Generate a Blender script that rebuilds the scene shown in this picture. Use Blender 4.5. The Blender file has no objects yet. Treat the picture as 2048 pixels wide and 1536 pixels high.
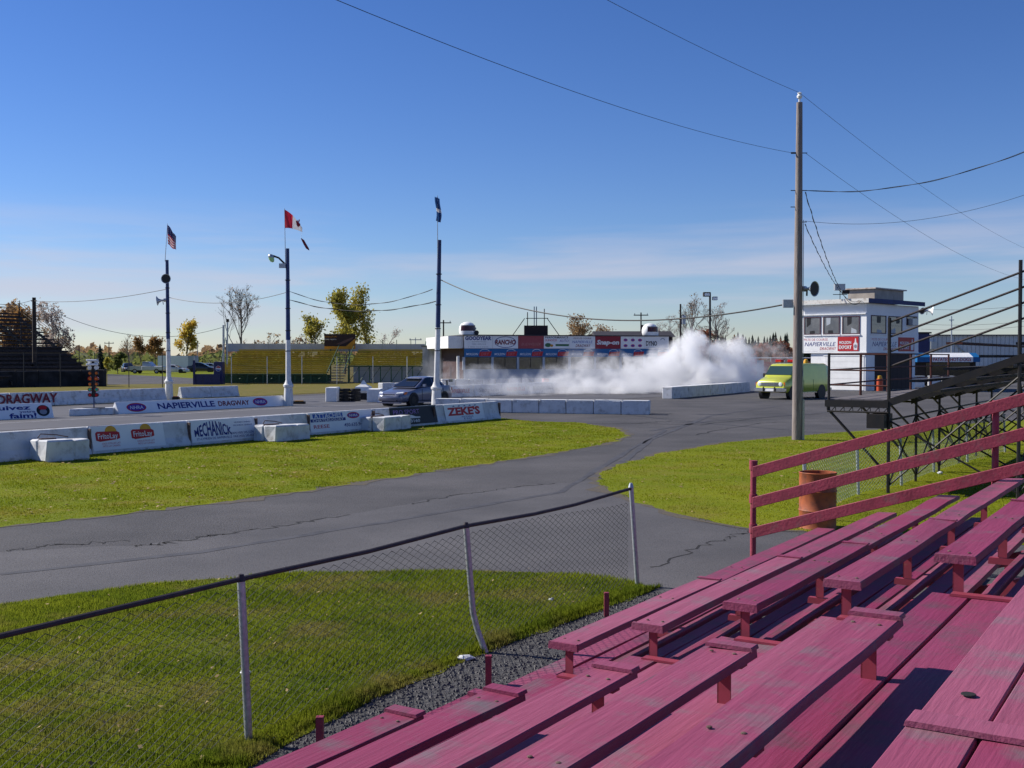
import bpy, bmesh, math, random
import numpy as np
from mathutils import Vector, Matrix

# ------------------------------------------------------------------ camera, sky, sun, exposure
sc = bpy.context.scene
col = sc.collection
F = 2250.0                      # focal length in photo pixels (2048 wide)
CAM_Z = 2.7
HORIZON = 712.0
PITCH = math.atan((768 - HORIZON) / F)
cam_data = bpy.data.cameras.new('camera')
cam_data.sensor_width = 36.0
cam_data.lens = 36.0 * F / 2048.0
cam_data.clip_start = 0.05
cam_data.clip_end = 6000
cam = bpy.data.objects.new('camera', cam_data)
cam.location = (0, 0, CAM_Z)
cam.rotation_euler = (math.radians(90) - PITCH, 0, 0)
col.objects.link(cam)
sc.camera = cam

TRACK = math.radians(32.0)      # bearing of the strip, clockwise from the view axis
UX, UY = math.sin(TRACK), math.cos(TRACK)
U = Vector((UX, UY, 0)); W = Vector((UY, -UX, 0)); ZV = Vector((0, 0, 1))

SUN_EL = math.radians(36.0)
_k = math.radians(77.0)         # sun bearing measured from -U towards -W
sdir = (-U * math.cos(_k) - W * math.sin(_k)).normalized()
SUN_AZ = math.atan2(sdir.x, sdir.y)      # clockwise from +Y
sun_dir = Vector((sdir.x * math.cos(SUN_EL), sdir.y * math.cos(SUN_EL), math.sin(SUN_EL)))
sd = bpy.data.lights.new('sun', 'SUN')
sd.energy = 5.0
sd.angle = math.radians(0.53)
sd.color = (1.0, 0.945, 0.86)
sun = bpy.data.objects.new('sun', sd)
sun.rotation_euler = sun_dir.to_track_quat('Z', 'Y').to_euler()
sun.location = (-30, 10, 40)
col.objects.link(sun)

world = bpy.data.worlds.new('World')
sc.world = world
world.use_nodes = True
wn, wl = world.node_tree.nodes, world.node_tree.links
wn.clear()
def N(nodes, t, **kw):
    n = nodes.new(t)
    for k, v in kw.items():
        setattr(n, k, v)
    return n
w_out = N(wn, 'ShaderNodeOutputWorld')
w_bg = N(wn, 'ShaderNodeBackground')
w_bg.inputs['Strength'].default_value = 0.069
sky = N(wn, 'ShaderNodeTexSky')
sky.sky_type = 'NISHITA'
sky.sun_disc = False
sky.sun_elevation = SUN_EL
sky.sun_rotation = SUN_AZ
sky.altitude = 60
sky.air_density = 1.0
sky.dust_density = 0.0
sky.ozone_density = 2.0
wtc = N(wn, 'ShaderNodeTexCoord')
wsep = N(wn, 'ShaderNodeSeparateXYZ')
wl.new(wtc.outputs['Generated'], wsep.inputs[0])
wmap = N(wn, 'ShaderNodeMapping')
wmap.inputs['Scale'].default_value = (2.3, 2.3, 26.0)
wmap.inputs['Location'].default_value = (3.1, 0.7, 2.3)
wl.new(wtc.outputs['Generated'], wmap.inputs[0])
wno = N(wn, 'ShaderNodeTexNoise')
wno.inputs['Scale'].default_value = 1.25
wno.inputs['Detail'].default_value = 6
wno.inputs['Roughness'].default_value = 0.52
wno.inputs['Distortion'].default_value = 0.25
wl.new(wmap.outputs[0], wno.inputs['Vector'])
wr = N(wn, 'ShaderNodeMapRange', interpolation_type='SMOOTHSTEP')
wr.inputs[1].default_value = 0.40; wr.inputs[2].default_value = 0.72
wl.new(wno.outputs['Fac'], wr.inputs[0])
we = N(wn, 'ShaderNodeValToRGB')       # clouds only in the low streaky band
cr = we.color_ramp
cr.elements[0].position = 0.0; cr.elements[0].color = (0.35,)*3 + (1,)
cr.elements[1].position = 0.05; cr.elements[1].color = (0.72,)*3 + (1,)
e = cr.elements.new(0.085); e.color = (0.6,)*3 + (1,)
e = cr.elements.new(0.135); e.color = (0.0,)*3 + (1,)
wl.new(wsep.outputs['Z'], we.inputs[0])
wm = N(wn, 'ShaderNodeMath', operation='MULTIPLY')
wl.new(wr.outputs[0], wm.inputs[0]); wl.new(we.outputs[0], wm.inputs[1])
wmix = N(wn, 'ShaderNodeMix', data_type='RGBA')
wmix.inputs[7].default_value = (6.8, 6.7, 7.9, 1)
wl.new(wm.outputs[0], wmix.inputs[0])
whs = N(wn, 'ShaderNodeHueSaturation')
whs.inputs['Saturation'].default_value = 1.12
wtint = N(wn, 'ShaderNodeMix', data_type='RGBA', blend_type='MULTIPLY')
wtint.inputs[0].default_value = 1.0
wtint.inputs[7].default_value = (0.93, 0.97, 1.16, 1)
wl.new(sky.outputs[0], wtint.inputs[6])
wl.new(wtint.outputs[2], whs.inputs['Color'])
wk1 = N(wn, 'ShaderNodeVectorMath', operation='SCALE'); wk1.inputs['Scale'].default_value = 0.0956
wl.new(whs.outputs[0], wk1.inputs[0])
wgm = N(wn, 'ShaderNodeGamma'); wgm.inputs['Gamma'].default_value = 1.16
wl.new(wk1.outputs[0], wgm.inputs['Color'])
wk2 = N(wn, 'ShaderNodeVectorMath', operation='MULTIPLY'); wk2.inputs[1].default_value = (0.93 / 0.0956, 0.99 / 0.0956, 1.13 / 0.0956)
wl.new(wgm.outputs[0], wk2.inputs[0])
wl.new(wk2.outputs[0], wmix.inputs[6])
wl.new(wmix.outputs[2], w_bg.inputs['Color'])
wl.new(w_bg.outputs[0], w_out.inputs['Surface'])

vs = sc.view_settings
vs.view_transform = 'Standard'
vs.look = 'None'
vs.exposure = 0.38
vs.gamma = 1.0
sc.cycles.volume_bounces = 10
sc.cycles.max_bounces = 12
sc.cycles.transparent_max_bounces = 16
sc.cycles.volume_step_rate = 0.35
sc.cycles.volume_max_steps = 300

R = random.Random(7)

# ------------------------------------------------------------------ helpers
def ray(px, py):
    a, b = (px - 1024) / F, (py - 768) / F
    c, s = math.cos(PITCH), math.sin(PITCH)
    return Vector((a, c - b * s, -s - b * c))
def G(px, py, z=0.0):
    """where the line of sight of a photo pixel meets the level z"""
    d = ray(px, py)
    t = (z - CAM_Z) / d.z
    return Vector((d.x * t, d.y * t, z))
def P(px, py, Y):
    d = ray(px, py)
    t = Y / d.y
    return Vector((d.x * t, Y, CAM_Z + d.z * t))
def gx(px, Y):
    return Vector(((px - 1024) / F * Y * 1.0006, Y, 0))

class Frame:
    """a local frame: (a, b, c) -> origin + a right + b up + c out"""
    def __init__(s, o, r, up=None, n=None):
        s.o = Vector(o); s.r = Vector(r).normalized()
        s.u = Vector(up).normalized() if up is not None else ZV.copy()
        s.n = Vector(n).normalized() if n is not None else s.r.cross(s.u).normalized()
    def __call__(s, a, b, c=0.0):
        return s.o + s.r * a + s.u * b + s.n * c
    def at(s, a, b, c=0.0):
        return Frame(s(a, b, c), s.r, s.u, s.n)

WORLD = Frame((0, 0, 0), (1, 0, 0), (0, 1, 0), (0, 0, 1))

class MB:
    def __init__(s):
        s.v = []; s.f = []
    def add(s, vs, fs):
        b = len(s.v)
        s.v.extend([tuple(x) for x in vs])
        s.f.extend([tuple(i + b for i in f) for f in fs])
        return s
    def box(s, fr, a0, a1, b0, b1, c0, c1):
        vs = [fr(a, b, c) for a in (a0, a1) for b in (b0, b1) for c in (c0, c1)]
        return s.add(vs, [(0, 1, 3, 2), (4, 6, 7, 5), (0, 4, 5, 1), (2, 3, 7, 6), (0, 2, 6, 4), (1, 5, 7, 3)])
    def cbox(s, c, dx, dy, dz):
        return s.box(WORLD, c[0]-dx/2, c[0]+dx/2, c[1]-dy/2, c[1]+dy/2, c[2]-dz/2, c[2]+dz/2)
    def prism(s, fr, pts, c0, c1):
        n = len(pts)
        vs = [fr(a, b, c0) for a, b in pts] + [fr(a, b, c1) for a, b in pts]
        fs = [tuple(range(n))[::-1], tuple(range(n, 2 * n))]
        fs += [(i, (i + 1) % n, n + (i + 1) % n, n + i) for i in range(n)]
        return s.add(vs, fs)
    def flat(s, fr, pts, c=0.0):
        return s.add([fr(a, b, c) for a, b in pts], [tuple(range(len(pts)))])
    def ellipse(s, fr, a, b, ra, rb, c=0.0, n=24, t0=0, t1=2*math.pi):
        return s.flat(fr, [(a + ra*math.cos(t0+(t1-t0)*i/n), b + rb*math.sin(t0+(t1-t0)*i/n)) for i in range(n)], c)
    def ring(s, fr, a, b, ra, rb, w, c=0.0, n=24, t0=0.0, t1=2*math.pi):
        vs = []; fs = []
        for i in range(n + 1):
            t = t0 + (t1 - t0) * i / n
            vs.append(fr(a + ra*math.cos(t), b + rb*math.sin(t), c))
            vs.append(fr(a + (ra-w)*math.cos(t), b + (rb-w)*math.sin(t), c))
        for i in range(n):
            fs.append((2*i, 2*i+2, 2*i+3, 2*i+1))
        return s.add(vs, fs)
    def tube(s, pts, r, n=6, caps=True):
        pts = [Vector(p) for p in pts]
        if not isinstance(r, (list, tuple)):
            r = [r] * len(pts)
        b = len(s.v)
        up0 = None
        for i, p in enumerate(pts):
            d = (pts[min(i+1, len(pts)-1)] - pts[max(i-1, 0)])
            if d.length < 1e-9: d = Vector((0, 0, 1))
            d.normalize()
            ref = Vector((0, 0, 1)) if abs(d.z) < 0.95 else Vector((1, 0, 0))
            x = d.cross(ref).normalized() if up0 is None else (up0 - d * up0.dot(d)).normalized()
            up0 = x
            y = d.cross(x)
            for k in range(n):
                a = 2 * math.pi * k / n
                s.v.append(tuple(p + (x * math.cos(a) + y * math.sin(a)) * r[i]))
        for i in range(len(pts) - 1):
            for k in range(n):
                k2 = (k + 1) % n
                s.f.append((b+i*n+k, b+i*n+k2, b+(i+1)*n+k2, b+(i+1)*n+k))
        if caps:
            s.f.append(tuple(b + k for k in range(n))[::-1])
            e = b + (len(pts)-1) * n
            s.f.append(tuple(e + k for k in range(n)))
        return s
    def lathe(s, fr, prof, n=20):
        """profile of (radius, height along fr.n) turned about fr.n"""
        b = len(s.v)
        for r, h in prof:
            for k in range(n):
                a = 2 * math.pi * k / n
                s.v.append(tuple(fr(r*math.cos(a), r*math.sin(a), h)))
        for i in range(len(prof) - 1):
            for k in range(n):
                k2 = (k + 1) % n
                s.f.append((b+i*n+k, b+i*n+k2, b+(i+1)*n+k2, b+(i+1)*n+k))
        s.f.append(tuple(b + k for k in range(n))[::-1])
        e = b + (len(prof)-1) * n
        s.f.append(tuple(e + k for k in range(n)))
        return s
    def loft(s, secs, closed=True):
        """rings of equal length"""
        b = len(s.v); n = len(secs[0])
        for sec in secs:
            s.v.extend([tuple(p) for p in sec])
        for i in range(len(secs) - 1):
            for k in range(n if closed else n - 1):
                k2 = (k + 1) % n
                s.f.append((b+i*n+k, b+i*n+k2, b+(i+1)*n+k2, b+(i+1)*n+k))
        if closed:
            s.f.append(tuple(b + k for k in range(n))[::-1])
            e = b + (len(secs)-1) * n
            s.f.append(tuple(e + k for k in range(n)))
        return s
    def build(s, name, m, parent=None, smooth=False, world=True, bevel=0.0, jitter=0.0):
        me = bpy.data.meshes.new(name)
        off = Vector((0, 0, 0))
        if parent is not None and world:
            q = parent
            while q is not None:
                off = off + q.location
                q = q.parent
        vs = [(x - off.x, y - off.y, z - off.z) for x, y, z in s.v] if off.length > 0 else s.v
        me.from_pydata(vs, [], s.f)
        bm = bmesh.new(); bm.from_mesh(me)
        bmesh.ops.recalc_face_normals(bm, faces=bm.faces[:])
        if bevel > 0:
            bmesh.ops.bevel(bm, geom=bm.edges[:], offset=bevel, segments=1, affect='EDGES', clamp_overlap=True)
        if jitter > 0:
            for v in bm.verts:
                v.co += Vector((R.gauss(0, jitter), R.gauss(0, jitter), R.gauss(0, jitter * 0.6)))
        bm.to_mesh(me); bm.free()
        if smooth:
            me.shade_smooth()
            try:
                me.set_sharp_from_angle(angle=math.radians(40))
            except Exception:
                pass
        if m is not None:
            me.materials.append(m)
        o = bpy.data.objects.new(name, me)
        col.objects.link(o)
        if parent is not None:
            o.parent = parent
        return o

def big_mesh(name, verts, faces_n, m, parent=None):
    """verts: (n*k,3) numpy, consecutive k verts form a face"""
    me = bpy.data.meshes.new(name)
    nv = len(verts); k = faces_n; nf = nv // k
    me.vertices.add(nv); me.loops.add(nv); me.polygons.add(nf)
    me.vertices.foreach_set('co', np.asarray(verts, dtype=np.float32).ravel())
    me.loops.foreach_set('vertex_index', np.arange(nv, dtype=np.int32))
    me.polygons.foreach_set('loop_start', np.arange(0, nv, k, dtype=np.int32))
    me.polygons.foreach_set('loop_total', np.full(nf, k, dtype=np.int32))
    me.update()
    me.materials.append(m)
    o = bpy.data.objects.new(name, me)
    col.objects.link(o)
    if parent is not None: o.parent = parent
    return o

def thing(name, label, cat, loc=(0, 0, 0), rz=0.0, group=None):
    o = bpy.data.objects.new(name, None)
    o.empty_display_size = 0.3
    o.location = loc
    o.rotation_euler = (0, 0, rz)
    col.objects.link(o)
    o['label'] = label; o['category'] = cat
    if group: o['group'] = group
    return o
def tag(o, label, cat, group=None):
    o['label'] = label; o['category'] = cat
    if group: o['group'] = group
    return o
def structure(o):
    o['kind'] = 'structure'; return o
def stuff(o, label=None, cat=None):
    o['kind'] = 'stuff'
    if label: o['label'] = label
    if cat: o['category'] = cat
    return o
def copy_tree(o, parent=None):
    c = o.copy(); col.objects.link(c); c.parent = parent
    for ch in o.children:
        copy_tree(ch, c)
    return c

# ------------------------------------------------------------------ materials
MATS = {}
def leafy(m, colour, k):
    """thin leaves let part of the light through"""
    nd, lk = m.node_tree.nodes, m.node_tree.links
    tr = N(nd, 'ShaderNodeBsdfTranslucent'); mxs = N(nd, 'ShaderNodeMixShader'); mxs.inputs[0].default_value = k
    lk.new(colour, tr.inputs['Color'])
    lk.new(nd['Principled BSDF'].outputs[0], mxs.inputs[1]); lk.new(tr.outputs[0], mxs.inputs[2])
    lk.new(mxs.outputs[0], nd['Material Output'].inputs['Surface'])
def mat(name, c1, c2=None, rough=0.7, scale=4.0, metal=0.0, bump=0.0, bscale=None, stretch=(1, 1, 1), rot=0.0,
        lo=0.38, hi=0.66, c3=None, s3=1.0, lo3=0.55, hi3=0.72, detail=5, spec=0.35, coat=0.0, trans=0.0, thin=0.0, free3=False, rnd=0.0):
    if name in MATS: return MATS[name]
    m = bpy.data.materials.new(name); m.use_nodes = True
    nt = m.node_tree; nd, lk = nt.nodes, nt.links
    bs = nd['Principled BSDF']
    bs.inputs['Roughness'].default_value = rough
    bs.inputs['Metallic'].default_value = metal
    bs.inputs['Specular IOR Level'].default_value = spec
    if coat: bs.inputs['Coat Weight'].default_value = coat
    if trans: bs.inputs['Transmission Weight'].default_value = trans
    bs.inputs['Base Color'].default_value = (*c1, 1)
    if c2 is not None or bump:
        tc = N(nd, 'ShaderNodeTexCoord')
        geo = N(nd, 'ShaderNodeNewGeometry')
        mp = N(nd, 'ShaderNodeMapping')
        mp.vector_type = 'TEXTURE' if False else 'POINT'
        r1 = N(nd, 'ShaderNodeMapping'); r1.inputs['Rotation'].default_value = (0, 0, rot)
        lk.new(geo.outputs['Position'], r1.inputs[0])
        mp.inputs['Scale'].default_value = stretch
        lk.new(r1.outputs[0], mp.inputs[0])
    if c2 is not None:
        no = N(nd, 'ShaderNodeTexNoise')
        no.inputs['Scale'].default_value = scale; no.inputs['Detail'].default_value = detail
        no.inputs['Roughness'].default_value = 0.6
        lk.new(mp.outputs[0], no.inputs['Vector'])
        mr = N(nd, 'ShaderNodeMapRange'); mr.inputs[1].default_value = lo; mr.inputs[2].default_value = hi
        lk.new(no.outputs['Fac'], mr.inputs[0])
        mx = N(nd, 'ShaderNodeMix', data_type='RGBA')
        mx.inputs[6].default_value = (*c1, 1); mx.inputs[7].default_value = (*c2, 1)
        lk.new(mr.outputs[0], mx.inputs[0])
        last = mx.outputs[2]
        if c3 is not None:
            n3 = N(nd, 'ShaderNodeTexNoise'); n3.inputs['Scale'].default_value = s3; n3.inputs['Detail'].default_value = 7
            n3.inputs['Roughness'].default_value = 0.68
            lk.new((r1 if free3 else mp).outputs[0], n3.inputs['Vector'])
            m3 = N(nd, 'ShaderNodeMapRange'); m3.inputs[1].default_value = lo3; m3.inputs[2].default_value = hi3
            lk.new(n3.outputs['Fac'], m3.inputs[0])
            x3 = N(nd, 'ShaderNodeMix', data_type='RGBA')
            lk.new(m3.outputs[0], x3.inputs[0]); lk.new(last, x3.inputs[6]); x3.inputs[7].default_value = (*c3, 1)
            last = x3.outputs[2]
        if rnd:                      # every board weathers a little differently
            oi = N(nd, 'ShaderNodeObjectInfo'); hv = N(nd, 'ShaderNodeHueSaturation')
            rv = N(nd, 'ShaderNodeMapRange'); rv.inputs[3].default_value = 1.0 - rnd; rv.inputs[4].default_value = 1.0 + rnd * 0.55
            lk.new(oi.outputs['Random'], rv.inputs[0]); lk.new(rv.outputs[0], hv.inputs['Value'])
            sv_ = N(nd, 'ShaderNodeMapRange'); sv_.inputs[3].default_value = 1.04; sv_.inputs[4].default_value = 0.86
            lk.new(oi.outputs['Random'], sv_.inputs[0]); lk.new(sv_.outputs[0], hv.inputs['Saturation'])
            lk.new(last, hv.inputs['Color']); last = hv.outputs[0]
            of = N(nd, 'ShaderNodeVectorMath', operation='SCALE'); of.inputs[0].default_value = (37.0, 21.0, 13.0); lk.new(oi.outputs['Random'], of.inputs['Scale'])
            ad = N(nd, 'ShaderNodeVectorMath', operation='ADD'); lk.new(geo.outputs['Position'], ad.inputs[0]); lk.new(of.outputs[0], ad.inputs[1]); lk.new(ad.outputs[0], r1.inputs[0])
        lk.new(last, bs.inputs['Base Color'])
    if thin and c2 is not None:
        leafy(m, last, thin)
    if bump:
        nb = N(nd, 'ShaderNodeTexNoise'); nb.inputs['Scale'].default_value = bscale or scale * 4
        nb.inputs['Detail'].default_value = 6
        lk.new(mp.outputs[0], nb.inputs['Vector'])
        bp = N(nd, 'ShaderNodeBump'); bp.inputs['Strength'].default_value = min(1.0, bump)
        bp.inputs['Distance'].default_value = 0.02
        lk.new(nb.outputs['Fac'], bp.inputs['Height']); lk.new(bp.outputs[0], bs.inputs['Normal'])
    MATS[name] = m
    return m

ROTU = TRACK - math.pi / 2 + math.pi / 2    # turns positions so that mapped x runs across, y along the strip
M_red = mat('red_painted_wood', (0.300, 0.042, 0.110), (0.228, 0.032, 0.082), rough=0.6, scale=2.4, stretch=(8, 0.55, 8), rot=TRACK, lo=0.30, hi=0.74,
            c3=(0.10, 0.075, 0.08), s3=2.6, lo3=0.47, hi3=0.74, bump=0.22, bscale=7, spec=0.4, free3=True, rnd=0.20)
M_red_worn = mat('worn_red_painted_wood', (0.312, 0.047, 0.115), (0.238, 0.035, 0.086), rough=0.64, scale=2.0, stretch=(7, 0.5, 7), rot=TRACK, lo=0.30, hi=0.74,
                 c3=(0.165, 0.135, 0.145), s3=2.2, lo3=0.51, hi3=0.74, bump=0.26, bscale=7, spec=0.4, free3=True, rnd=0.22)
M_red_rail = mat('red_painted_rail', (0.31, 0.045, 0.075), (0.23, 0.035, 0.055), rough=0.6, scale=5, c3=(0.20, 0.09, 0.09), s3=6, lo3=0.55, hi3=0.75, bump=0.25, bscale=30)
M_red_steel = mat('red_painted_steel', (0.31, 0.045, 0.075), (0.25, 0.04, 0.062), rough=0.5, scale=9, c3=(0.30, 0.13, 0.08), s3=14, lo3=0.6, hi3=0.75)
M_black = mat('black_painted_steel', (0.016, 0.015, 0.017), (0.028, 0.022, 0.020), rough=0.5, scale=6)
M_black_wood = mat('black_weathered_plank', (0.020, 0.018, 0.021), (0.05, 0.045, 0.045), rough=0.7, scale=4, stretch=(6, 1, 6), rot=TRACK)
M_rust = mat('brown_rusty_steel', (0.09, 0.022, 0.018), (0.05, 0.018, 0.015), rough=0.7, scale=8)
M_greydeck = mat('grey_walkway_plank', (0.17, 0.15, 0.15), (0.11, 0.10, 0.10), rough=0.8, scale=5)
M_galv = mat('galvanised_steel', (0.50, 0.52, 0.54), (0.36, 0.38, 0.40), rough=0.42, scale=30, metal=0.55, c3=(0.24, 0.22, 0.2), s3=20, lo3=0.6, hi3=0.75)
M_wire = mat('galvanised_wire', (0.036, 0.038, 0.040), rough=0.6, metal=0.1)
M_rail_dark = mat('dark_weathered_pipe', (0.035, 0.028, 0.03), (0.06, 0.045, 0.045), rough=0.6, scale=12)
M_cable = mat('black_cable', (0.02, 0.02, 0.022), rough=0.6)
M_wood = mat('weathered_pole_wood', (0.27, 0.225, 0.21), (0.185, 0.15, 0.14), rough=0.85, scale=8, stretch=(3, 3, 0.25), bump=0.5, bscale=20,
             c3=(0.36, 0.32, 0.29), s3=3, lo3=0.5, hi3=0.7)
M_darkpole = mat('dark_creosote_pole', (0.055, 0.042, 0.036), (0.03, 0.024, 0.022), rough=0.85, scale=4)
M_conc = mat('white_painted_concrete', (0.66, 0.67, 0.69), (0.54, 0.55, 0.57), rough=0.8, scale=2.2, bump=0.35, bscale=14,
             c3=(0.27, 0.25, 0.235), s3=3.3, lo3=0.51, hi3=0.76)
M_conc_top = mat('bright_white_paint', (0.80, 0.80, 0.79), (0.70, 0.70, 0.69), rough=0.75, scale=6, bump=0.3, bscale=20)
M_stain = mat('rust_brown_stain', (0.10, 0.06, 0.05), (0.17, 0.12, 0.10), rough=0.9, scale=12)
M_white = mat('white_paint', (0.86, 0.86, 0.85), (0.78, 0.78, 0.77), rough=0.55, scale=1.5)
M_white_wall = mat('white_wall_boards', (0.86, 0.86, 0.85), (0.80, 0.80, 0.79), rough=0.6, scale=0.8, c3=(0.56, 0.55, 0.53), s3=1.1, lo3=0.62, hi3=0.85)
M_panelw = mat('white_sign_panel', (0.80, 0.81, 0.82), (0.73, 0.74, 0.76), rough=0.45, scale=1.2, c3=(0.55, 0.54, 0.52), s3=1.8, lo3=0.62, hi3=0.85)
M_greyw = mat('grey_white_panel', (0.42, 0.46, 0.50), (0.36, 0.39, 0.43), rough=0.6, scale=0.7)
M_blue_pole = mat('blue_painted_wood', (0.032, 0.060, 0.17), (0.022, 0.042, 0.12), rough=0.55, scale=3)
M_white_pole = mat('white_painted_wood', (0.72, 0.72, 0.70), (0.58, 0.58, 0.57), rough=0.6, scale=3, c3=(0.3, 0.27, 0.22), s3=4, lo3=0.62, hi3=0.8)
def flatc(name, c, rough=0.5):
    return mat(name, c, tuple(min(1, x * 0.86) for x in c), rough=rough, scale=5, thin=0.3 if name.startswith('flag') else 0.0)
I_navy = flatc('navy_ink', (0.02, 0.03, 0.20)); I_blue = flatc('blue_ink', (0.03, 0.09, 0.40)); I_red = flatc('red_ink', (0.48, 0.015, 0.02))
I_black = flatc('black_ink', (0.012, 0.012, 0.015)); I_white = flatc('white_ink', (0.75, 0.75, 0.77)); I_yellow = flatc('yellow_ink', (0.72, 0.36, 0.02))
I_purple = flatc('purple_ink', (0.10, 0.03, 0.30)); I_pink = flatc('pale_red_ink', (0.55, 0.10, 0.13)); I_green = flatc('green_ink', (0.03, 0.14, 0.05))
I_maroon = flatc('maroon_ink', (0.20, 0.01, 0.02)); I_grey = flatc('grey_ink', (0.25, 0.27, 0.32)); I_gold = flatc('amber_ink', (0.55, 0.24, 0.01))
M_glass_dark = mat('dark_window_glass', (0.012, 0.014, 0.018), rough=0.08, spec=0.6)
M_tyre = mat('black_tyre_rubber', (0.018, 0.018, 0.019), (0.03, 0.03, 0.03), rough=0.85, scale=10)
M_chrome = mat('bright_chrome', (0.75, 0.75, 0.76), rough=0.15, metal=1.0)
M_alloy = mat('grey_alloy', (0.42, 0.43, 0.45), rough=0.35, metal=0.8)
M_lampglass = mat('clear_lamp_lens', (0.75, 0.78, 0.80), rough=0.1, spec=0.7)
M_orange_lens = mat('amber_lens', (0.7, 0.16, 0.02), rough=0.2)
M_red_lens = mat('red_lens', (0.45, 0.01, 0.01), rough=0.2)

# ------------------------------------------------------------------ lettering
def text(s, fr, x, y, h, m, parent, align='CENTER', shear=0.0, bold=0.0, w=None, space=1.0, name='lettering', depth=0.004, arc=0.0, local=False):
    cu = bpy.data.curves.new('lettering_curve', 'FONT')
    cu.body = s; cu.size = h / 0.70; cu.shear = shear; cu.offset = bold * h * 0.05; cu.space_character = space
    cu.resolution_u = 2
    to = bpy.data.objects.new('lettering_curve', cu)
    me = bpy.data.meshes.new_from_object(to)
    bpy.data.objects.remove(to); bpy.data.curves.remove(cu)
    n = len(me.vertices)
    if n == 0: return None
    co = np.empty(n * 3, dtype=np.float32); me.vertices.foreach_get('co', co); co = co.reshape(-1, 3)
    x0, x1 = co[:, 0].min(), co[:, 0].max()
    tw = x1 - x0
    sx = (w / tw) if w else 1.0
    co[:, 0] = (co[:, 0] - x0) * sx
    tw *= sx
    if align == 'CENTER': co[:, 0] -= tw / 2
    if arc:                        # swell the middle of the word
        k = 1 - (2 * co[:, 0] / tw) ** 2
        co[:, 1] = co[:, 1] * (0.55 + arc * k)
    base = fr(0, 0, 0)
    off = Vector((0, 0, 0)); q = None if local else parent
    while q is not None:
        off = off + q.location; q = q.parent
    r, u, nn = np.array(fr.r), np.array(fr.u), np.array(fr.n)
    o3 = np.array(fr.o - off)
    wv = o3 + np.outer(co[:, 0] + x, r) + np.outer(co[:, 1] + y - h * 0.5, u) + depth * nn
    me.vertices.foreach_set('co', wv.astype(np.float32).ravel())
    me.update()
    me.materials.clear(); me.materials.append(m)
    me.name = name
    o = bpy.data.objects.new(name, me)
    col.objects.link(o); o.parent = parent
    return o
# ------------------------------------------------------------------ ground
def grass_mat(name, g1, g2, dry, dry_lo=0.50, dry_hi=0.68, fine=26.0, bump=0.6, trans=False, patch=0.35):
    m = bpy.data.materials.new(name); m.use_nodes = True
    nd, lk = m.node_tree.nodes, m.node_tree.links
    bs = nd['Principled BSDF']; bs.inputs['Roughness'].default_value = 0.75; bs.inputs['Specular IOR Level'].default_value = 0.04
    geo = N(nd, 'ShaderNodeNewGeometry')
    def noise(scale, det, lo, hi, vec=None):
        n = N(nd, 'ShaderNodeTexNoise'); n.inputs['Scale'].default_value = scale; n.inputs['Detail'].default_value = det
        n.inputs['Roughness'].default_value = 0.65
        lk.new(geo.outputs['Position'], n.inputs['Vector'])
        r = N(nd, 'ShaderNodeMapRange'); r.inputs[1].default_value = lo; r.inputs[2].default_value = hi
        lk.new(n.outputs['Fac'], r.inputs[0]); return n, r.outputs[0]
    def mix(f, a, b):
        x = N(nd, 'ShaderNodeMix', data_type='RGBA'); lk.new(f, x.inputs[0])
        for i, c in ((6, a), (7, b)):
            if isinstance(c, tuple): x.inputs[i].default_value = (*c, 1)
            else: lk.new(c, x.inputs[i])
        return x.outputs[2]
    _, f1 = noise(patch, 9, 0.40, 0.60)
    _, f2 = noise(0.75, 10, dry_lo, dry_hi)
    nf, f3 = noise(fine, 4, 0.3, 0.75)
    c = mix(f1, g1, g2)
    c = mix(f2, c, dry)
    dk = mix(f3, tuple(x * 0.55 for x in g2), tuple(min(1, x * 1.35) for x in g1))
    mm = N(nd, 'ShaderNodeMix', data_type='RGBA'); mm.inputs[0].default_value = 0.42
    lk.new(c, mm.inputs[6]); lk.new(dk, mm.inputs[7])
    lk.new(mm.outputs[2], bs.inputs['Base Color'])
    if bump:
        bp = N(nd, 'ShaderNodeBump'); bp.inputs['Strength'].default_value = bump; bp.inputs['Distance'].default_value = 0.05
        lk.new(nf.outputs['Fac'], bp.inputs['Height']); lk.new(bp.outputs[0], bs.inputs['Normal'])
    if trans: leafy(m, mm.outputs[2], 0.45)
    MATS[name] = m
    return m
M_field = grass_mat('dry_field', (0.115, 0.105, 0.030), (0.09, 0.085, 0.028), (0.15, 0.105, 0.05), 0.42, 0.6, 3.0, 0.2)
M_lawn = grass_mat('mown_lawn', (0.195, 0.212, 0.012), (0.125, 0.165, 0.010), (0.215, 0.165, 0.040), 0.50, 0.70, 22.0, 0.3)
M_lawn_near = grass_mat('near_lawn', (0.135, 0.150, 0.022), (0.080, 0.115, 0.015), (0.16, 0.125, 0.05), 0.50, 0.62, 30.0, 0.3, False, 0.9)
M_blade = grass_mat('lawn_blades', (0.250, 0.285, 0.022), (0.120, 0.180, 0.016), (0.31, 0.24, 0.085), 0.50, 0.62, 9.0, 0.0, True, 0.9)
M_blade_y = grass_mat('yellow_lawn_blades', (0.255, 0.275, 0.014), (0.165, 0.215, 0.012), (0.30, 0.225, 0.05), 0.50, 0.70, 9.0, 0.0, True)
M_asph = mat('worn_asphalt', (0.064, 0.062, 0.065), (0.112, 0.106, 0.108), rough=0.85, scale=0.28, detail=9, bump=0.8, bscale=38, lo=0.35, hi=0.68,
             c3=(0.030, 0.029, 0.030), s3=24, lo3=0.52, hi3=0.72, spec=0.25)
M_track = mat('track_asphalt', (0.115, 0.112, 0.118), (0.085, 0.083, 0.088), rough=0.75, scale=0.6, stretch=(6, 0.25, 1), rot=TRACK, detail=6)
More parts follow.
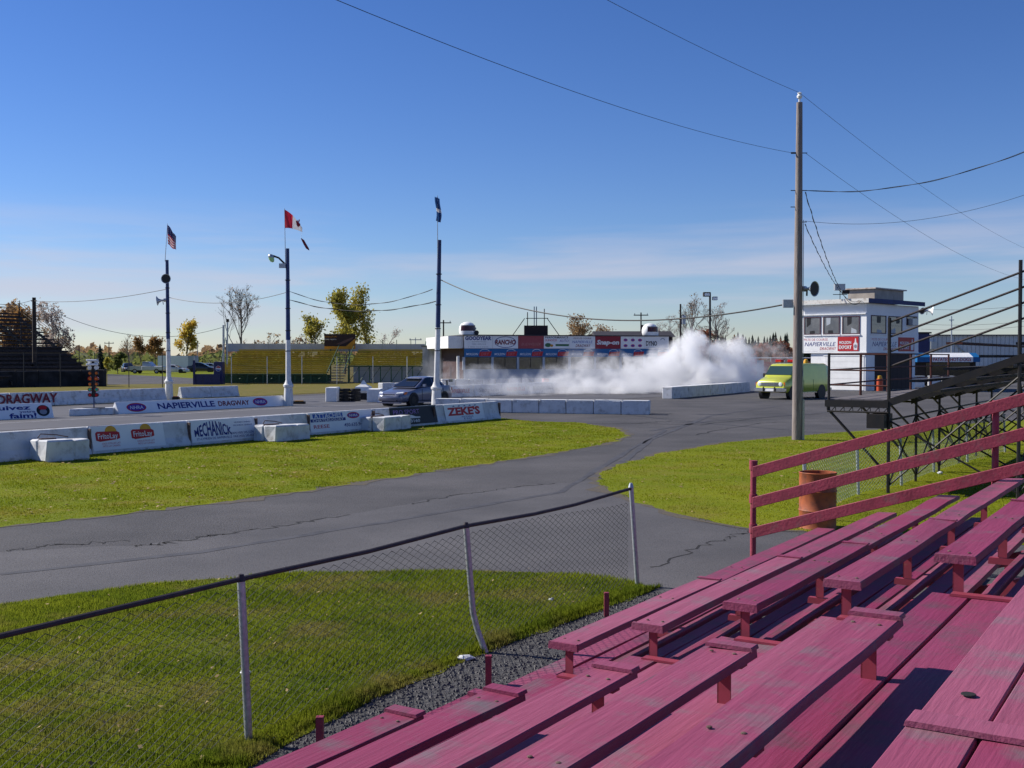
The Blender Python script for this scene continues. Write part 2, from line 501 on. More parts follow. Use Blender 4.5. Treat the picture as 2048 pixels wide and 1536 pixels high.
M_gravel = mat('dark_gravel', (0.055, 0.053, 0.055), (0.10, 0.097, 0.097), rough=0.9, scale=40, bump=0.9, bscale=60)
M_crack = mat('dark_crack', (0.018, 0.017, 0.017), rough=0.9)  # plain dark colour for cracks, knot hole and drum contents
M_stone = mat('gravel_stone', (0.075, 0.072, 0.075), (0.17, 0.165, 0.16), rough=0.9, scale=17)

g = MB().flat(WORLD, [(-3000, -300), (3000, -300), (3000, 4000), (-3000, 4000)], 0.0)
structure(g.build('ground', M_field))

def gp(pts, z=0.0):
    return [tuple(G(x, y)[:2]) for x, y in pts]
asph_pts = gp([(-700, 858), (0, 817), (330, 802), (650, 787), (930, 778), (1330, 766), (2600, 750)]) + [(75, 20), (60, -12), (-40, -12), (-45, 10)]
road = structure(MB().flat(WORLD, asph_pts, 0.004).build('road', M_asph))
trk = gp([(-700, 900), (0, 862), (1000, 808), (1400, 790), (1700, 776), (1500, 769), (1050, 779), (650, 790), (330, 804), (0, 820), (-700, 862)])
structure(MB().flat(WORLD, trk, 0.008).build('drag_strip', M_track))

def ribbon(pts, w, z, name, m, jitter=0.0):
    mb = MB(); vs = []; n = len(pts)
    for i, p in enumerate(pts):
        p = Vector(p); d = Vector(pts[min(i+1, n-1)]) - Vector(pts[max(i-1, 0)]); d.z = 0
        d.normalize(); s = Vector((-d.y, d.x, 0))
        ww = w * (1 + jitter * R.uniform(-1, 1)) * 0.5
        vs += [(p.x + s.x*ww, p.y + s.y*ww, z), (p.x - s.x*ww, p.y - s.y*ww, z)]
    mb.add(vs, [(2*i, 2*i+2, 2*i+3, 2*i+1) for i in range(n-1)])
    return mb.build(name, m)
def wander(pix, seed, amp=0.06, sub=14):
    r = random.Random(seed); out = []
    g_ = [G(*p) for p in pix]
    for a, b in zip(g_[:-1], g_[1:]):
        for k in range(sub):
            t = k / sub
            out.append(a.lerp(b, t) + Vector((r.gauss(0, amp), r.gauss(0, amp), 0)))
    out.append(g_[-1]); return out
for i, (pix, w) in enumerate([
        ([(270, 1093), (340, 1086), (440, 1070), (560, 1052), (700, 1030)], 0.055), ([(820, 1010), (905, 992), (1020, 976), (1110, 967)], 0.04),
        ([(0, 1103), (120, 1090), (260, 1083)], 0.03), ([(1240, 846), (1400, 850), (1560, 832), (1700, 826)], 0.10),
        ([(1290, 828), (1345, 828)], 0.28), ([(1000, 843), (1100, 846), (1260, 848), (1340, 842)], 0.10),
        ([(1390, 870), (1520, 846), (1660, 842)], 0.06), ([(1480, 805), (1720, 815)], 0.07), ([(1300, 1140), (1430, 1085), (1500, 1062)], 0.03)]):
    o = ribbon(wander(pix, i), w, 0.0085, 'crack', M_crack, 0.6)
    o.parent = road
for pix in ([(-250, 862), (0, 847), (520, 819), (760, 808), (900, 803)], [(330, 806), (700, 796), (760, 794)]):
    structure(ribbon([G(*p) for p in pix], 0.13, 0.012, 'lane_line', mat('worn_line_paint', (0.5, 0.5, 0.52), (0.25, 0.25, 0.26), scale=3, rough=0.8)))

M_asph2 = mat('smooth_asphalt', (0.082, 0.079, 0.082), (0.124, 0.118, 0.120), rough=0.8, scale=0.42, detail=9, bump=0.5, bscale=60, lo=0.35, hi=0.7,
              c3=(0.042, 0.040, 0.042), s3=24, lo3=0.52, hi3=0.76, spec=0.25)
new_lane = gp([(-900, 1190), (-300, 1132), (0, 1104), (270, 1093), (420, 1073), (560, 1052), (700, 1030), (900, 993), (1020, 976), (1110, 967), (1195, 962), (1220, 987), (1300, 1016), (1400, 1044), (1480, 1060), (1600, 1068), (1700, 1200), (1330, 1195), (1200, 1165), (900, 1150), (300, 1175), (0, 1217), (-300, 1268), (-900, 1382)])
up_lawn = gp([(-900, 1155), (-300, 1088), (0, 1053), (250, 1027), (500, 998), (700, 968), (900, 938), (1100, 908), (1190, 892), (1235, 881), (1253, 870),
              (1232, 857), (1150, 845), (1060, 843), (1005, 837), (990, 836), (0, 914), (-300, 938), (-900, 985)])
right_lawn = gp([(1195, 958), (1205, 945), (1240, 930), (1330, 906), (1450, 886), (1590, 872), (1800, 856), (2300, 825), (2300, 1110), (2048, 1090),
                 (1700, 1074), (1600, 1063), (1480, 1055), (1400, 1040), (1300, 1013), (1225, 985), (1200, 970)])
near_lawn = gp([(-900, 1375), (-300, 1262), (0, 1212), (300, 1170), (600, 1148), (900, 1143), (1150, 1150), (1270, 1168), (1310, 1182), (1250, 1205), (1150, 1243), (985, 1303),
                (750, 1402), (600, 1478), (500, 1540), (300, 1680), (-300, 1980), (-900, 2050)])
verge = gp([(-300, 815), (330, 800), (650, 785), (930, 776), (1090, 771), (1090, 765), (300, 768), (-300, 778)])
def rag(poly, amp, step, seed):
    r = random.Random(seed); out = []
    n = len(poly)
    for i in range(n):
        a = Vector((*poly[i], 0)); b = Vector((*poly[(i+1) % n], 0))
        k = max(1, min(140, int((b - a).length / step)))
        for j in range(k):
            p = a.lerp(b, j / k)
            out.append((p.x + r.gauss(0, amp), p.y + r.gauss(0, amp)))
    return out
structure(MB().flat(WORLD, rag(new_lane, 0.05, 0.35, 9), 0.0065).build('road_patch', M_asph2))
M_verge = grass_mat('verge_grass', (0.170, 0.150, 0.035), (0.125, 0.125, 0.025), (0.20, 0.145, 0.06), 0.42, 0.6, 3.0, 0.2)
structure(MB().flat(WORLD, verge, 0.0075).build('verge', M_verge))
structure(MB().flat(WORLD, rag(up_lawn, 0.11, 0.3, 1), 0.010).build('lawn', M_lawn))
structure(MB().flat(WORLD, rag(right_lawn, 0.06, 0.25, 2), 0.010).build('lawn', M_lawn))
structure(MB().flat(WORLD, rag(near_lawn, 0.03, 0.25, 3), 0.014).build('lawn', M_lawn_near))
# crumbled dirt along the lawn edges, tyre marks
M_dirt = mat('crumbled_edge_dirt', (0.105, 0.085, 0.065), (0.075, 0.068, 0.062), rough=0.95, scale=7, bump=0.8, bscale=30, c3=(0.13, 0.11, 0.05), s3=5, lo3=0.5, hi3=0.7)
def edge_strip(pix, w, seed, z):
    r_ = random.Random(seed); pts = []
    g_ = [G(*q) for q in pix]
    for a_, b_ in zip(g_[:-1], g_[1:]):
        n_ = max(2, int((b_ - a_).length / 0.35))
        for i in range(n_): pts.append(a_.lerp(b_, i / n_) + Vector((r_.gauss(0, .06), r_.gauss(0, .06), 0)))
    structure(ribbon(pts, w, z, 'dirt_edge', M_dirt, 0.75))
edge_strip([(-300, 1088), (0, 1053), (250, 1027), (500, 998), (700, 968), (900, 938), (1100, 908), (1190, 892), (1235, 881), (1253, 870), (1232, 857), (1150, 846)], 0.42, 1, 0.0092)
edge_strip([(1600, 1063), (1480, 1055), (1400, 1040), (1300, 1013), (1225, 985), (1200, 970), (1195, 958), (1205, 945), (1240, 930), (1330, 906), (1450, 886), (1590, 872), (1800, 856)], 0.30, 2, 0.0093)
edge_strip([(-300, 1262), (0, 1212), (300, 1170), (600, 1148), (900, 1143), (1150, 1150), (1270, 1168), (1310, 1182)], 0.20, 3, 0.0094)
M_mark = mat('tyre_mark', (0.052, 0.050, 0.052), (0.085, 0.082, 0.085), rough=0.7, scale=2.5, lo=0.35, hi=0.65)
for i, (pix, w_) in enumerate((([(900, 812), (1100, 800), (1320, 789), (1480, 781)], .26), ([(930, 822), (1120, 806), (1340, 793), (1500, 784)], .26), ([(0, 1150), (400, 1105), (800, 1040), (1120, 985), (1260, 900), (1330, 860)], .16), ([(1300, 862), (1420, 842), (1700, 822)], .2), ([(1240, 930), (1300, 880), (1420, 832), (1560, 812)], .18), ([(0, 838), (300, 824), (700, 806)], .3))):
    o = ribbon(wander(pix, 40 + i, 0.015, 10), w_, 0.0098, 'tyre_mark', M_mark, 0.35); o.parent = road
gravel = gp([(1318, 1186), (1250, 1200), (1150, 1238), (985, 1298), (750, 1396), (600, 1470), (500, 1530), (300, 1670), (900, 1900), (1500, 1560), (1600, 1250)])
structure(MB().flat(WORLD, rag(gravel, 0.03, 0.3, 4), 0.009).build('gravel_strip', M_gravel))
pc = G(1700, 1500)
structure(MB().flat(WORLD, [(pc.x + 2.2*math.cos(t*0.5236)*R.uniform(0.8, 1.1), pc.y + 1.6*math.sin(t*0.5236)*R.uniform(0.8, 1.1)) for t in range(12)], 0.018).build('lawn', M_lawn_near))

rng = np.random.default_rng(5)
def in_poly(pts, poly):
    x, y = pts[:, 0], pts[:, 1]; c = np.zeros(len(pts), bool)
    n = len(poly); j = n - 1
    for i in range(n):
        xi, yi = poly[i]; xj, yj = poly[j]
        t = ((yi > y) != (yj > y)) & (x < (xj - xi) * (y - yi) / (yj - yi + 1e-12) + xi)
        c ^= t; j = i
    return c
def scatter(poly, n, near=6.0, power=1.6, ymax=60):
    a = np.array(poly); lo, hi = a.min(0), a.max(0)
    hi[1] = min(hi[1], ymax); lo[1] = max(lo[1], 3.5)
    got = []; tot = 0
    while tot < n:
        p = rng.uniform(lo, hi, (n * 3, 2))
        fx = np.abs(p[:, 0]) < p[:, 1] * 0.50 + 2.6
        keep = fx & (rng.random(len(p)) < np.minimum(1, (near / np.maximum(p[:, 1], near)) ** power))
        p = p[keep]; p = p[in_poly(p, poly)]
        got.append(p); tot += len(p)
    return np.concatenate(got)[:n]
def blades(name, poly, n, h0, h1, w, m, near, power, z0, label, ymax=60, clump=0.0, lean=0.5):
    p = scatter(poly, n, near, power, ymax)
    d = p[:, 1]
    k = np.maximum(1.0, d / near) ** 0.55
    s = 0.5 + 0.5 * np.sin(p[:, 0] * 2.1 + 1.3 * np.sin(p[:, 1] * 1.7)) * np.cos(p[:, 1] * 2.7 + p[:, 0])
    thin_ = np.sin(p[:, 0] * 0.9 + 2.1 * np.sin(p[:, 1] * 0.53)) * np.cos(p[:, 1] * 0.8 + 1.7 * np.sin(p[:, 0] * 0.61)) + 0.4 * np.sin(p[:, 0] * 3.7 + p[:, 1] * 2.9)
    keep = rng.random(n) < np.clip(1.15 - 0.85 * np.clip(thin_ - 0.25, 0, 1), 0.15, 1)
    p = p[keep]; d = d[keep]; k = k[keep]; s = s[keep]; n = len(p)
    h = rng.uniform(h0, h1, n) * (0.5 + 0.55 * s + 0.45 * s * s) * k ** 0.2
    a = rng.uniform(0, 2 * np.pi, n); b = rng.uniform(0, 2 * np.pi, n); l = rng.uniform(0.1, lean, n) * h
    ww = w * k * rng.uniform(0.6, 1.4, n)
    v = np.empty((n, 3, 3))
    v[:, 0] = np.stack([p[:, 0] - np.cos(a) * ww, p[:, 1] - np.sin(a) * ww, np.full(n, z0)], 1)
    v[:, 1] = np.stack([p[:, 0] + np.cos(a) * ww, p[:, 1] + np.sin(a) * ww, np.full(n, z0)], 1)
    v[:, 2] = np.stack([p[:, 0] + np.cos(b) * l, p[:, 1] + np.sin(b) * l, z0 + h], 1)
    return stuff(big_mesh(name, v.reshape(-1, 3), 3, m), label, 'grass')
blades('grass', near_lawn, 380000, 0.018, 0.050, 0.0045, M_blade, 7.0, 1.2, 0.012, 'rough green grass behind the sagging wire fence', 16)
# taller tufts along the gravel edge
edge = gp([(1325, 1176), (1240, 1200), (1150, 1236), (985, 1296), (750, 1392), (600, 1466), (480, 1540), (380, 1540), (540, 1460), (700, 1384), (960, 1280), (1140, 1222), (1230, 1188)])
blades('grass', edge, 22000, 0.03, 0.085, 0.005, M_blade, 7.0, 0.8, 0.012, 'taller grass along the gravel edge', 16)
blades('grass', right_lawn, 100000, 0.012, 0.032, 0.006, M_blade_y, 15.0, 1.3, 0.008, 'short grass round the utility pole', 40)
blades('grass', up_lawn, 145000, 0.012, 0.034, 0.008, M_blade_y, 15.0, 1.3, 0.008, 'yellow green grass in front of the barrier wall', 50)
# fallen leaves and stains
def scatter_flat(name, poly, n, s0, s1, m, z, label, cat, ymax):
    p = scatter(poly, n, 8.0, 1.3, ymax); a = rng.uniform(0, 6.28, n); s = rng.uniform(s0, s1, n) * np.maximum(1, p[:, 1] / 12) ** 0.5
    v = np.empty((n, 4, 3))
    for i in range(4):
        v[:, i] = np.stack([p[:, 0] + np.cos(a + i * 1.57) * s * (1, .55)[i % 2], p[:, 1] + np.sin(a + i * 1.57) * s * (1, .55)[i % 2], z + rng.uniform(0, 0.03, n)], 1)
    return stuff(big_mesh(name, v.reshape(-1, 3), 4, m), label, cat)
M_fallen = mat('fallen_leaf', (0.34, 0.25, 0.10), (0.22, 0.14, 0.06), rough=0.8, scale=6)
scatter_flat('fallen_leaves', up_lawn, 900, 0.02, 0.045, M_fallen, 0.03, 'fallen tan leaves scattered on the upper lawn', 'leaves', 45)
scatter_flat('fallen_leaves', right_lawn, 500, 0.015, 0.04, M_fallen, 0.025, 'fallen tan leaves scattered on the lawn by the pole', 'leaves', 40)
scatter_flat('fallen_leaves', near_lawn, 260, 0.012, 0.025, M_fallen, 0.05, 'a few fallen leaves on the fenced lawn', 'leaves', 16)
# gravel stones
gpts = scatter(gravel, 16000, 7.0, 0.6, 16)
n = len(gpts); sz = rng.uniform(0.006, 0.022, n)
ang = rng.uniform(0, 6.28, (n, 3)); rot = [0, 2.09, 4.19]
v = np.empty((n, 3, 3, 3))
top = np.stack([gpts[:, 0], gpts[:, 1], 0.009 + sz * 0.9], 1)
for f in range(3):
    a0 = ang[:, 0] + rot[f]; a1 = ang[:, 0] + rot[(f + 1) % 3]
    v[:, f, 0] = np.stack([gpts[:, 0] + np.cos(a0) * sz, gpts[:, 1] + np.sin(a0) * sz, np.full(n, 0.008)], 1)
    v[:, f, 1] = np.stack([gpts[:, 0] + np.cos(a1) * sz, gpts[:, 1] + np.sin(a1) * sz, np.full(n, 0.008)], 1)
    v[:, f, 2] = top
stuff(big_mesh('gravel', v.reshape(-1, 3), 3, M_stone), 'loose grey gravel beside the red bleachers', 'gravel')

# ------------------------------------------------------------------ red bleachers (the camera sits on them)
BP = Vector((0.2795, 8.52, 0))                      # ground under the near corner of the front seat, far block
def UW(u, w, z=0.0):
    return BP + U * u + W * w + ZV * z
class UWF:                                           # frame with a = along U, b = along W, c = up
    def __init__(s): pass
    def __call__(s, a, b, c=0.0): return UW(a, b, c)
BF = UWF()
bl = thing('bleacher', 'weathered red wooden bleacher with plank seats in the foreground', 'bleacher', UW(0, 0))
RUN, RISE, SEAT0, DECK = 0.70, 0.233, 0.526, 0.245
SW = 0.24
def plank(name, u0, u1, w0, w1, zt, th, m=None, bev=0.004):
    n = max(1, min(8, int((u1 - u0) / 0.7))); secs = []
    for i in range(n + 1):
        u = u0 + (u1 - u0) * i / n; dz = R.gauss(0, 0.0028) if n > 1 else 0; dw = R.gauss(0, 0.0022) if n > 1 else 0
        tw_ = R.gauss(0, 0.0025) if n > 1 else 0
        secs.append([UW(u, w0 + dw, zt - th + dz), UW(u, w1 + dw, zt - th + dz), UW(u, w1 + dw - 0.004, zt + dz - 0.005 + tw_), UW(u, w1 + dw - 0.009, zt + dz + tw_), UW(u, w0 + dw + 0.009, zt + dz - tw_), UW(u, w0 + dw + 0.004, zt + dz - 0.005 - tw_)])
    return MB().loft(secs).build(name, m or (M_red if R.random() < 0.5 else M_red_worn), bl)
rb = random.Random(3)
for k in range(0, 7):
    w0 = k * RUN; zs = SEAT0 + k * RISE
    # far block
    if k <= 5:
        u_end = 6.8 + 0.22 * k
        uj = 3.0 + rb.uniform(-0.2, 0.3)
        plank('seat_plank', 0.03, uj, w0, w0 + SW, zs, 0.048)
        plank('seat_plank', uj + 0.004, u_end, w0 + rb.uniform(-0.01, 0.01), w0 + SW, zs - 0.012, 0.04)
        plank('end_board', 0.0, 0.027, w0 - 0.006, w0 + SW + 0.006, zs + 0.004, 0.055)
        plank('cover_strip', uj - 0.03, uj + 0.03, w0 - 0.004, w0 + SW + 0.004, zs + 0.012, 0.010)
    # near block; the seats stop at the aisle
    if k <= 4:
        ue = -1.90 + rb.uniform(-0.06, 0.06)
        plank('seat_plank', -7.6, ue, w0, w0 + SW, zs, 0.04, M_red_worn)
        plank('cover_strip', ue - 0.085, ue + 0.012, w0 - 0.004, w0 + SW + 0.006, zs + 0.022, 0.020, M_red)
    # foot decks
    zd = zs - DECK
    ws = [w0 - 0.02 + j * 0.242 for j in range(3)]
    for j, wa in enumerate(ws):
        if k <= 4:
            near0 = -7.6
            plank('foot_plank', near0, 0.0 + rb.uniform(-0.01, 0.01), wa, wa + 0.236, zd + rb.uniform(-0.003, 0.003), 0.038, M_red_worn if rb.random() < 0.7 else M_red)
        else:
            plank('foot_plank', -3.42, 0.0, wa - 0.08, wa + 0.156, zd + rb.uniform(-0.003, 0.003), 0.038, M_red_worn)
            plank('foot_plank', -5.2, -3.43, wa - 0.08, wa + 0.156, zd + 0.002, 0.038, M_red_worn)
        if k <= 5:
            fw0, fw1 = ((0.235, 0.325), (0.37, 0.515), (0.52, 0.665))[j]
            plank('foot_plank', 0.004, 6.8 + 0.2 * k, w0 + fw0, w0 + fw1, zd - 0.012, 0.038, M_red)
    plank('cross_cleat', -0.06, 0.02, w0 + 0.10, w0 + 0.66, zd + 0.018, 0.016, M_red_steel)
    if k >= 5:
        plank('cross_cleat', -3.47, -3.33, w0 - 0.10, w0 + 0.62, zd + 0.024, 0.02, M_red)
    # seat posts
    if k <= 5:
        for up in (0.10, 1.85, 3.6, 5.35):
            p = MB(); c = w0 + SW / 2
            p.box(BF, up, up + 0.008, c - 0.03, c + 0.035, zd - 0.05, zs - 0.04); p.box(BF, up, up + 0.06, c - 0.03, c - 0.022, zd - 0.05, zs - 0.04)
            p.box(BF, up - 0.01, up + 0.07, c - 0.09, c + 0.10, zs - 0.052, zs - 0.0405)
            p.build('seat_post', M_red_steel, bl)
            if up > 1: plank('foot_bracket', up, up + 0.05, w0 + 0.02, w0 + 0.62, zd - 0.055, 0.05, M_red_steel)
    if k <= 4:
        for up in (-2.15, -3.9, -5.6):
            p = MB(); c = w0 + SW / 2 + 0.02
            p.box(BF, up, up + 0.008, c - 0.03, c + 0.04, zd - 0.05, zs - 0.04); p.box(BF, up, up + 0.065, c - 0.03, c - 0.022, zd - 0.05, zs - 0.04)
            p.box(BF, up - 0.01, up + 0.07, c - 0.09, c + 0.10, zs - 0.052, zs - 0.0405)
            p.build('seat_post', M_red_steel, bl)
    for up in (-5.6, -2.1, 0.12, 1.87, 3.62, 5.37):      # legs to the ground
        p = MB(); p.box(BF, up - 0.03, up + 0.03, w0 + 0.33, w0 + 0.39, 0.0, max(0.02, zd - 0.27))
        p.build('leg', M_red_steel, bl)
for up in (-7.0, -5.63, -3.9, -2.1, 0.14, 1.9, 3.65, 5.4):         # sloping stringers
    MB().prism(Frame(UW(up, 0, 0), W, ZV, U), [(-0.3, SEAT0 - DECK - 0.36), (5 * RUN, SEAT0 + 5 * RISE - DECK - 0.29), (5 * RUN, SEAT0 + 5 * RISE - DECK - 0.40), (-0.3, SEAT0 - DECK - 0.46)], 0, 0.05).build('stringer', M_red_steel, bl)
# lowest footboard and stub posts before the front seat
plank('foot_plank', -0.35, 6.6, -0.50, -0.28, 0.075, 0.04, M_red_worn); plank('foot_plank', -0.35, 6.6, -0.27, -0.10, 0.078, 0.04, M_red)
plank('foot_plank', -7.0, -0.38, -0.46, -0.24, 0.16, 0.04, M_red_worn); plank('cross_cleat', -0.46, -0.36, -0.44, 0.05, 0.19, 0.03, M_red)
for (px, py, zt) in ((977, 1385, 0.30), (1213, 1235, 0.26), (640, 1490, 0.20)):
    q = G(px, py); p = MB(); p.cbox((q.x, q.y, zt/2), 0.05, 0.05, zt); p.build('stub_post', M_red_steel, bl)
# end guard rail
GU = 7.1
def rail_z(w): return 1.22 + 0.315 * (w + 0.95)
for w_, zb in ((-0.95, 0.0), (2.06, 1.15), (4.6, 1.9)):
    p = MB(); p.tube([UW(GU, w_, zb), UW(GU, w_, rail_z(w_) + (0.06 if w_ < 0 else 0))], 0.04, 10); po = p.build('guard_post', M_red_rail, bl, smooth=True)
    if w_ < 0:
        for zc in (1.25, 0.80, 0.40):
            MB().tube([UW(GU, w_, zc - 0.07), UW(GU, w_, zc + 0.05)], 0.055, 10).build('collar', M_red_rail, po, smooth=True)
for dz in (0.0, -0.41, -0.81):
    MB().prism(Frame(UW(GU - 0.06, 0, 0), W, ZV, U), [(-0.93, rail_z(-0.93) + dz), (4.7, rail_z(4.7) + dz), (4.7, rail_z(4.7) + dz - 0.15), (-0.93, rail_z(-0.93) + dz - 0.15)], -0.04, 0.0).build('guard_rail_board', M_red_rail, bl, bevel=0.006)
kn = G(1937, 1392, 1.446)
MB().lathe(Frame(kn + ZV * 0.006, (1, 0, 0), (0, 1, 0), ZV), [(0.028, 0), (0.026, 0.003)], 12).build('knot_hole', M_crack, bl)

# bolt heads along seats and footboards
bolt_me = None
for k in range(0, 6):
    for up in (0.12, 1.88, 3.62, -2.12, -3.88):
        if up < 0 and k > 4: continue
        for dw in (0.06, 0.18):
            q = UW(up + 0.02, k * RUN + dw, SEAT0 + k * RISE + 0.001)
            if bolt_me is None:
                bo = MB().lathe(Frame(q, (1, 0, 0), (0, 1, 0), ZV), [(0.011, 0), (0.010, 0.004), (0.004, 0.006)], 8).build('bolt_head', M_stain, bl); bolt_me = bo; bolt_q = q
            else:
                bo = bolt_me.copy(); col.objects.link(bo); bo.location = q - bolt_q
# ------------------------------------------------------------------ wire fences
def chain_link(fr_pts, z_top, z_bot, m, pitch=0.060, r=0.0031):
    """fr_pts: polyline on the ground, (point, top z) pairs are interpolated"""
    mb = MB(); L = [0]
    for a, b in zip(fr_pts[:-1], fr_pts[1:]): L.append(L[-1] + (b - a).length)
    def at(s):
        s = max(0, min(L[-1], s))
        for i in range(len(L) - 1):
            if s <= L[i+1] + 1e-9:
                return fr_pts[i].lerp(fr_pts[i+1], (s - L[i]) / (L[i+1] - L[i]))
        return fr_pts[-1]
    n = int(L[-1] / pitch)
    for i in range(n):
        pts = []
        s0 = i * pitch; zt = z_top(s0); zb = z_bot(s0); k = int((zt - zb) / (pitch * 0.5))
        for j in range(k + 1):
            p = at(s0 + (pitch * 0.5 if (j + i) % 2 else -pitch * 0.5) * 1.02)
            pts.append((p.x, p.y, zt - j * pitch * 0.5))
        mb.tube(pts, r, 3, caps=False)
    return mb
f_base = [Vector((-5.15, 2.5, 0)), Vector((-3.55, 5.05, 0)), G(498, 1490), G(972, 1307), G(1275, 1173)]
fe = thing('wire_fence', 'sagging galvanised wire mesh fence with dark top rail along the near lawn', 'fence', f_base[2])
tops = [Vector((-5.15, 2.5, 1.13)), Vector((-3.55, 5.05, 1.13)), P(482, 1158, f_base[2].y + 0.02), P(932, 1052, f_base[3].y - 0.02), P(1262, 972, f_base[4].y)]
for i, (b, t) in enumerate(zip(f_base, tops)):
    if i == 3:   # the bent one
        knee = P(946, 1225, b.y + 0.05)
        pts = [b, b.lerp(knee, 0.55) + Vector((-0.01, 0, 0)), knee, t]
    else:
        pts = [b, t]
    po = MB().tube(pts, 0.028, 10).build('fence_post', M_galv, fe, smooth=True)
    tp = Vector(t)
    MB().tube([tp + ZV*(-0.015), tp + ZV*0.035], [0.034, 0.018], 10).build('post_cap', M_rail_dark if i < 4 else M_galv, po, smooth=True)
rail = [tops[0], tops[1] + ZV*0.01, tops[2], tops[2].lerp(tops[3], 0.5) - ZV*0.02, tops[3], tops[3].lerp(tops[4], 0.35) - ZV*0.045, tops[3].lerp(tops[4], 0.6) - ZV*0.055, tops[4] - ZV*0.03]
MB().tube(rail, 0.0185, 8).build('top_rail', M_rail_dark, fe, smooth=True)
line = [Vector((t.x, t.y, 0)) for t in tops]
o = chain_link(line, lambda s: 1.10 - 0.10 * math.exp(-((s - 12.3) / 1.5) ** 2), lambda s: 0.03, M_wire).build('wire_mesh', M_wire, fe)
o['kind'] = 'stuff'
# the fence beyond the drum
b2 = [G(1612, 1040), G(1717, 990), G(1803, 972), G(1868, 945), G(1935, 925), G(2010, 905)]
f2 = thing('wire_fence', 'low galvanised wire mesh fence behind the rusty orange drum', 'fence', b2[0])
for i, b in enumerate(b2):
    MB().tube([b, b + ZV*1.08 + Vector((-0.04, 0, 0))], 0.03, 8).build('fence_post', M_galv, f2, smooth=True)
MB().tube([b + ZV*1.06 for b in b2], 0.012, 6).build('top_wire', M_rail_dark, f2)
o = chain_link(b2, lambda s: 1.05, lambda s: 0.03, M_wire, 0.075, 0.0042).build('wire_mesh', mat('green_grey_wire', (0.20, 0.26, 0.23), rough=0.5, metal=0.3), f2)
o['kind'] = 'stuff'

# ------------------------------------------------------------------ drum and litter
dq = G(1635, 1056)
M_drum = mat('rusty_orange_drum', (0.40, 0.105, 0.035), (0.27, 0.07, 0.03), rough=0.6, scale=6, c3=(0.11, 0.045, 0.03), s3=5, lo3=0.52, hi3=0.72)
dr = thing('oil_drum', 'rusty orange steel drum standing by the red bleacher end rail', 'drum', dq)
FR = Frame(dq, (1, 0, 0), (0, 1, 0), ZV)
MB().lathe(FR, [(0.285, 0.0), (0.29, 0.01), (0.285, 0.02), (0.285, 0.27), (0.297, 0.29), (0.285, 0.31), (0.285, 0.57), (0.297, 0.59), (0.285, 0.61), (0.285, 0.86), (0.295, 0.875), (0.285, 0.885), (0.272, 0.88), (0.27, 0.5), (0.05, 0.49)], 28).build('drum_shell', M_drum, dr, smooth=True)
MB().lathe(FR.at(0, 0, 0.5), [(0.262, 0), (0.262, 0.004)], 20).build('drum_content', M_crack, dr)
M_trash = mat('white_plastic_litter', (0.72, 0.73, 0.75), (0.6, 0.62, 0.66), rough=0.4, scale=30)
def crumple(q, sx, sy, sz, seed, name, label):
    r = random.Random(seed); mb = MB()
    bm = bmesh.new(); bmesh.ops.create_icosphere(bm, subdivisions=2, radius=1)
    vs = [(q.x + v.co.x*sx*r.uniform(0.7, 1.2), q.y + v.co.y*sy*r.uniform(0.7, 1.2), q.z + sz + v.co.z*sz*r.uniform(0.7, 1.1)) for v in bm.verts]
    fs = [tuple(v.index for v in f.verts) for f in bm.faces]; bm.free()
    mb.add(vs, fs); return tag(mb.build(name, M_trash), label, 'litter')
crumple(G(1752, 1010), 0.07, 0.06, 0.05, 1, 'crumpled_paper', 'crumpled white paper on the grass beside the orange drum')
crumple(G(930, 1322), 0.09, 0.045, 0.03, 2, 'plastic_bottle', 'flattened clear plastic bottle at the foot of the bent fence post')
crumple(G(491, 1352), 0.045, 0.03, 0.03, 3, 'paper_scrap', 'small white paper scrap caught behind the nearest fence post')
crumple(G(1103, 1204), 0.03, 0.025, 0.025, 4, 'paper_scrap', 'tiny white scrap in the long grass near the far fence post')
crumple(G(1880, 949), 0.06, 0.05, 0.04, 5, 'paper_scrap', 'white scrap on the grass under the black bleachers')
# ------------------------------------------------------------------ near barrier wall with adverts
def jersey_profile(h=0.76, b=0.29, t=0.10):
    return [(-b, 0), (-b, 0.08), (-b*0.66, 0.30), (-t, h - 0.03), (-t + 0.03, h), (t - 0.03, h), (t, h - 0.03), (b*0.66, 0.30), (b, 0.08), (b, 0)]
NB0, NB1 = G(0, 925.5), G(1003, 838)
nbd = (NB1 - NB0).normalized(); nbn = Vector((nbd.y, -nbd.x, 0))      # nbn faces the camera
NBC = NB0 - nbn * 0.29
def nb_s(px):      # distance along the wall seen at photo column px
    a = (px - 1024) / F
    return (a * NB0.y - NB0.x) / (nbd.x - a * nbd.y)
def lean_frame(base, d, n, s, z0=0.09, z1=0.74, b=0.27, t=0.115):
    """frame lying on the sloping face of a barrier"""
    p0 = base + d * s + n * b + ZV * z0
    p1 = base + d * s + n * t + ZV * z1
    return Frame(p0, d, (p1 - p0)), (p1 - p0).length
joints = [nb_s(x) for x in (-330, -70, 184, 383, 517, 622, 752, 872, 1003)]
names = ['plain white concrete barrier cut by the picture edge beside the first block', 'plain white barrier section behind the first loose block', 'white barrier section with two red crisp brand signs',
         'white barrier section with the blue mechanic advert', 'short white barrier section behind the second loose block', 'white barrier section with the blue towing advert and phone number',
         'white barrier section behind the third loose block with black advert', 'end barrier section with the bold red lettering beside the flag pole']
NBO = []
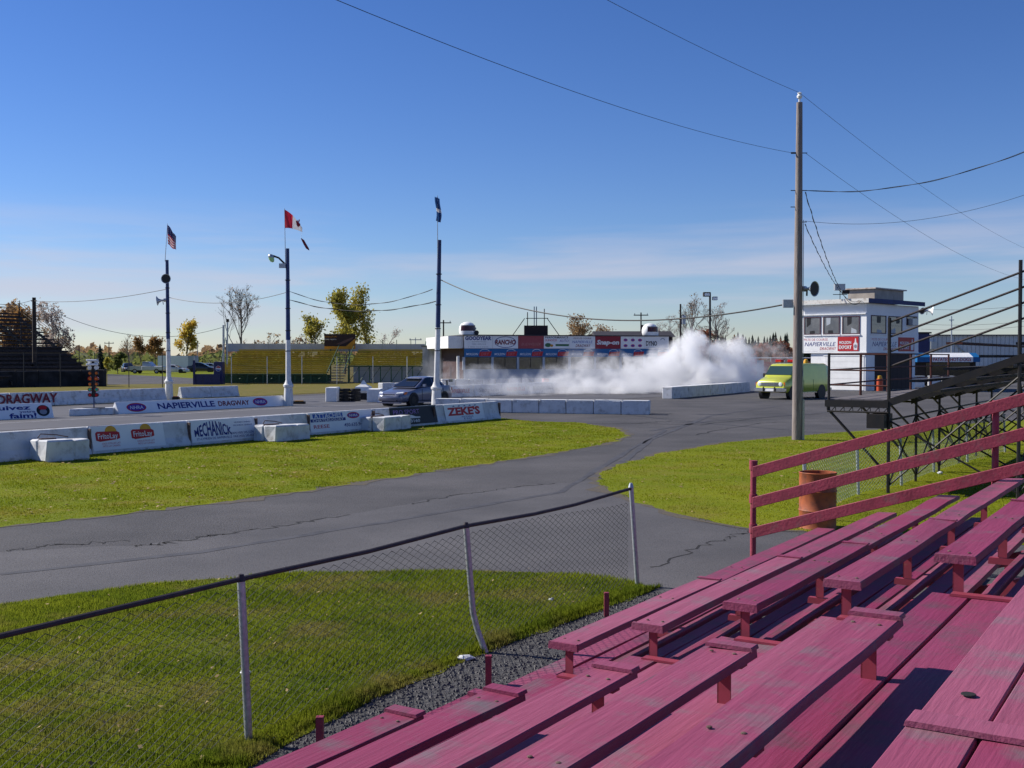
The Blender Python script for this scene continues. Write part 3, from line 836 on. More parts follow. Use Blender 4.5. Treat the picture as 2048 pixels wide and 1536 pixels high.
for i in range(len(joints) - 1):
    s0, s1 = joints[i] + 0.012, joints[i+1] - 0.012
    t = thing('concrete_barrier', names[i], 'barrier', NBC + nbd * s0, group='near barrier wall')
    fr = Frame(NBC + nbd * s0, nbn, ZV, nbd)
    MB().prism(fr, jersey_profile(), 0, s1 - s0).build('barrier_body', M_conc, t, bevel=0.02, jitter=0.006)
    NBO.append(t)
    if R.random() < 0.8:
        a = nbd * (s1 - s0)
        MB().box(Frame(NBC + nbd * (s1 - 0.02), nbd, ZV), -0.02, 0.02, 0.1, 0.7, 0.14, 0.25).build('joint_plate', M_stain, t)
def nb_panel(px0, px1, ti, m, z0=0.09, z1=0.74, name='advert_panel'):
    s0, s1 = nb_s(px0), nb_s(px1)
    fr, H = lean_frame(NBC, nbd, nbn, s0)
    t = NBO[ti]
    pn = MB().box(fr, 0, s1 - s0, 0, H, 0.004, 0.022).build(name, m, t)
    return pn, fr.at(0, 0, 0.023), s1 - s0, H
def oval_logo(fr, x, y, rx, ry, parent, word):
    MB().ellipse(fr, x, y, rx, ry, 0.004).build('oval_emblem', I_purple, parent)
    MB().ring(fr, x, y, rx, ry, rx*0.10, 0.006).build('oval_ring', I_red, parent)
    text(word, fr, x, y, ry*0.75, I_white, parent, shear=0.2, bold=0.4, w=rx*1.35, depth=0.008)
pn, fr, L, H = nb_panel(186, 331, 2, M_panelw)
for cx in (L*0.22, L*0.70):
    MB().ellipse(fr, cx + 0.10, H*0.74, 0.20, 0.18, 0.003).build('sun_emblem', I_yellow, pn)
    b = [(cx - 0.42, H*0.72), (cx - 0.36, H*0.79), (cx + 0.30, H*0.76), (cx + 0.38, H*0.70), (cx + 0.38, H*0.46), (cx + 0.28, H*0.42), (cx - 0.30, H*0.36), (cx - 0.42, H*0.42)]
    MB().flat(fr, b, 0.006).build('red_emblem', I_red, pn)
    text('FritoLay', fr, cx - 0.02, H*0.585, 0.15, I_white, pn, w=0.66, bold=0.4, depth=0.009)
    text('CROUSTILLES LAY', fr, cx + 0.06, H*0.27, 0.05, I_pink, pn, w=0.62); text('FRITO LAY CANADA', fr, cx + 0.06, H*0.16, 0.05, I_pink, pn, w=0.58)
pn, fr, L, H = nb_panel(384, 514, 3, M_panelw)
text('MECHANICK', fr, L*0.33, H*0.52, 0.34, I_navy, pn, w=L*0.56, bold=0.7, arc=0.75)
for yy, x_, w_, h_ in ((0.80, 0.80, 0.26, 0.045), (0.66, 0.80, 0.30, 0.045)):
    text('MECANIQUE GENERALE', fr, L*x_, H*yy, h_, I_navy, pn, w=L*w_)
text('CONTACT: JEAN (450) 245-5274', fr, L*0.66, H*0.30, 0.07, I_navy, pn, w=L*0.58); text('ST-CYPRIEN DE NAPIERVILLE  FAX (450) 245-0550', fr, L*0.52, H*0.14, 0.07, I_navy, pn, w=L*0.90)
pn, fr, L, H = nb_panel(622, 748, 5, M_panelw)
MB().flat(fr, [(L*0.06, H*0.72), (L*0.52, H*0.72), (L*0.52, H*0.94), (L*0.06, H*0.94)], 0.003).build('blue_bar', I_blue, pn)
text('ATTACHES', fr, L*0.29, H*0.83, 0.15, I_white, pn, w=L*0.42, bold=0.6, depth=0.007)
MB().flat(fr, [(L*0.02, H*0.52), (L*0.56, H*0.52), (L*0.56, H*0.68), (L*0.02, H*0.68)], 0.003).build('blue_bar', I_navy, pn)
text('CHATEAUGUAY', fr, L*0.29, H*0.60, 0.09, I_white, pn, w=L*0.48, bold=0.4, depth=0.007)
oval_logo(fr, L*0.69, H*0.76, L*0.10, H*0.17, pn, 'NHRA')
text('REESE', fr, L*0.17, H*0.28, 0.12, I_pink, pn, w=L*0.24, bold=0.5); text('450.635.9404', fr, L*0.70, H*0.27, 0.12, I_navy, pn, w=L*0.36, bold=0.3)
pn, fr, L, H = nb_panel(785, 876, 6, I_black)
MB().box(fr, -0.02, L + 0.02, H, H + 0.03, -0.01, 0.02).build('panel_border', I_grey, pn)
text('PRO SPORT', fr, L*0.34, H*0.74, 0.17, mat('violet_ink', (0.28, 0.16, 0.42), rough=0.5), pn, w=L*0.56, bold=0.2); text('265-3160', fr, L*0.40, H*0.20, 0.11, I_white, pn, w=L*0.40, bold=0.5)
MB().flat(fr, [(L*0.22, H*0.40), (L*0.30, H*0.52), (L*0.44, H*0.54), (L*0.52, H*0.44), (L*0.62, H*0.42), (L*0.62, H*0.35), (L*0.22, H*0.34)], 0.004).build('car_emblem', I_white, pn)
pn, fr, L, H = nb_panel(893, 970, 7, M_panelw)
text("ZEKE'S", fr, L*0.48, H*0.56, 0.30, I_red, pn, w=L*0.84, bold=1.3)
text('PIZZERIA', fr, L*0.55, H*0.20, 0.06, I_navy, pn, w=L*0.30); text('& BAR', fr, L*0.55, H*0.08, 0.06, I_navy, pn, w=L*0.22)
for k_ in range(5):
    MB().flat(fr, [(L*(0.2+0.14*k_), H*0.84), (L*(0.24+0.14*k_), H*0.93), (L*(0.27+0.14*k_), H*0.86)], 0.004).build('flame_emblem', I_navy, pn)
# loose blocks leaning on the near wall: two pieces each
for i, (px0, px1, pyb) in enumerate(((66, 182, 926), (530, 622, 885), (752, 824, 864))):
    q0 = G(px0 + (px1-px0)*0.24, pyb); q1 = G(px1, pyb - 6)
    d = (q1 - q0).normalized(); n_ = Vector((d.y, -d.x, 0)); Lb = (q1 - q0).length
    t = thing('concrete_block', ('largest chipped white concrete block on the lawn against the wall', 'white concrete block with rust stain against the wall', 'white concrete block before the black advert')[i], 'block', q0, group='loose blocks at the wall')
    h = 0.56 if i == 0 else 0.52
    fr = Frame(q0, d, ZV)
    MB().box(fr, 0, Lb*0.62, 0, h, -0.55, 0).build('front_block', M_conc, t, bevel=0.04, jitter=0.012)
    MB().box(fr, Lb*0.625, Lb, 0, h*0.98, -0.53, -0.02).build('side_block', M_conc, t, bevel=0.04, jitter=0.012)
    MB().box(fr, -0.02, Lb*0.5, 0.0, h*0.99, -1.0, -0.57).build('rear_block', M_conc, t, bevel=0.04, jitter=0.012)
    MB().box(fr, 0.05, Lb*0.4, h - 0.02, h + 0.03, -0.62, -0.5).build('mortar_joint', M_stain, t)
    MB().tube([fr(0.02, h + 0.04, -0.6), fr(0.1, h + 0.14, -0.6), fr(0.5, h + 0.10, -0.58), fr(0.8, h + 0.03, -0.56)], 0.014, 5).build('lifting_loop', M_stain, t)

# ------------------------------------------------------------------ block rows behind the wall end and before the tower
def block_row(p0, p1, n, h, dep, group, lab, drips=False, m_top=None, gap=0.02, first_gap=None):
    d = (p1 - p0).normalized(); L = (p1 - p0).length / n; n_ = Vector((d.y, -d.x, 0))
    for i in range(n):
        a = p0 + d * (L * i)
        t = thing('concrete_block', lab[i] if isinstance(lab, list) else lab, 'block', a, group=group)
        fr = Frame(a, d, ZV, n_)
        dz = R.uniform(-0.012, 0.012)
        MB().box(fr, gap, L - gap, 0, h + dz, -dep, 0).build('block_body', M_conc, t, bevel=0.03, jitter=0.010)
        mb = MB(); mb.box(fr, gap + 0.02, L - gap - 0.02, h + dz - 0.01, h + dz + 0.018, -dep + 0.02, -0.01)
        tp = mb.build('top_paint', m_top or M_conc_top, t)
        if drips:
            for k in range(R.randint(0, 2)):
                x = R.uniform(0.15, L - 0.15); l = R.uniform(0.04, 0.14)
                MB().flat(fr.at(0, h, 0.004), [(x - 0.06, 0.0), (x + 0.06, 0), (x + 0.02, -l), (x - 0.03, -l*0.8)], 0).build('paint_drip', M_conc_top, t)
ORD = ['first', 'second', 'third', 'fourth', 'fifth', 'sixth', 'seventh', 'eighth', 'ninth', 'tenth', 'eleventh', 'twelfth', 'thirteenth', 'fourteenth']
block_row(G(868, 824), G(1298, 830), 8, 0.64, 0.60, 'block row behind the barrier end', [f'white block with paint drips, {ORD[i]} from the flag pole in its row' for i in range(8)], True)
block_row(G(1344, 798), G(1500, 784), 11, 0.74, 0.66, 'block row before the tyre smoke', [f'white block below the tyre smoke, {ORD[i]} from the lit end of its row' for i in range(11)])
q = G(1331, 797); t = tag(MB().box(Frame(q, (1, 0, 0), ZV), -0.1, 0.28, 0, 0.74, -0.6, 0).build('concrete_block', M_conc, bevel=0.02), 'single white block standing loose at the end of the row below the smoke', 'block')
# far rows, seen past the smoke
block_row(G(1490, 776), G(1640, 770), 6, 0.75, 0.6, 'blocks beyond the green van', [f'pale block beyond the smoke, {ORD[i]} towards the green van' for i in range(6)])

def wall_line(p0, p1, n, h, group, labs, b=0.28, t_=0.10):
    d = (p1 - p0).normalized(); L = (p1 - p0).length / n; n_ = Vector((d.y, -d.x, 0)); out = []
    for i in range(n):
        a = p0 + d * (L * i) - n_ * b
        t = thing('concrete_barrier', labs[i], 'barrier', a, group=group)
        MB().prism(Frame(a, n_, ZV, d), jersey_profile(h, b, t_), 0.015, L - 0.015).build('barrier_body', M_conc, t, bevel=0.02, jitter=0.006)
        out.append((t, a, d, n_, L))
    return out
far = wall_line(G(-70, 819), G(335, 801), 5, 0.76, 'far lane barrier wall', ['white far lane barrier with red speedway lettering at the picture edge', 'white far lane barrier just past the red lettering', 'white far lane barrier behind the starting light tree', 'white far lane barrier next before the first flag pole', 'last white far lane barrier at the first flag pole'])
fr, H = lean_frame(far[0][1], far[0][2], far[0][3], 0)
def _on(o, d, px):
    a_ = (px - 1024) / F
    return (a_ * o.y - o.x) / (d.x - a_ * d.y)
s_a, s_b = _on(far[0][1] + far[0][3] * 0.2, far[0][2], -8), _on(far[0][1] + far[0][3] * 0.2, far[0][2], 116)
text('DRAGWAY', fr.at(0, 0, 0.014), (s_a + s_b) / 2, H*0.52, 0.50, I_maroon, far[0][0], w=s_b - s_a, bold=0.8, shear=0.15)
wall_line(G(364, 797), G(480, 793), 2, 0.72, 'short wall past the flag pole', ['short white wall piece right after the first flag pole', 'short white wall piece ending before the second flag pole'])
mw = wall_line(G(890, 796), G(1110, 786), 4, 0.80, 'median wall behind the car', ['hazy white wall piece just behind the grey car', 'hazy white wall piece with faded red script behind the block row', 'hazy white wall piece with faded dark script in the smoke', 'last hazy white wall piece swallowed by smoke'])
for i, s_ in enumerate(('NAPIERVILLE', 'Snap-on', 'NAPIERVILLE', 'BUDWEISER')):
    t, a, d, n_, L = mw[i]; fr, H = lean_frame(a, d, n_, 0); text(s_, fr.at(0, 0, 0.012), L*0.5, H*0.5, 0.26, (I_pink, I_grey)[i % 2], t, w=L*0.7, shear=0.15)
block_row(G(884, 777), G(1120, 775), 9, 0.76, 0.6, 'blocks before the spectator lodge', [f'white block below the lodge windows, {ORD[i]} from the entrance post' for i in range(9)])
block_row(G(765, 783), G(840, 781), 3, 0.62, 0.6, 'blocks past the car bonnet', [f'grey white block beyond the car bonnet, {ORD[i]} in line' for i in range(3)])
# red water barrel by the wall
q = G(1091, 779); bt = thing('red_barrel', 'red barrel half hidden in smoke before the lodge', 'barrel', q)
MB().lathe(Frame(q, (1, 0, 0), (0, 1, 0), ZV), [(0.28, 0), (0.28, 0.3), (0.30, 0.32), (0.28, 0.34), (0.28, 0.85), (0.26, 0.88)], 16).build('barrel_shell', I_pink, bt, smooth=True)

# median A-shaped signs
def a_sign(p0, p1, h, half, label, m=M_panelw, nm='track_sign'):
    d = (p1 - p0).normalized(); n_ = Vector((d.y, -d.x, 0)); L = (p1 - p0).length
    t = thing(nm, label, 'sign', p0)
    c = p0 - n_ * half
    MB().prism(Frame(c, n_, ZV, d), [(-half, 0), (half, 0), (0.02, h), (-0.02, h)], 0.0, L).build('sign_body', M_white, t)
    p1_ = c + n_ * half; up = (c + n_*0.02 + ZV*h) - p1_
    fr = Frame(p1_, d, up); H = up.length
    pn = MB().box(fr, 0.03, L - 0.03, 0.03, H - 0.01, 0.003, 0.012).build('sign_panel', m, t)
    return t, pn, fr.at(0, 0, 0.013), L, H
t, pn, fr, L, H = a_sign(G(238, 829), G(572, 812), 0.56, 0.30, 'long white ridge sign lettered with the speedway name between the lanes')
oval_logo(fr, L*0.10, H*0.5, L*0.052, H*0.36, pn, 'NHRA')
text('NAPIERVILLE', fr, L*0.38, H*0.52, 0.30, I_navy, pn, w=L*0.33, bold=0.8); text('DRAGWAY', fr, L*0.665, H*0.50, 0.26, I_maroon, pn, w=L*0.20, bold=0.8, shear=0.1)
oval_logo(fr, L*0.835, H*0.5, L*0.048, H*0.36, pn, 'NHRA')
t, pn, fr, L, H = a_sign(G(-150, 846), G(108, 836), 0.66, 0.30, 'white ridge sign with dark slogan and round emblem at the picture edge')
text('Suivez', fr, L*0.66, H*0.74, 0.20, I_navy, pn, w=L*0.32, bold=0.8); text('votre', fr, L*0.79, H*0.47, 0.11, I_navy, pn, w=L*0.13, bold=0.5); text('faim!', fr, L*0.75, H*0.22, 0.22, I_navy, pn, w=L*0.22, bold=0.8)
MB().ellipse(fr, L*0.92, H*0.5, L*0.055, H*0.36, 0.004).build('round_emblem', I_black, pn); MB().ellipse(fr, L*0.92, H*0.68, L*0.035, H*0.14, 0.007).build('emblem_hat', I_red, pn)
MB().ellipse(fr, L*0.92, H*0.42, L*0.03, H*0.17, 0.007).build('emblem_disc', I_grey, pn)

# starting-light tree
q = G(188, 830)
b0, b1 = G(146, 832), G(233, 828)
t = tag(MB().prism(Frame((b0 + b1) / 2, Vector((0, 1, 0)), ZV, (b1 - b0)), [(-0.5, 0), (0.5, 0), (0.46, 0.32), (-0.46, 0.32)], -(b1-b0).length/2, (b1-b0).length/2).build('light_plinth', M_conc, bevel=0.03), 'low white concrete plinth under the starting light tree', 'plinth')
q = (b0 + b1) / 2
q = Vector((P(188, 820, q.y).x, q.y, 0.32))
ct = thing('starting_light_tree', 'slim drag race starting light tree with lamps in pairs', 'starting light', q)
MB().tube([q, q + ZV*0.5], 0.03, 8).build('stand_pole', M_blue_pole, ct)
MB().cbox(q + ZV*0.012, 0.9, 0.35, 0.024).build('stand_plate', M_black, ct)
MB().cbox(q + ZV*(0.5 + 0.85), 0.16, 0.12, 1.7).build('light_mast', I_black, ct)
cols = [M_lampglass, M_lampglass, M_orange_lens, M_orange_lens, M_orange_lens, mat('green_lens', (0.02, 0.45, 0.25), rough=0.2), M_red_lens]
for i, m_ in enumerate(cols):
    for sx in (-1, 1):
        c = q + Vector((sx*0.15, -0.05, 2.10 - 0.25*i))
        lp = MB().lathe(Frame(c, (1, 0, 0), ZV, (0, -1, 0)), [(0.075, -0.10), (0.09, 0.0), (0.095, 0.05), (0.085, 0.05), (0.075, 0.03)], 14).build('lamp_hood', M_white if i < 2 else (M_red_lens if i % 2 else I_black), ct, smooth=True)
        MB().lathe(Frame(c, (1, 0, 0), ZV, (0, -1, 0)), [(0.07, 0.032), (0.045, 0.055), (0.01, 0.06)], 12).build('lamp_lens', m_, lp, smooth=True)
for i in range(2):
    MB().box(Frame(q + ZV*(2.16 - 0.19*i), (1, 0, 0), ZV), -0.24, 0.24, -0.02, 0.07, 0.02, 0.30).build('top_hood', M_conc_top, ct, bevel=0.02)

# equipment between the blocks before the grandstand
q = G(668, 804)
tag(MB().box(Frame(q, (1, 0, 0), ZV), -0.50, 0.15, 0, 0.85, -1.4, 0).build('concrete_block', M_conc_top, bevel=0.03), 'upright white block beside the dark tyre wall', 'block')
q = G(708, 803)
ty = thing('tyre_wall', 'dark tyre wall between two white blocks', 'tyre wall', q)
for k in range(4):
    for j in range(2):
        MB().lathe(Frame(q + Vector((-0.6 + j*0.62, 0.5, 0.10 + k*0.19)), (1, 0, 0), (0, 1, 0), ZV), [(0.18, -0.09), (0.30, -0.085), (0.33, 0), (0.30, 0.085), (0.18, 0.09)], 14).build('tyre', M_tyre, ty, smooth=True)
q = G(740, 805)
tag(MB().box(Frame(q, (1, 0, 0), ZV), -0.18, 0.6, 0, 0.78, -1.6, 0).build('concrete_block', M_conc_top, bevel=0.03), 'upright white block just ahead of the car nose', 'block')
q = G(722, 801); mk = thing('covered_machine', 'small machine under a peaked white cover near the car nose', 'machine', q + Vector((0, 1.2, 0)))
q = q + Vector((0, 1.2, 0))
MB().loft([[q + Vector((x*s_, y*s_, z)) for x, y in ((-.55, -.4), (.45, -.4), (.55, .3), (-.4, .4))] for s_, z in ((0.8, 0.42), (1.0, 0.55), (0.85, 0.8), (0.35, 0.95), (0.08, 1.2))]).build('white_cover', M_conc_top, mk)
MB().cbox(q + ZV*0.22, 0.8, 0.6, 0.42).build('machine_body', I_black, mk)
q = G(598, 808); tm = thing('timing_box', 'tiny orange topped timing box on the lane by the second pole', 'box', q)
MB().cbox(q + ZV*0.08, 0.7, 0.3, 0.14).build('box_body', I_black, tm); MB().cbox(q + ZV*0.17, 0.5, 0.2, 0.05).build('box_lid', I_gold, tm)
q = G(352, 800); tm = thing('timing_box', 'tiny dark timing box by the first flag pole base', 'box', q)
MB().cbox(q + ZV*0.1, 0.4, 0.3, 0.18).build('box_body', I_black, tm); MB().cbox(q + ZV*0.21, 0.3, 0.2, 0.04).build('box_lid', I_maroon, tm)
# ------------------------------------------------------------------ poles, flags, horns, cables
def horn(c, d, r, label, m=M_galv, back=0.45):
    d = Vector(d).normalized()
    ref = ZV if abs(d.z) < 0.9 else Vector((1, 0, 0))
    x = d.cross(ref).normalized()
    fr = Frame(c, x, x.cross(d), d)
    t = thing('horn_speaker', label, 'horn speaker', c)
    MB().lathe(fr, [(r*0.16, -r*1.5), (r*0.2, -r*0.9), (r*0.45, -r*0.35), (r, 0), (r*0.96, r*0.02), (r*0.42, -r*0.30), (r*0.1, -r*0.7)], 18).build('horn_bell', m, t, smooth=True)
    MB().lathe(fr, [(r*0.36, -r*1.9), (r*0.36, -r*1.35), (r*0.2, -r*1.3)], 12).build('horn_driver', M_alloy, t, smooth=True)
    MB().box(fr, -0.03, 0.03, -r*0.9, -r*0.1, -r*1.2, -r*1.1).build('horn_bracket', M_black, t)
    MB().lathe(fr, [(r*0.86, -r*0.03), (r*0.40, -r*0.29), (r*0.12, -r*0.60)], 18).build('horn_throat', mat('dark_horn_throat', (0.03, 0.03, 0.032), rough=0.6), t, smooth=True)
    return t
POLES = []
pole_info = [((338, 799), 520, 535, 678, 447, 'flag pole painted white and blue with two horn speakers'), ((577, 812), 497, None, 680, 417, 'flag pole painted white and blue carrying a street lamp'),
             ((873, 820), 480, None, 655, 391, 'flag pole painted white and blue standing beside the grey car')]
for i, ((bx, by), ytop, _, ysplit, yflag, lab) in enumerate(pole_info):
    b = G(bx, by)
    tx = (334, 575, 879)[i]
    top = P(tx, ytop, b.y); sp = b.lerp(top, 0.0)
    zs = P(bx, ysplit, b.y).z; k = zs / top.z
    mid = Vector((b.x + (top.x - b.x) * k, b.y, zs))
    t = thing('flag_pole', lab, 'flag pole', b, group='flag poles on the strip')
    MB().tube([b + ZV*0.9, mid], [0.15, 0.125], 14).build('lower_shaft', M_white_pole, t, smooth=True)
    MB().tube([mid, top], [0.122, 0.095], 14).build('upper_shaft', M_blue_pole, t, smooth=True)
    MB().lathe(Frame(b, (1, 0, 0), (0, 1, 0), ZV), [(0.26, 0), (0.25, 0.5), (0.22, 1.0), (0.27, 1.04), (0.28, 1.14), (0.22, 1.2), (0.17, 1.32), (0.15, 1.4)], 16).build('pole_base', M_white_pole, t, smooth=True)
    for z_ in (0.35, 0.48, 0.62, 0.8):
        MB().lathe(Frame(b.lerp(top, z_), (1, 0, 0), (0, 1, 0), (top - b)), [(0.15, -0.02), (0.15, 0.02)], 12).build('band', M_black, t)
    ft = P((335, 569, 875)[i], yflag, b.y - 0.1)
    MB().tube([top - ZV*(0.1 if i == 0 else 0.9) + Vector((-0.09, -0.1, 0)), ft], [0.022, 0.014], 8).build('flag_staff', M_galv, t, smooth=True)
    POLES.append((b, top, ft, t))
def lerp_pole(i, py):
    b, top, _, _ = POLES[i]; z = P(1024, py, b.y).z
    return b.lerp(top, z / top.z)
# flags as real cloth sheets
def cloth(fr, nx, ny, f):
    vs = [fr(*f(i/nx, j/ny)) for j in range(ny+1) for i in range(nx+1)]
    fs = [(j*(nx+1)+i, j*(nx+1)+i+1, (j+1)*(nx+1)+i+1, (j+1)*(nx+1)+i) for j in range(ny) for i in range(nx)]
    return vs, fs
def cloth_part(fr, f, u0, u1, v0, v1, name, m, parent, off=0.0, nx=8, ny=5):
    mb = MB(); vs, fs = cloth(fr, nx, ny, lambda a, b: (lambda q: (q[0], q[1], q[2] + off))(f(u0 + (u1-u0)*a, v0 + (v1-v0)*b)))
    mb.add(vs, fs); o = mb.build(name, m, parent, smooth=True); return o
b, top, ft, pt = POLES[0]
fl = thing('flag', 'small stars and stripes flag drooping on the first pole', 'flag', ft)
F0 = Frame(ft + Vector((0.02, 0, 0)), (1, 0, 0), ZV)
f0 = lambda u, v: (0.52*u, -1.28 + 1.18*v - 0.72*u*(0.55 + 0.45*v) + 0.05*math.sin(9*u), 0.10*math.sin(7*u + 2*v))
for k in range(13):
    cloth_part(F0, f0, 0, 1, k/13, (k+1)/13, 'stripe', (flatc('flag_red', (0.50, 0.05, 0.07)) if k % 2 == 0 else flatc('flag_white', (0.72, 0.70, 0.72))), fl, ny=1)
cloth_part(F0, f0, 0, 1.0, 7/13, 1.0, 'canton', flatc('flag_blue', (0.06, 0.07, 0.22)), fl, 0.012)
for k in range(20):
    u, v = 0.1 + 0.2*(k % 5), 0.6 + 0.1*(k//5); a = f0(u, v); MB().ellipse(F0, a[0], a[1], 0.025, 0.025, a[2] + 0.022, 6).build('star', I_white, fl)
b, top, ft, pt = POLES[1]
fl = thing('flag', 'torn red and white maple leaf flag on the second pole', 'flag', ft)
F1 = Frame(ft + Vector((0.02, 0, 0)), (1, 0, 0), ZV)
f1 = lambda u, v: (1.25*u, -1.05 + 0.98*v - 0.95*u*u*(0.4 + 0.6*v) - 0.55*u*v - 0.0*u, 0.16*math.sin(6*u + v))
cloth_part(F1, f1, 0, 0.34, 0, 1, 'red_bar', flatc('flag_bright_red', (0.62, 0.02, 0.05)), fl)
cloth_part(F1, lambda u, v: f1(u, v*(1 - 0.55*max(0, u-0.34))), 0.341, 0.72, 0.0, 1, 'white_field', flatc('flag_white', (0.72, 0.70, 0.72)), fl)
c_ = f1(0.54, 0.62)
leaf = [(0, -.26), (.02, -.1), (.16, -.12), (.13, -.05), (.25, .06), (.2, .09), (.22, .18), (.12, .15), (.1, .2), (.04, .12), (.06, .28), (0, .34), (-.06, .28), (-.04, .12), (-.1, .2), (-.12, .15), (-.2, .18), (-.18, .09), (-.25, .06), (-.13, -.05), (-.16, -.12), (-.02, -.1)]
MB().flat(Frame(F1(c_[0], c_[1], c_[2] + 0.05), (0.62, 0, -0.78), (0.35, 0, 0.94)), [(x*0.75, y*0.85) for x, y in leaf], 0).build('leaf_emblem', flatc('flag_dark_red', (0.25, 0.01, 0.03)), fl)
# the torn outer strip hangs on by a thread
st = P(602, 476, b.y - 0.1)
mb = MB(); mb.loft([[st + Vector((0.44*s_ + dx, 0.05*math.sin(5*s_) + dy, -0.68*s_ + 0.03*math.sin(7*s_))) for dx, dy in ((-w_, 0), (0, .02), (w_, 0), (0, -.02))] for s_, w_ in ((0, .01), (.2, .07), (.5, .08), (.8, .08), (1, .02))])
mb.build('torn_strip', flatc('flag_dark_red', (0.25, 0.01, 0.03)), fl)
MB().tube([F1(*f1(0.72, 0.2)), st], 0.004, 4).build('thread', I_white, fl)
b, top, ft, pt = POLES[2]
fl = thing('flag', 'blue and white flag hanging limp on the third pole', 'flag', ft)
F2 = Frame(ft + Vector((0.01, 0, 0)), (1, 0, 0), ZV)
f2 = lambda u, v: (-0.10 + 0.24*u + 0.05*math.sin(5*v), -1.25 + 1.2*v - 0.1*u, 0.12*math.sin(9*u + 3*v))
cloth_part(F2, f2, 0, 1, 0, 0.38, 'blue_field', flatc('flag_quebec_blue', (0.03, 0.09, 0.26)), fl); cloth_part(F2, f2, 0, 1, 0.38, 0.52, 'white_cross', flatc('flag_white', (0.72, 0.70, 0.72)), fl)
cloth_part(F2, f2, 0, 1, 0.52, 1, 'blue_field', flatc('flag_quebec_blue', (0.03, 0.09, 0.26)), fl)
p = lerp_pole(0, 558); horn(p + Vector((0, -0.28, 0)), (0.05, -1, -0.05), 0.30, 'round grey horn speaker facing the bleachers high on the first pole')
p = lerp_pole(0, 600); horn(p + Vector((-0.62, -0.1, -0.06)), (-1, -0.15, -0.12), 0.30, 'grey horn speaker pointing sideways lower on the first pole')
# street lamp on pole 2
p = lerp_pole(1, 518)
lm = thing('street_lamp', 'cobra head street lamp with pale green lens on the second pole', 'street lamp', p)
MB().tube([p + Vector((-0.1, -0.1, -0.3)), p + Vector((-0.45, -0.12, 0.05)), p + Vector((-0.75, -0.12, 0.16))], 0.05, 8).build('lamp_arm', M_darkpole, lm)
MB().lathe(Frame(p + Vector((-0.86, -0.12, 0.12)), (1, 0, 0), (0, 1, 0), (-0.3, 0, 1)), [(0.16, -0.06), (0.17, 0.0), (0.12, 0.10), (0.05, 0.14)], 14).build('lamp_head', M_galv, lm, smooth=True)
MB().lathe(Frame(p + Vector((-0.86, -0.12, 0.06)), (1, 0, 0), (0, 1, 0), (-0.3, 0, 1)), [(0.02, -0.26), (0.10, -0.22), (0.145, -0.10), (0.15, 0.0)], 14).build('lamp_lens', mat('pale_green_lens', (0.45, 0.72, 0.30), rough=0.2), lm, smooth=True)
p = lerp_pole(1, 533); cb = tag(MB().cbox(p + Vector((-0.25, -0.12, 0.03)), 0.34, 0.2, 0.24).build('control_box', M_galv), 'small grey control box under the lamp on the second pole', 'control box')

# utility pole
ub = G(1594, 880)
ut = Vector((P(1599, 205, ub.y).x, ub.y, P(1599, 205, ub.y).z))
up_ = thing('utility_pole', 'tall bare wooden utility pole on the lawn edge', 'utility pole', ub)
MB().tube([ub - ZV*0.05, ub.lerp(ut, 0.3), ub.lerp(ut, 0.65), ut], [0.165, 0.148, 0.122, 0.095], 16).build('pole_shaft', M_wood, up_, smooth=True)
ins = MB().lathe(Frame(ut, (1, 0, 0), (0, 1, 0), ZV), [(0.03, 0), (0.03, 0.13), (0.08, 0.14), (0.09, 0.20), (0.05, 0.25), (0.07, 0.30), (0.02, 0.33)], 12).build('insulator', M_white, up_, smooth=True)
def on_pole(py):
    z = P(1024, py, ub.y).z; return ub.lerp(ut, z / ut.z)
for py, s_ in ((306, -1), (306, 1), (381, -1), (381, 1), (414, -1), (444, 1)):
    p = on_pole(py); MB().tube([p + Vector((s_*0.10, 0, 0)), p + Vector((s_*0.26, 0, 0))], 0.03 if s_ < 0 and py == 306 else 0.015, 6).build('pole_bolt', M_black, up_)
MB().tube([on_pole(870) + Vector((0.17, -0.05, 0)), on_pole(440) + Vector((0.145, -0.05, 0))], 0.012, 5).build('ground_wire', M_galv, up_)
MB().box(Frame(on_pole(830) + Vector((0.17, -0.08, 0)), (1, 0, 0), ZV), -0.03, 0.04, -0.8, 0.5, -0.02, 0.03).build('wire_guard', M_galv, up_)
horn(on_pole(580) + Vector((0.45, -0.3, 0.02)), (0.75, -0.9, -0.05), 0.25, 'dark mouthed horn speaker on the wooden utility pole', M_galv)
tag(MB().cbox(on_pole(607) + Vector((-0.3, 0.12, 0)), 0.32, 0.15, 0.26).build('junction_box', M_galv), 'small grey junction box on the wooden utility pole', 'junction box')

def cable(a, b, sag, r, label, n=28, twist=False):
    a, b = Vector(a), Vector(b); pts = []
    for i in range(n + 1):
        t = i / n; p = a.lerp(b, t); p.z -= 4 * sag * t * (1 - t); pts.append(p)
    mb = MB(); mb.tube(pts, r, 5, caps=False)
    if twist:
        d = (b - a).normalized(); sx = d.cross(ZV).normalized(); m_ = n * 4; p2 = []
        for i in range(m_ + 1):
            t = i / m_; p = a.lerp(b, t); p.z -= 4 * sag * t * (1 - t); an = t * (b - a).length * 2.6
            p2.append(p + sx * math.cos(an) * r * 2.2 + ZV * math.sin(an) * r * 2.2)
        mb.tube(p2, r * 0.9, 4, caps=False)
    return tag(mb.build('overhead_cable', M_cable), label, 'cable')
pa = on_pole(306); cable(pa - U*45 + ZV*0.2, pa + Vector((-0.2, 0, 0)), 1.15, 0.006, 'thin cable from the picture top down to the upper utility pole bolt', 40)
cable(pa + Vector((0.2, 0, 0)), pa + U*75 + ZV*0.1, 1.4, 0.006, 'thin cable running away from the upper pole bolt over the tower', 40)
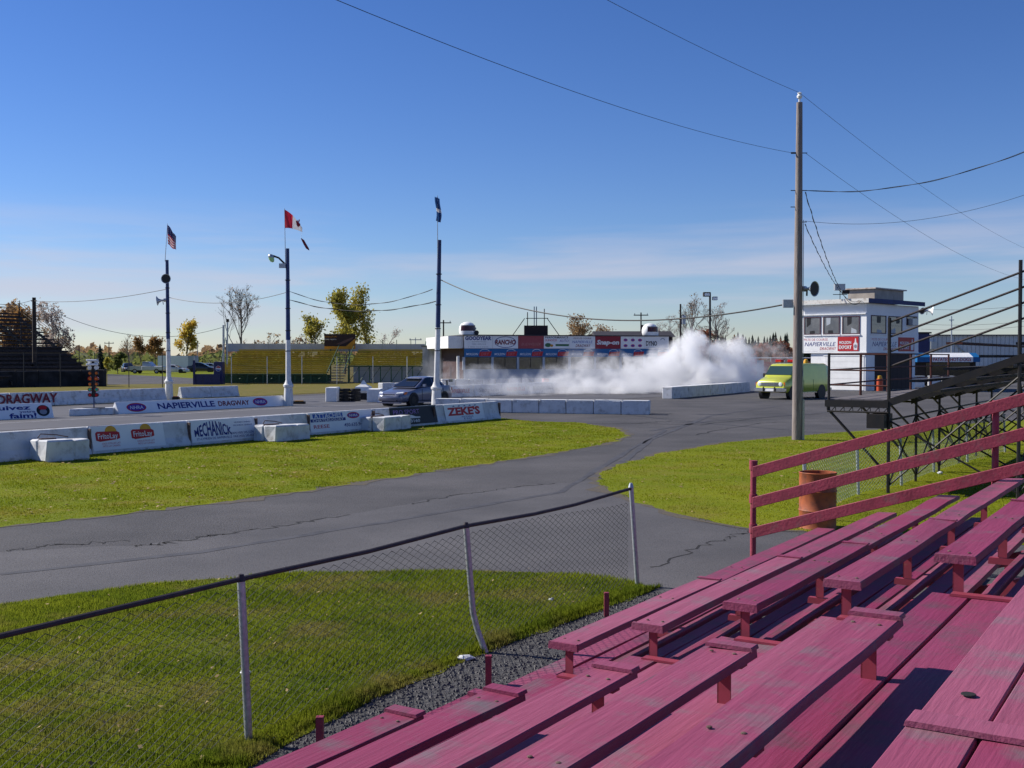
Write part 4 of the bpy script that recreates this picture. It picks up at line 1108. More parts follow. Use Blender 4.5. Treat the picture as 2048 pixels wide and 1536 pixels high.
pt_ = ut + ZV*0.31; cable(pt_ - U*45, pt_, 0.75, 0.006, 'thin cable from the picture top to the insulator on the pole tip', 40)
cable(pt_, pt_ + U*75, 1.0, 0.006, 'thin cable running away from the insulator on the pole tip', 40)
cable(on_pole(381) + Vector((0.2, 0, 0)), P(2250, 205, 30), 0.75, 0.009, 'twisted service cable rising from the utility pole past the picture edge', 30, True)
cable(on_pole(442) + Vector((0.2, 0, 0)), P(2250, 305, 32), 0.75, 0.006, 'thin lower cable sagging from the utility pole past the picture edge', 30)
TWc = G(1732, 782)
roofp = P(1722, 601, TWc.y)
cable(on_pole(384) + Vector((0.2, 0, 0)), roofp, 1.5, 0.010, 'upper twisted drop cable from the utility pole to the tower roof', 30, True)
cable(on_pole(448) + Vector((0.2, 0, 0)), roofp + Vector((-0.15, 0, 0)), 0.9, 0.009, 'lower twisted drop cable from the utility pole to the tower roof', 30, True)
cable(lerp_pole(2, 560) + Vector((0.12, 0, 0)), on_pole(608) + Vector((-0.35, 0.1, 0)), 1.15, 0.026, 'heavy black cable slung from the third flag pole to the utility pole', 36)
cable(lerp_pole(1, 583) + Vector((0.12, 0, 0)), lerp_pole(2, 578) + Vector((-0.3, 0, 0)), 0.75, 0.011, 'upper cable slung between the second and third flag poles', 28, True)
cable(lerp_pole(1, 600) + Vector((0.12, 0, 0)), lerp_pole(2, 602) + Vector((-0.12, 0, 0)), 0.55, 0.014, 'lower cable slung between the second and third flag poles', 28, True)
cable(lerp_pole(0, 595) + Vector((0.1, 0, 0)), lerp_pole(1, 585) + Vector((-0.1, 0, 0)), 0.45, 0.016, 'cable slung between the first and second flag poles')
LP = G(70, 772)
LPt = P(68, 595, LP.y)
t = thing('utility_pole', 'dark wooden utility pole in front of the distant dark bleachers', 'utility pole', LP)
MB().tube([LP, LPt], [0.22, 0.16], 10).build('pole_shaft', M_darkpole, t, smooth=True); MB().cbox(LPt - ZV*0.3, 0.5, 0.1, 0.1).build('pole_bracket', M_black, t)
cable(LPt - ZV*0.3, lerp_pole(0, 578), 0.35, 0.02, 'cable from the dark utility pole to the first flag pole'); cable(P(-60, 613, LP.y), LPt - ZV*0.2, 0.3, 0.02, 'cable leaving the dark utility pole past the picture edge')
GPb = Vector((gx(447, 112).x, 112, 0)); GPt = P(447, 650, 112)
t = thing('service_pole', 'grey service pole at the near end of the yellow grandstand', 'pole', GPb)
MB().tube([GPb, GPt], 0.11, 8).build('pole_shaft', M_galv, t); MB().tube([GPb + Vector((0.35, 0, 0)), GPt + Vector((0.4, 0, 0.3))], 0.08, 8).build('lamp_pipe', M_galv, t); MB().cbox(GPt + Vector((0.42, 0, 0.45)), 0.2, 0.3, 0.3).build('lamp_head', M_darkpole, t)
cable(LPt - ZV*0.4, GPt - ZV*0.2, 1.9, 0.02, 'long sagging cable from the dark utility pole to the grandstand service pole', 30)

# ------------------------------------------------------------------ control tower
TB = math.radians(45.0); TU = Vector((math.sin(TB), math.cos(TB), 0)); TW_ = Vector((TU.y, -TU.x, 0))
class TWF:
    def __init__(s, o): s.o = o
    def __call__(s, a, b, c=0.0): return s.o + TU * a + TW_ * b + ZV * c
T0 = TWc
TF = TWF(T0)
def px_on(o, d, px):          # distance along d from o where photo column px falls
    a = (px - 1024) / F
    return (a * o.y - o.x) / (d.x - a * d.y)
def zat(py, p): return CAM_Z + (HORIZON - py) / F * p.y * 1.0
tw = thing('control_tower', 'white two storey race control tower with picture windows and beer sign', 'building', T0)
fw = -px_on(T0, -TW_, 1598) ; fL = -fw                           # width of the front
fL = px_on(T0, -TW_, 1598)
sL = px_on(T0, TU, 1836)
zt, zm = zat(606, T0), zat(703, T0)
def tbox(a0, a1, b0, b1, c0, c1, name, m, parent=None, bev=0.0):
    return MB().box(TF, a0, a1, b0, b1, c0, c1).build(name, m, parent or tw, bevel=bev)
up_wall = tbox(0, sL, -fL, 0, zm, zt, 'upper_wall', M_white_wall)
low_wall = tbox(0.12, sL - 0.3, -fL + 1.0, -0.12, 0, zm, 'lower_wall', M_white_wall)
tbox(-0.04, sL, -fL - 0.02, 0.04, zm - 0.12, zm, 'floor_band', M_white)
tbox(-0.45, sL + 0.3, -fL - 0.4, 0.40, zt + 0.22, zt + 0.32, 'roof_slab', mat('tar_roof', (0.10, 0.09, 0.09), (0.06, 0.06, 0.06), scale=2))
tbox(-0.47, -0.43, -fL - 0.4, 0.40, zt, zt + 0.34, 'front_fascia', mat('weathered_white_fascia', (0.70, 0.68, 0.63), (0.42, 0.36, 0.30), scale=3.5, rough=0.8, lo=0.5, hi=0.7))
tbox(-0.42, sL + 0.3, 0.38, 0.42, zt, zt + 0.345, 'side_fascia', mat('blue_fascia', (0.04, 0.055, 0.16), (0.03, 0.04, 0.11), scale=4))
tbox(-0.42, -0.01, -fL - 0.4, 0.37, zt + 0.17, zt + 0.215, 'soffit', M_white)
tbox(0.0, sL, 0.005, 0.37, zt + 0.17, zt + 0.215, 'soffit', M_white)
FF = Frame(T0, -TW_, ZV, -TU)                  # front face, a runs away from the corner (leftwards in view)
SF = Frame(T0, TU, ZV, TW_)                    # side face
Wm = mat('tower_window_glass', (0.10, 0.105, 0.12), (0.16, 0.16, 0.17), rough=0.06, scale=1.2, spec=0.7)
M_purple_frame = mat('dark_maroon_frame', (0.07, 0.025, 0.04), rough=0.6)
def window(fr, a0, a1, b0, b1, parent, sill=True):
    w_ = MB(); t_ = 0.07
    w_.box(fr, a0, a1, b0, b0 + t_, 0.0, 0.05).box(fr, a0, a1, b1 - t_, b1, 0.0, 0.05).box(fr, a0, a0 + t_, b0 + t_, b1 - t_, 0.0, 0.05).box(fr, a1 - t_, a1, b0 + t_, b1 - t_, 0.0, 0.05)
    wo = w_.build('window', M_purple_frame, parent)
    MB().box(fr, a0 + t_, a1 - t_, b0 + t_, b1 - t_, 0.004, 0.018).build('pane', Wm, wo)
    rw = random.Random(int(a0 * 100)); ww = a1 - a0 - 2 * t_; hh = b1 - b0 - 2 * t_
    x_ = a0 + t_ + ww * rw.uniform(0.1, 0.5); MB().flat(fr, [(x_, b0 + t_ + 0.01), (x_ + ww * 0.35, b0 + t_ + 0.01), (x_ + ww * 0.33, b0 + t_ + hh * rw.uniform(0.15, 0.35)), (x_ + 0.02, b0 + t_ + hh * 0.2)], 0.021).build('indoor_equipment', M_greyw if rw.random() < 0.5 else I_black, wo)
    x_ = a0 + t_ + ww * rw.uniform(0.0, 0.6); MB().flat(fr, [(x_, b1 - t_ - 0.01), (x_ + ww * 0.3, b1 - t_ - 0.01), (x_ + ww * 0.28, b1 - t_ - hh * rw.uniform(0.3, 0.6)), (x_ + 0.03, b1 - t_ - hh * 0.4)], 0.0225).build('window_blind', M_greyw if rw.random() < 0.4 else I_black, wo)
    if sill: MB().box(fr, a0 - 0.06, a1 + 0.06, b0 - 0.09, b0 - 0.002, 0.003, 0.09).build('sill', M_white, wo)
    return wo
zw0, zw1 = zat(668, T0), zat(631, T0)
for x0, x1 in ((1608, 1641), (1646, 1679), (1684, 1719)):
    window(FF, px_on(T0, -TW_, x1), px_on(T0, -TW_, x0), zw0, zw1, tw)
for x0, x1 in ((1741, 1771), (1776, 1803)):
    window(SF, px_on(T0, TU, x0), px_on(T0, TU, x1), zw0 + 0.05, zw1 + 0.05, tw)
# projecting band under and around the front windows
MB().box(FF, 0.02, fL, zw1 + 0.12, zw1 + 0.20, 0.002, 0.12).build('head_board', M_white, tw)
ac = window(SF, px_on(T0, TU, 1812), px_on(T0, TU, 1833), zat(647, T0), zat(628, T0), tw, False)
aq = px_on(T0, TU, 1814)
a_c = MB().box(SF, aq, aq + 0.9, zat(647, T0), zat(633, T0), 0.05, 0.45).build('air_conditioner', M_galv, ac)
# lettered signs
def tower_signs(fr, xa, xb, parent_dir, red):
    pass
def sgn(fr, px0, px1, dirv, y0, y1, m, flip):
    a, b_ = px_on(T0, dirv, px0), px_on(T0, dirv, px1)
    a, b_ = min(a, b_), max(a, b_)
    return a, b_, zat(y1, T0), zat(y0, T0)
FL = Frame(T0 - TW_ * fL, TW_, ZV, -TU)          # front face read from its far edge
a, b_, c0, c1 = sgn(FF, 1603, 1675, -TW_, 674, 702, M_white, 1); a, b_ = fL - b_, fL - a
pn = MB().box(FL, a, b_, c0, c1, 0.003, 0.02).build('sign_panel', M_white, tw); fr = FL.at(a, c0, 0.021); L, H = b_ - a, c1 - c0
text('PISTE DE COURSE', fr, L*0.40, H*0.85, H*0.17, I_pink, pn, w=L*0.66); text('NAPIERVILLE', fr, L*0.52, H*0.52, H*0.30, I_navy, pn, w=L*0.86, shear=0.25, bold=0.1); text('DRAGWAY', fr, L*0.74, H*0.19, H*0.22, I_red, pn, w=L*0.45, shear=0.2, bold=0.1)
a, b_, c0, c1 = sgn(FF, 1676, 1717, -TW_, 673, 702, M_white, 1); a, b_ = fL - b_, fL - a
pn = MB().box(FL, a, b_, c0, c1, 0.003, 0.05).build('sign_panel', I_red, tw); fr = FL.at(a, c0, 0.051); L, H = b_ - a, c1 - c0
text('MOLSON', fr, L*0.36, H*0.60, H*0.20, I_white, pn, w=L*0.58, bold=0.8); text('EXPORT', fr, L*0.36, H*0.27, H*0.24, I_white, pn, w=L*0.62, bold=0.9)
bt = [(L*.78, H*.08), (L*.94, H*.08), (L*.96, H*.5), (L*.90, H*.62), (L*.88, H*.88), (L*.84, H*.88), (L*.82, H*.62), (L*.76, H*.5)]
MB().flat(fr, bt, 0.004).build('bottle_emblem', I_white, pn); MB().ellipse(fr, L*.86, H*.33, L*.07, H*.13, 0.008).build('bottle_label', I_grey, pn)
a, b_, c0, c1 = sgn(SF, 1741, 1795, TU, 674, 702, M_white, 1)
pn = MB().box(SF, a, b_, c0, c1, 0.003, 0.02).build('sign_panel', M_white, tw); fr = SF.at(a, c0, 0.021); L, H = b_ - a, c1 - c0
text('PISTE DE COURSE', fr, L*0.36, H*0.85, H*0.17, I_pink, pn, w=L*0.66); text('NAPIERVILLE', fr, L*0.50, H*0.52, H*0.34, I_navy, pn, w=L*0.9, shear=0.2, bold=0.1); text('DRAGWAY', fr, L*0.70, H*0.17, H*0.22, I_red, pn, w=L*0.5, shear=0.2)
a, b_, c0, c1 = sgn(SF, 1796, 1827, TU, 673, 702, M_white, 1)
pn = MB().box(SF, a, b_, c0, c1, 0.003, 0.05).build('sign_panel', I_red, tw); fr = SF.at(a, c0, 0.051); L, H = b_ - a, c1 - c0
text('MOLSON', fr, L*0.36, H*0.60, H*0.2, I_white, pn, w=L*0.58, bold=0.8); text('EXPORT', fr, L*0.36, H*0.27, H*0.24, I_white, pn, w=L*0.62, bold=0.9)
MB().flat(fr, [(L*.78, H*.08), (L*.94, H*.08), (L*.96, H*.5), (L*.90, H*.62), (L*.88, H*.88), (L*.84, H*.88), (L*.82, H*.62), (L*.76, H*.5)], 0.004).build('bottle_emblem', I_white, pn)
# ground floor: shutter boards, dark doorway
LF = Frame(T0 + TU * 0.12, -TW_, ZV, -TU)
dw0, dw1 = 0.25, px_on(T0, -TW_, 1648)
for k in range(6):
    MB().box(LF, dw0, dw1, 0.05 + k*0.44, 0.05 + k*0.44 + 0.425, 0.004, 0.03).build('door_board', M_white, tw)
MB().box(LF, dw0 - 0.1, dw1 + 0.1, 2.69, 2.78, 0.003, 0.06).build('door_lintel', M_white, tw)
LS = Frame(T0 - TW_ * 0.12, TU, ZV, TW_)
d0, d1 = px_on(T0, TU, 1752), px_on(T0, TU, 1822)
M_brown = mat('dark_brown_boards', (0.035, 0.018, 0.018), (0.025, 0.014, 0.014), scale=6)
for k in range(8):
    MB().box(LS, d0 + (d1-d0)*k/8 + 0.01, d0 + (d1-d0)*(k+1)/8 - 0.01, 0.02, zm - 0.15, 0.004, 0.035).build('dark_board', M_brown, tw)
tbox(0.3, 3.0, -fL + 0.1, -fL + 0.98, 0.02, 2.2, 'lean_to', M_brown)
# lean plate on roof
sh0, sh1 = px_on(T0, TU, 1760), px_on(T0, TU, 1826)
tbox(3.0, 8.0, -3.2, -0.9, zt + 0.325, zt + 1.25, 'roof_hut', mat('beige_boards', (0.42, 0.37, 0.32), (0.32, 0.28, 0.24), scale=2)); tbox(2.8, 8.2, -3.4, -0.7, zt + 1.26, zt + 1.36, 'hut_roof', mat('pale_tin', (0.6, 0.55, 0.5), (0.35, 0.25, 0.2), scale=3))
p = P(1680, 600, T0.y + 1); p.z = zt + 0.32
fl = thing('floodlight', 'small floodlight stand on the control tower roof', 'floodlight', p)
MB().tube([p, p + ZV*0.75], 0.03, 6).build('stand', M_black, fl); MB().cbox(p + ZV*0.38, 1.1, 0.05, 0.05).build('cross_bar', M_black, fl)
MB().cbox(p + Vector((-0.05, 0, 0.95)), 0.8, 0.4, 0.5).build('lamp_head', M_galv, fl); MB().cbox(p + Vector((0.45, 0, 0.58)), 0.5, 0.25, 0.3).build('lamp_head', M_darkpole, fl)
p = P(1784, 604, T0.y + 5); horn(p, (0.6, -1, -0.1), 0.30, 'black horn speaker on the blue tower fascia', M_black)
p = P(1866, 622, T0.y + 12); horn(p, (1, -0.35, -0.1), 0.42, 'white horn speaker at the far tower corner', M_white)
p = P(1845, 622, T0.y + 12); horn(p, (0.4, -1, -0.3), 0.32, 'smaller white horn speaker beside the far tower corner', M_white)
q = T0 + W * 0.9 + U * 0.5
eb = thing('traffic_barrel', 'orange barrel with yellow top at the tower corner', 'barrel', q)
MB().lathe(Frame(q, (1, 0, 0), (0, 1, 0), ZV), [(0.26, 0), (0.26, 0.4), (0.28, 0.42), (0.26, 0.44), (0.25, 0.95)], 14).build('barrel_shell', mat('orange_plastic', (0.55, 0.08, 0.03), rough=0.5), eb, smooth=True)
MB().lathe(Frame(q + ZV*0.951, (1, 0, 0), (0, 1, 0), ZV), [(0.2, 0), (0.18, 0.22), (0.05, 0.28)], 12).build('barrel_top', I_yellow, eb, smooth=True)

# ------------------------------------------------------------------ spectator lodge
L0 = Vector((gx(928, 94.9).x, 94.9, 0)); L1 = Vector((gx(1337, 99.8).x, 99.8, 0))
ld = (L1 - L0).normalized(); ln = Vector((ld.y, -ld.x, 0)); LL = (L1 - L0).length
lo = thing('spectator_lodge', 'long white spectator lodge with a row of advert boards and dark windows', 'building', L0)
LFr = Frame(L0, ld, ZV, ln)
zl = lambda py: CAM_Z + (HORIZON - py) / F * 94.9
zT, zS, zB, zW = zl(671), zl(697), zl(714), zl(740)
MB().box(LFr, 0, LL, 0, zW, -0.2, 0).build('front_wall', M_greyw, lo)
MB().box(LFr, 0, LL, 0, zT - 0.05, -11, -10.8).build('rear_wall', M_greyw, lo)
MB().box(LFr, 0.2, LL, 0.0, 0.05, -10.8, -0.2).build('lodge_floor', M_greydeck, lo)
MB().box(LFr, -0.1, LL + 0.2, zT, zT + 0.08, -11.2, 0.15).build('roof', mat('dark_roofing', (0.05, 0.05, 0.055), rough=0.8), lo)
MB().box(LFr, 0.0, LL, zB, zT - 0.002, -0.18, -0.02).build('sign_backing', M_darkpole, lo)
MB().box(LFr, 0, 0.15, 0, zT, -10.8, -0.2).build('end_wall', mat('brown_boards', (0.06, 0.028, 0.026), (0.045, 0.02, 0.02), scale=4, stretch=(1, 1, 0.1)), lo)
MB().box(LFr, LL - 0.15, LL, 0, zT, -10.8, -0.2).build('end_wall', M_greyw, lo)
MB().box(LFr, -1.3, 0.0, zS + 0.02, zT - 0.05, -10.0, -0.25).build('end_canopy', M_conc_top, lo)
MB().box(LFr, -0.5, -0.3, 0, zB + 0.1, -0.6, -0.4).build('porch_post', M_conc_top, lo); MB().box(LFr, -1.0, -0.85, 0.4, zB - 0.1, -6.0, -5.7).build('porch_post', M_conc_top, lo)
bx = [928, 985, 1036, 1087.5, 1139, 1190, 1241, 1289, 1337]
bs_ = [px_on(L0, ld, x) for x in bx]; bs_[0] = 0; bs_[-1] = LL
for i in range(9):
    a = bs_[i]; MB().box(LFr, a - 0.1, a + 0.1, zW, zB, -0.2, 0.03).build('window_post', M_greyw, lo)
M_blueb = flatc('bright_blue_board', (0.010, 0.125, 0.33))
sg = [('w', 'GOODYEAR'), ('w', 'RANCHO'), ('r', ''), ('w', ''), ('w', 'NAPIERVILLE'), ('m', 'Snap-on'), ('w', ''), ('w', 'DYNO')]
for i in range(8):
    a, b_ = bs_[i], bs_[i+1]; L = b_ - a; H = zT - zS
    wo = MB().box(LFr, a + 0.1, b_ - 0.1, zW + 0.03, zB - 0.03, -0.14, -0.12).build('window', M_glass_dark, lo)
    MB().box(LFr, a + 0.1, b_ - 0.1, zW + 0.0, zW + 0.06, -0.115, 0.06).build('sill', M_greyw, wo)
    MB().box(LFr, a + 0.1 + L*0.45, a + 0.1 + L*0.47, zW + 0.06, zB - 0.03, -0.115, -0.09).build('mullion', M_black, wo)
    k, s_ = sg[i]
    pn = MB().box(LFr, a + 0.01, b_ - 0.01, zS + 0.01, zT - 0.01, 0.0, 0.04).build('advert_board', {'w': M_panelw, 'r': flatc('faded_red_board', (0.33, 0.055, 0.07)), 'm': flatc('dark_red_board', (0.27, 0.012, 0.03))}[k], lo)
    fr = LFr.at(a, zS, 0.041)
    if i == 0:
        text('GOODYEAR', fr, L*0.5, H*0.80, H*0.28, I_navy, pn, w=L*0.92, bold=1.2); text('COMPETITION', fr, L*0.52, H*0.52, H*0.10, I_grey, pn, w=L*0.5); text('TIRE SERVICE', fr, L*0.52, H*0.34, H*0.10, I_grey, pn, w=L*0.5); text('1 800 363-2222', fr, L*0.5, H*0.12, H*0.08, I_grey, pn, w=L*0.7)
    if i == 1:
        MB().ring(fr, L*0.5, H*0.5, L*0.42, H*0.44, 0.05, 0.004, 28).build('oval_emblem', I_navy, pn); text('RANCHO', fr, L*0.5, H*0.5, H*0.34, I_maroon, pn, w=L*0.80, bold=1.3, shear=0.12)
    if i == 2: text('BUDWEISER', fr, L*0.5, H*0.35, H*0.22, flatc('faded_pink_ink', (0.45, 0.17, 0.17)), pn, w=L*0.75, shear=0.3)
    if i == 3:
        text('PERFORMANCE', fr, L*0.5, H*0.88, H*0.14, I_black, pn, w=L*0.9, bold=0.4); text('SUNOCO', fr, L*0.28, H*0.66, H*0.16, I_pink, pn, w=L*0.45, bold=0.5); text('AUTO', fr, L*0.78, H*0.62, H*0.2, I_purple, pn, w=L*0.36, shear=0.3)
        MB().flat(fr, [(L*.45, H*.2), (L*.97, H*.2), (L*.97, H*.36), (L*.45, H*.36)], 0.004).build('green_bar', I_green, pn); MB().ellipse(fr, L*.16, H*.28, L*.12, H*.16, 0.004).build('green_emblem', I_green, pn); MB().ellipse(fr, L*.3, H*.24, L*.06, H*.10, 0.006).build('gold_emblem', I_gold, pn)
    if i == 4:
        text('PISTE DE COURSE', fr, L*0.5, H*0.82, H*0.12, I_maroon, pn, w=L*0.7, shear=0.2); text('NAPIERVILLE', fr, L*0.5, H*0.54, H*0.20, I_blue, pn, w=L*0.8, shear=0.2); text('DRAGWAY', fr, L*0.52, H*0.24, H*0.22, I_maroon, pn, w=L*0.58, shear=0.25, bold=0.4)
    if i == 5: text('Snap-on', fr, L*0.5, H*0.52, H*0.34, I_white, pn, w=L*0.88, bold=1.4, shear=0.15)
    if i == 6:
        for kx in (0.2, 0.5, 0.8):
            for ky in (0.25, 0.70):
                MB().ellipse(fr, L*kx, H*ky, L*0.085, H*0.12, 0.004, 14).build('oval_emblem', I_purple, pn); MB().ring(fr, L*kx, H*ky, L*0.085, H*0.12, 0.05, 0.007, 14).build('oval_ring', I_pink, pn)
    if i == 7:
        text('DYNO', fr, L*0.28, H*0.44, H*0.36, I_black, pn, w=L*0.46, bold=0.9); MB().ring(fr, L*0.74, H*0.66, L*0.10, H*0.2, 0.06, 0.004, 14, 0.2, 2.9).build('gauge_emblem', I_grey, pn)
        text('CHASSIS DYNAMOMETER', fr, L*0.4, H*0.12, H*0.06, I_grey, pn, w=L*0.7)
    bb = MB().box(LFr, a + 0.01, b_ - 0.01, zB, zS - 0.01, 0.0, 0.05).build('beer_board', M_blueb, lo)
    fr = LFr.at(a, zB, 0.051); H2 = zS - zB
    text('MOLSON', fr, L*0.28, H2*0.34, H2*0.26, I_white, bb, w=L*0.42, shear=0.2, bold=0.4)
    MB().flat(fr, [(L*.52, H2*.1), (L*.93, H2*.1), (L*.97, H2*.66), (L*.55, H2*.6)], 0.004).build('red_emblem', I_red, bb); text('DRY', fr, L*0.74, H2*0.36, H2*0.34, I_pink, bb, w=L*0.30, shear=0.2, bold=0.8, depth=0.008)
    MB().ring(fr, L*.72, H2*.62, L*.17, H2*.32, 0.035, 0.007, 14, 0.1, 3.04).build('arch_emblem', I_white, bb)
# giant helmets on the lodge roof
def helmet(px, face, label):
    a = px_on(L0, ld, px); c = LFr(a, zT + 0.08, -1.0)
    t = thing('giant_helmet', label, 'helmet sculpture', c)
    r = 0.72; vs = []; secs = []
    prof = [(0.80, 0.0), (0.92, 0.10), (0.98, 0.35), (1.0, 0.65), (0.92, 1.0), (0.72, 1.30), (0.40, 1.48), (0.05, 1.54)]
    MB().lathe(Frame(c, (1, 0, 0), (0, 1, 0), ZV), [(r*x, r*y) for x, y in prof], 20).build('shell', M_white, t, smooth=True)
    f = Vector(face).normalized(); s_ = Vector((-f.y, f.x, 0))
    # chin bar and visor
    def arc(z0, z1, k, a0, a1, name, m):
        mb = MB(); n_ = 12; v_ = []
        for i in range(n_ + 1):
            t_ = a0 + (a1 - a0) * i / n_; d = f * math.cos(t_) + s_ * math.sin(t_)
            v_ += [c + d * r * k(z0) + ZV * r * z0, c + d * r * k(z1) + ZV * r * z1]
        mb.add(v_, [(2*i, 2*i+2, 2*i+3, 2*i+1) for i in range(n_)]); mb.build(name, m, t, smooth=True)
    arc(0.45, 1.05, lambda z: 1.03 - 0.12*max(0, z-0.7), -1.05, 1.05, 'visor', mat('maroon_visor', (0.06, 0.012, 0.015), rough=0.15))
    arc(0.0, 0.45, lambda z: 1.06 + 0.05*z, -1.0, 1.0, 'chin_bar', M_white); arc(1.06, 1.14, lambda z: 0.96, -1.1, 1.1, 'visor_rim', I_grey)
    MB().tube([c + s_*r*0.98 + ZV*r*0.75, c + s_*r*1.06 + ZV*r*0.75], 0.09, 10).build('pivot', I_grey, t)
    return t
helmet(940, (0.25, -1, 0), 'giant white crash helmet over the tyre brand board')
helmet(1308, (0.75, -1, 0), 'giant white crash helmet over the black lettered board')
horn(LFr(px_on(L0, ld, 955), zT + 0.25, -0.3), (0.3, -1, 0), 0.20, 'small black horn speaker on the lodge roof by the first helmet', M_black)
# roof camera platform
a = px_on(L0, ld, 1098); c = LFr(a, zT + 0.08, -4)
rp = thing('camera_platform', 'dark box platform with poles on the lodge roof', 'platform', c)
MB().cbox(c + ZV*0.45, 2.1, 1.6, 0.9).build('platform_box', M_brown, rp)
for dx, h in ((-0.75, 2.1), (0.75, 2.4), (-0.15, 2.6), (0.05, 2.6)):
    MB().tube([c + Vector((dx, -0.3, 0.9)), c + Vector((dx, -0.3, h))], 0.045, 6).build('platform_pole', M_darkpole if abs(dx) > 0.5 else M_blue_pole, rp)
MB().tube([c + Vector((-0.9, -0.3, 1.55)), c + Vector((1.1, -0.3, 1.55))], 0.035, 5).build('platform_rail', M_darkpole, rp)
for s_ in (-1, 1): MB().tube([c + Vector((s_*1.0, -0.3, 1.55)), c + Vector((s_*2.1, -0.3, 0.0))], 0.035, 5).build('platform_brace', M_darkpole, rp)
# grey hall beside the lodge
c = Vector((gx(845, 104).x, 104, 0)); c2 = Vector((gx(897, 104).x, 104, 0))
ha = thing('grey_hall', 'plain grey panelled hall between grandstand and lodge', 'building', c); HF = Frame(c, (1, 0, 0), ZV)
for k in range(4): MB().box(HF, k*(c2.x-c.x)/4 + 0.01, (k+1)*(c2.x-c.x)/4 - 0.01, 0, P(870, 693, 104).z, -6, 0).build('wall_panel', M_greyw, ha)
MB().box(HF, -0.1, c2.x - c.x + 0.1, P(870, 693, 104).z, P(870, 692, 104).z + 0.04, -6.1, 0.15).build('roof_edge', M_black, ha)
# ------------------------------------------------------------------ yellow grandstand
M_yel = mat('yellow_bench_plank', (0.46, 0.36, 0.026), (0.32, 0.245, 0.022), rough=0.6, scale=1.3, stretch=(0.4, 1, 3)); M_grn = mat('green_painted_steel', (0.035, 0.10, 0.055), (0.03, 0.075, 0.045), rough=0.6, scale=3)
gs = thing('grandstand', 'yellow plank grandstand with white back wall and green framework', 'grandstand', Vector((gx(447, 108.5).x, 108.5, 0)))
G0 = Vector((gx(447, 108.5).x, 108.5, 0)); GF = Frame(G0, (1, 0, 0), ZV)
gl = lambda px, Y=113.0: (px - 1024) / F * Y - G0.x
NR = 13
for (x0, x1, k0) in ((450, 665, 0), (699, 848, 4)):
    for k in range(k0, NR):
        f_ = k / (NR - 1); Yk = 108.8 + 8.5 * f_; z = 1.0 + 2.3 * f_; c = -(Yk - 108.5)
        a0, a1 = gl(x0 + 4*f_, 112.5), gl(x1 - 5*f_ - (4 if k0 else 0), 112.5)
        MB().box(GF, a0, a1, z, z + 0.09, c - 0.34, c).build('bench_plank', M_yel, gs); MB().box(GF, a0, a1, z - 0.15, z - 0.09, c - 0.62, c - 0.36).build('foot_plank', M_yel, gs)
        MB().box(GF, a0, a1, z - 0.14, z - 0.02, c - 0.40, c - 0.36).build('riser_board', M_yel, gs)
    zf = 1.0 + 2.3 * k0 / (NR - 1); cf = -(0.3 + 8.5 * k0 / (NR - 1))
    n_ = 7
    for i in range(n_ + 1):
        a = gl(x0, 112.5) + (gl(x1, 112.5) - gl(x0, 112.5)) * i / n_
        MB().box(GF, a - 0.05, a + 0.05, 0, zf - 0.05, cf - 0.12, cf - 0.04).build('frame_post', M_grn, gs)
        if i < n_:
            b_ = gl(x0, 112.5) + (gl(x1, 112.5) - gl(x0, 112.5)) * (i + 1) / n_
            MB().tube([GF(a, 0.1, cf - 0.16), GF(b_, zf - 0.1, cf - 0.16)], 0.03, 4).build('frame_brace', M_grn, gs)
    MB().box(GF, gl(x0, 112.5), gl(x1, 112.5), zf - 0.12, zf - 0.02, cf - 0.03, cf + 0.04).build('front_beam', M_grn, gs)
    MB().box(GF, gl(x0, 112.5) + 0.1, gl(x1, 112.5) - 0.1, 0.0, zf - 0.15, cf - 3.0, cf - 2.9).build('under_screen', M_greyw if k0 else M_grn, gs)
for k in range(11): MB().box(GF, gl(668), gl(697), 0.2 + 0.26*k, 0.27 + 0.26*k, -0.9 - 0.75*k, -0.5 - 0.75*k).build('stair_tread', M_greydeck, gs)
for x_ in (667, 698): MB().tube([GF(gl(x_), 1.1, -0.4), GF(gl(x_), 3.9, -8.5)], 0.04, 5).build('stair_rail', M_grn, gs)
nb_ = 14
bz0, bz1 = P(1024, 703, 118.4).z, P(1024, 687, 118.4).z
for i in range(nb_):
    a0 = gl(452, 118.4) + (gl(850, 118.4) - gl(452, 118.4)) * i / nb_; a1 = gl(452, 118.4) + (gl(850, 118.4) - gl(452, 118.4)) * (i + 1) / nb_
    MB().box(GF, a0 + 0.01, a1 - 0.01, bz0, bz1 - 0.004 * i, -10.0, -9.9).build('back_panel', M_greyw, gs)
    MB().box(GF, a0 - 0.03, a0 + 0.03, 0, bz1 + 0.4, -10.1, -10.03).build('back_post', M_grn, gs)
for x_, z_ in ((449, 4.6), (851, 4.2)): MB().tube([GF(gl(x_, 110), 0, -0.5), GF(gl(x_, 110), 2.6, -0.5), GF(gl(x_, 117), z_, -9)], 0.05, 5).build('end_rail', M_grn, gs)
bp = Vector((gx(680, 117).x, 117, 0)); bh0, bh1 = P(680, 698, 117).z, P(680, 668, 117).z
bw = 62 / F * 117
bb = thing('billboard', 'black billboard with amber edge above the grandstand stairs', 'billboard', bp); BFm = Frame(bp, (1, 0, 0), ZV)
MB().box(BFm, -bw/2, bw/2, bh0, bh1, -0.1, 0).build('board', M_brown, bb); MB().box(BFm, -bw/2, bw/2, bh0, bh0 + 0.28, 0.003, 0.02).build('amber_edge', I_gold, bb); MB().flat(BFm, [(bw*.2, bh0+.28), (bw*.5, bh0+.28), (bw*.5, bh0+1.1)], 0.006).build('amber_corner', I_gold, bb)
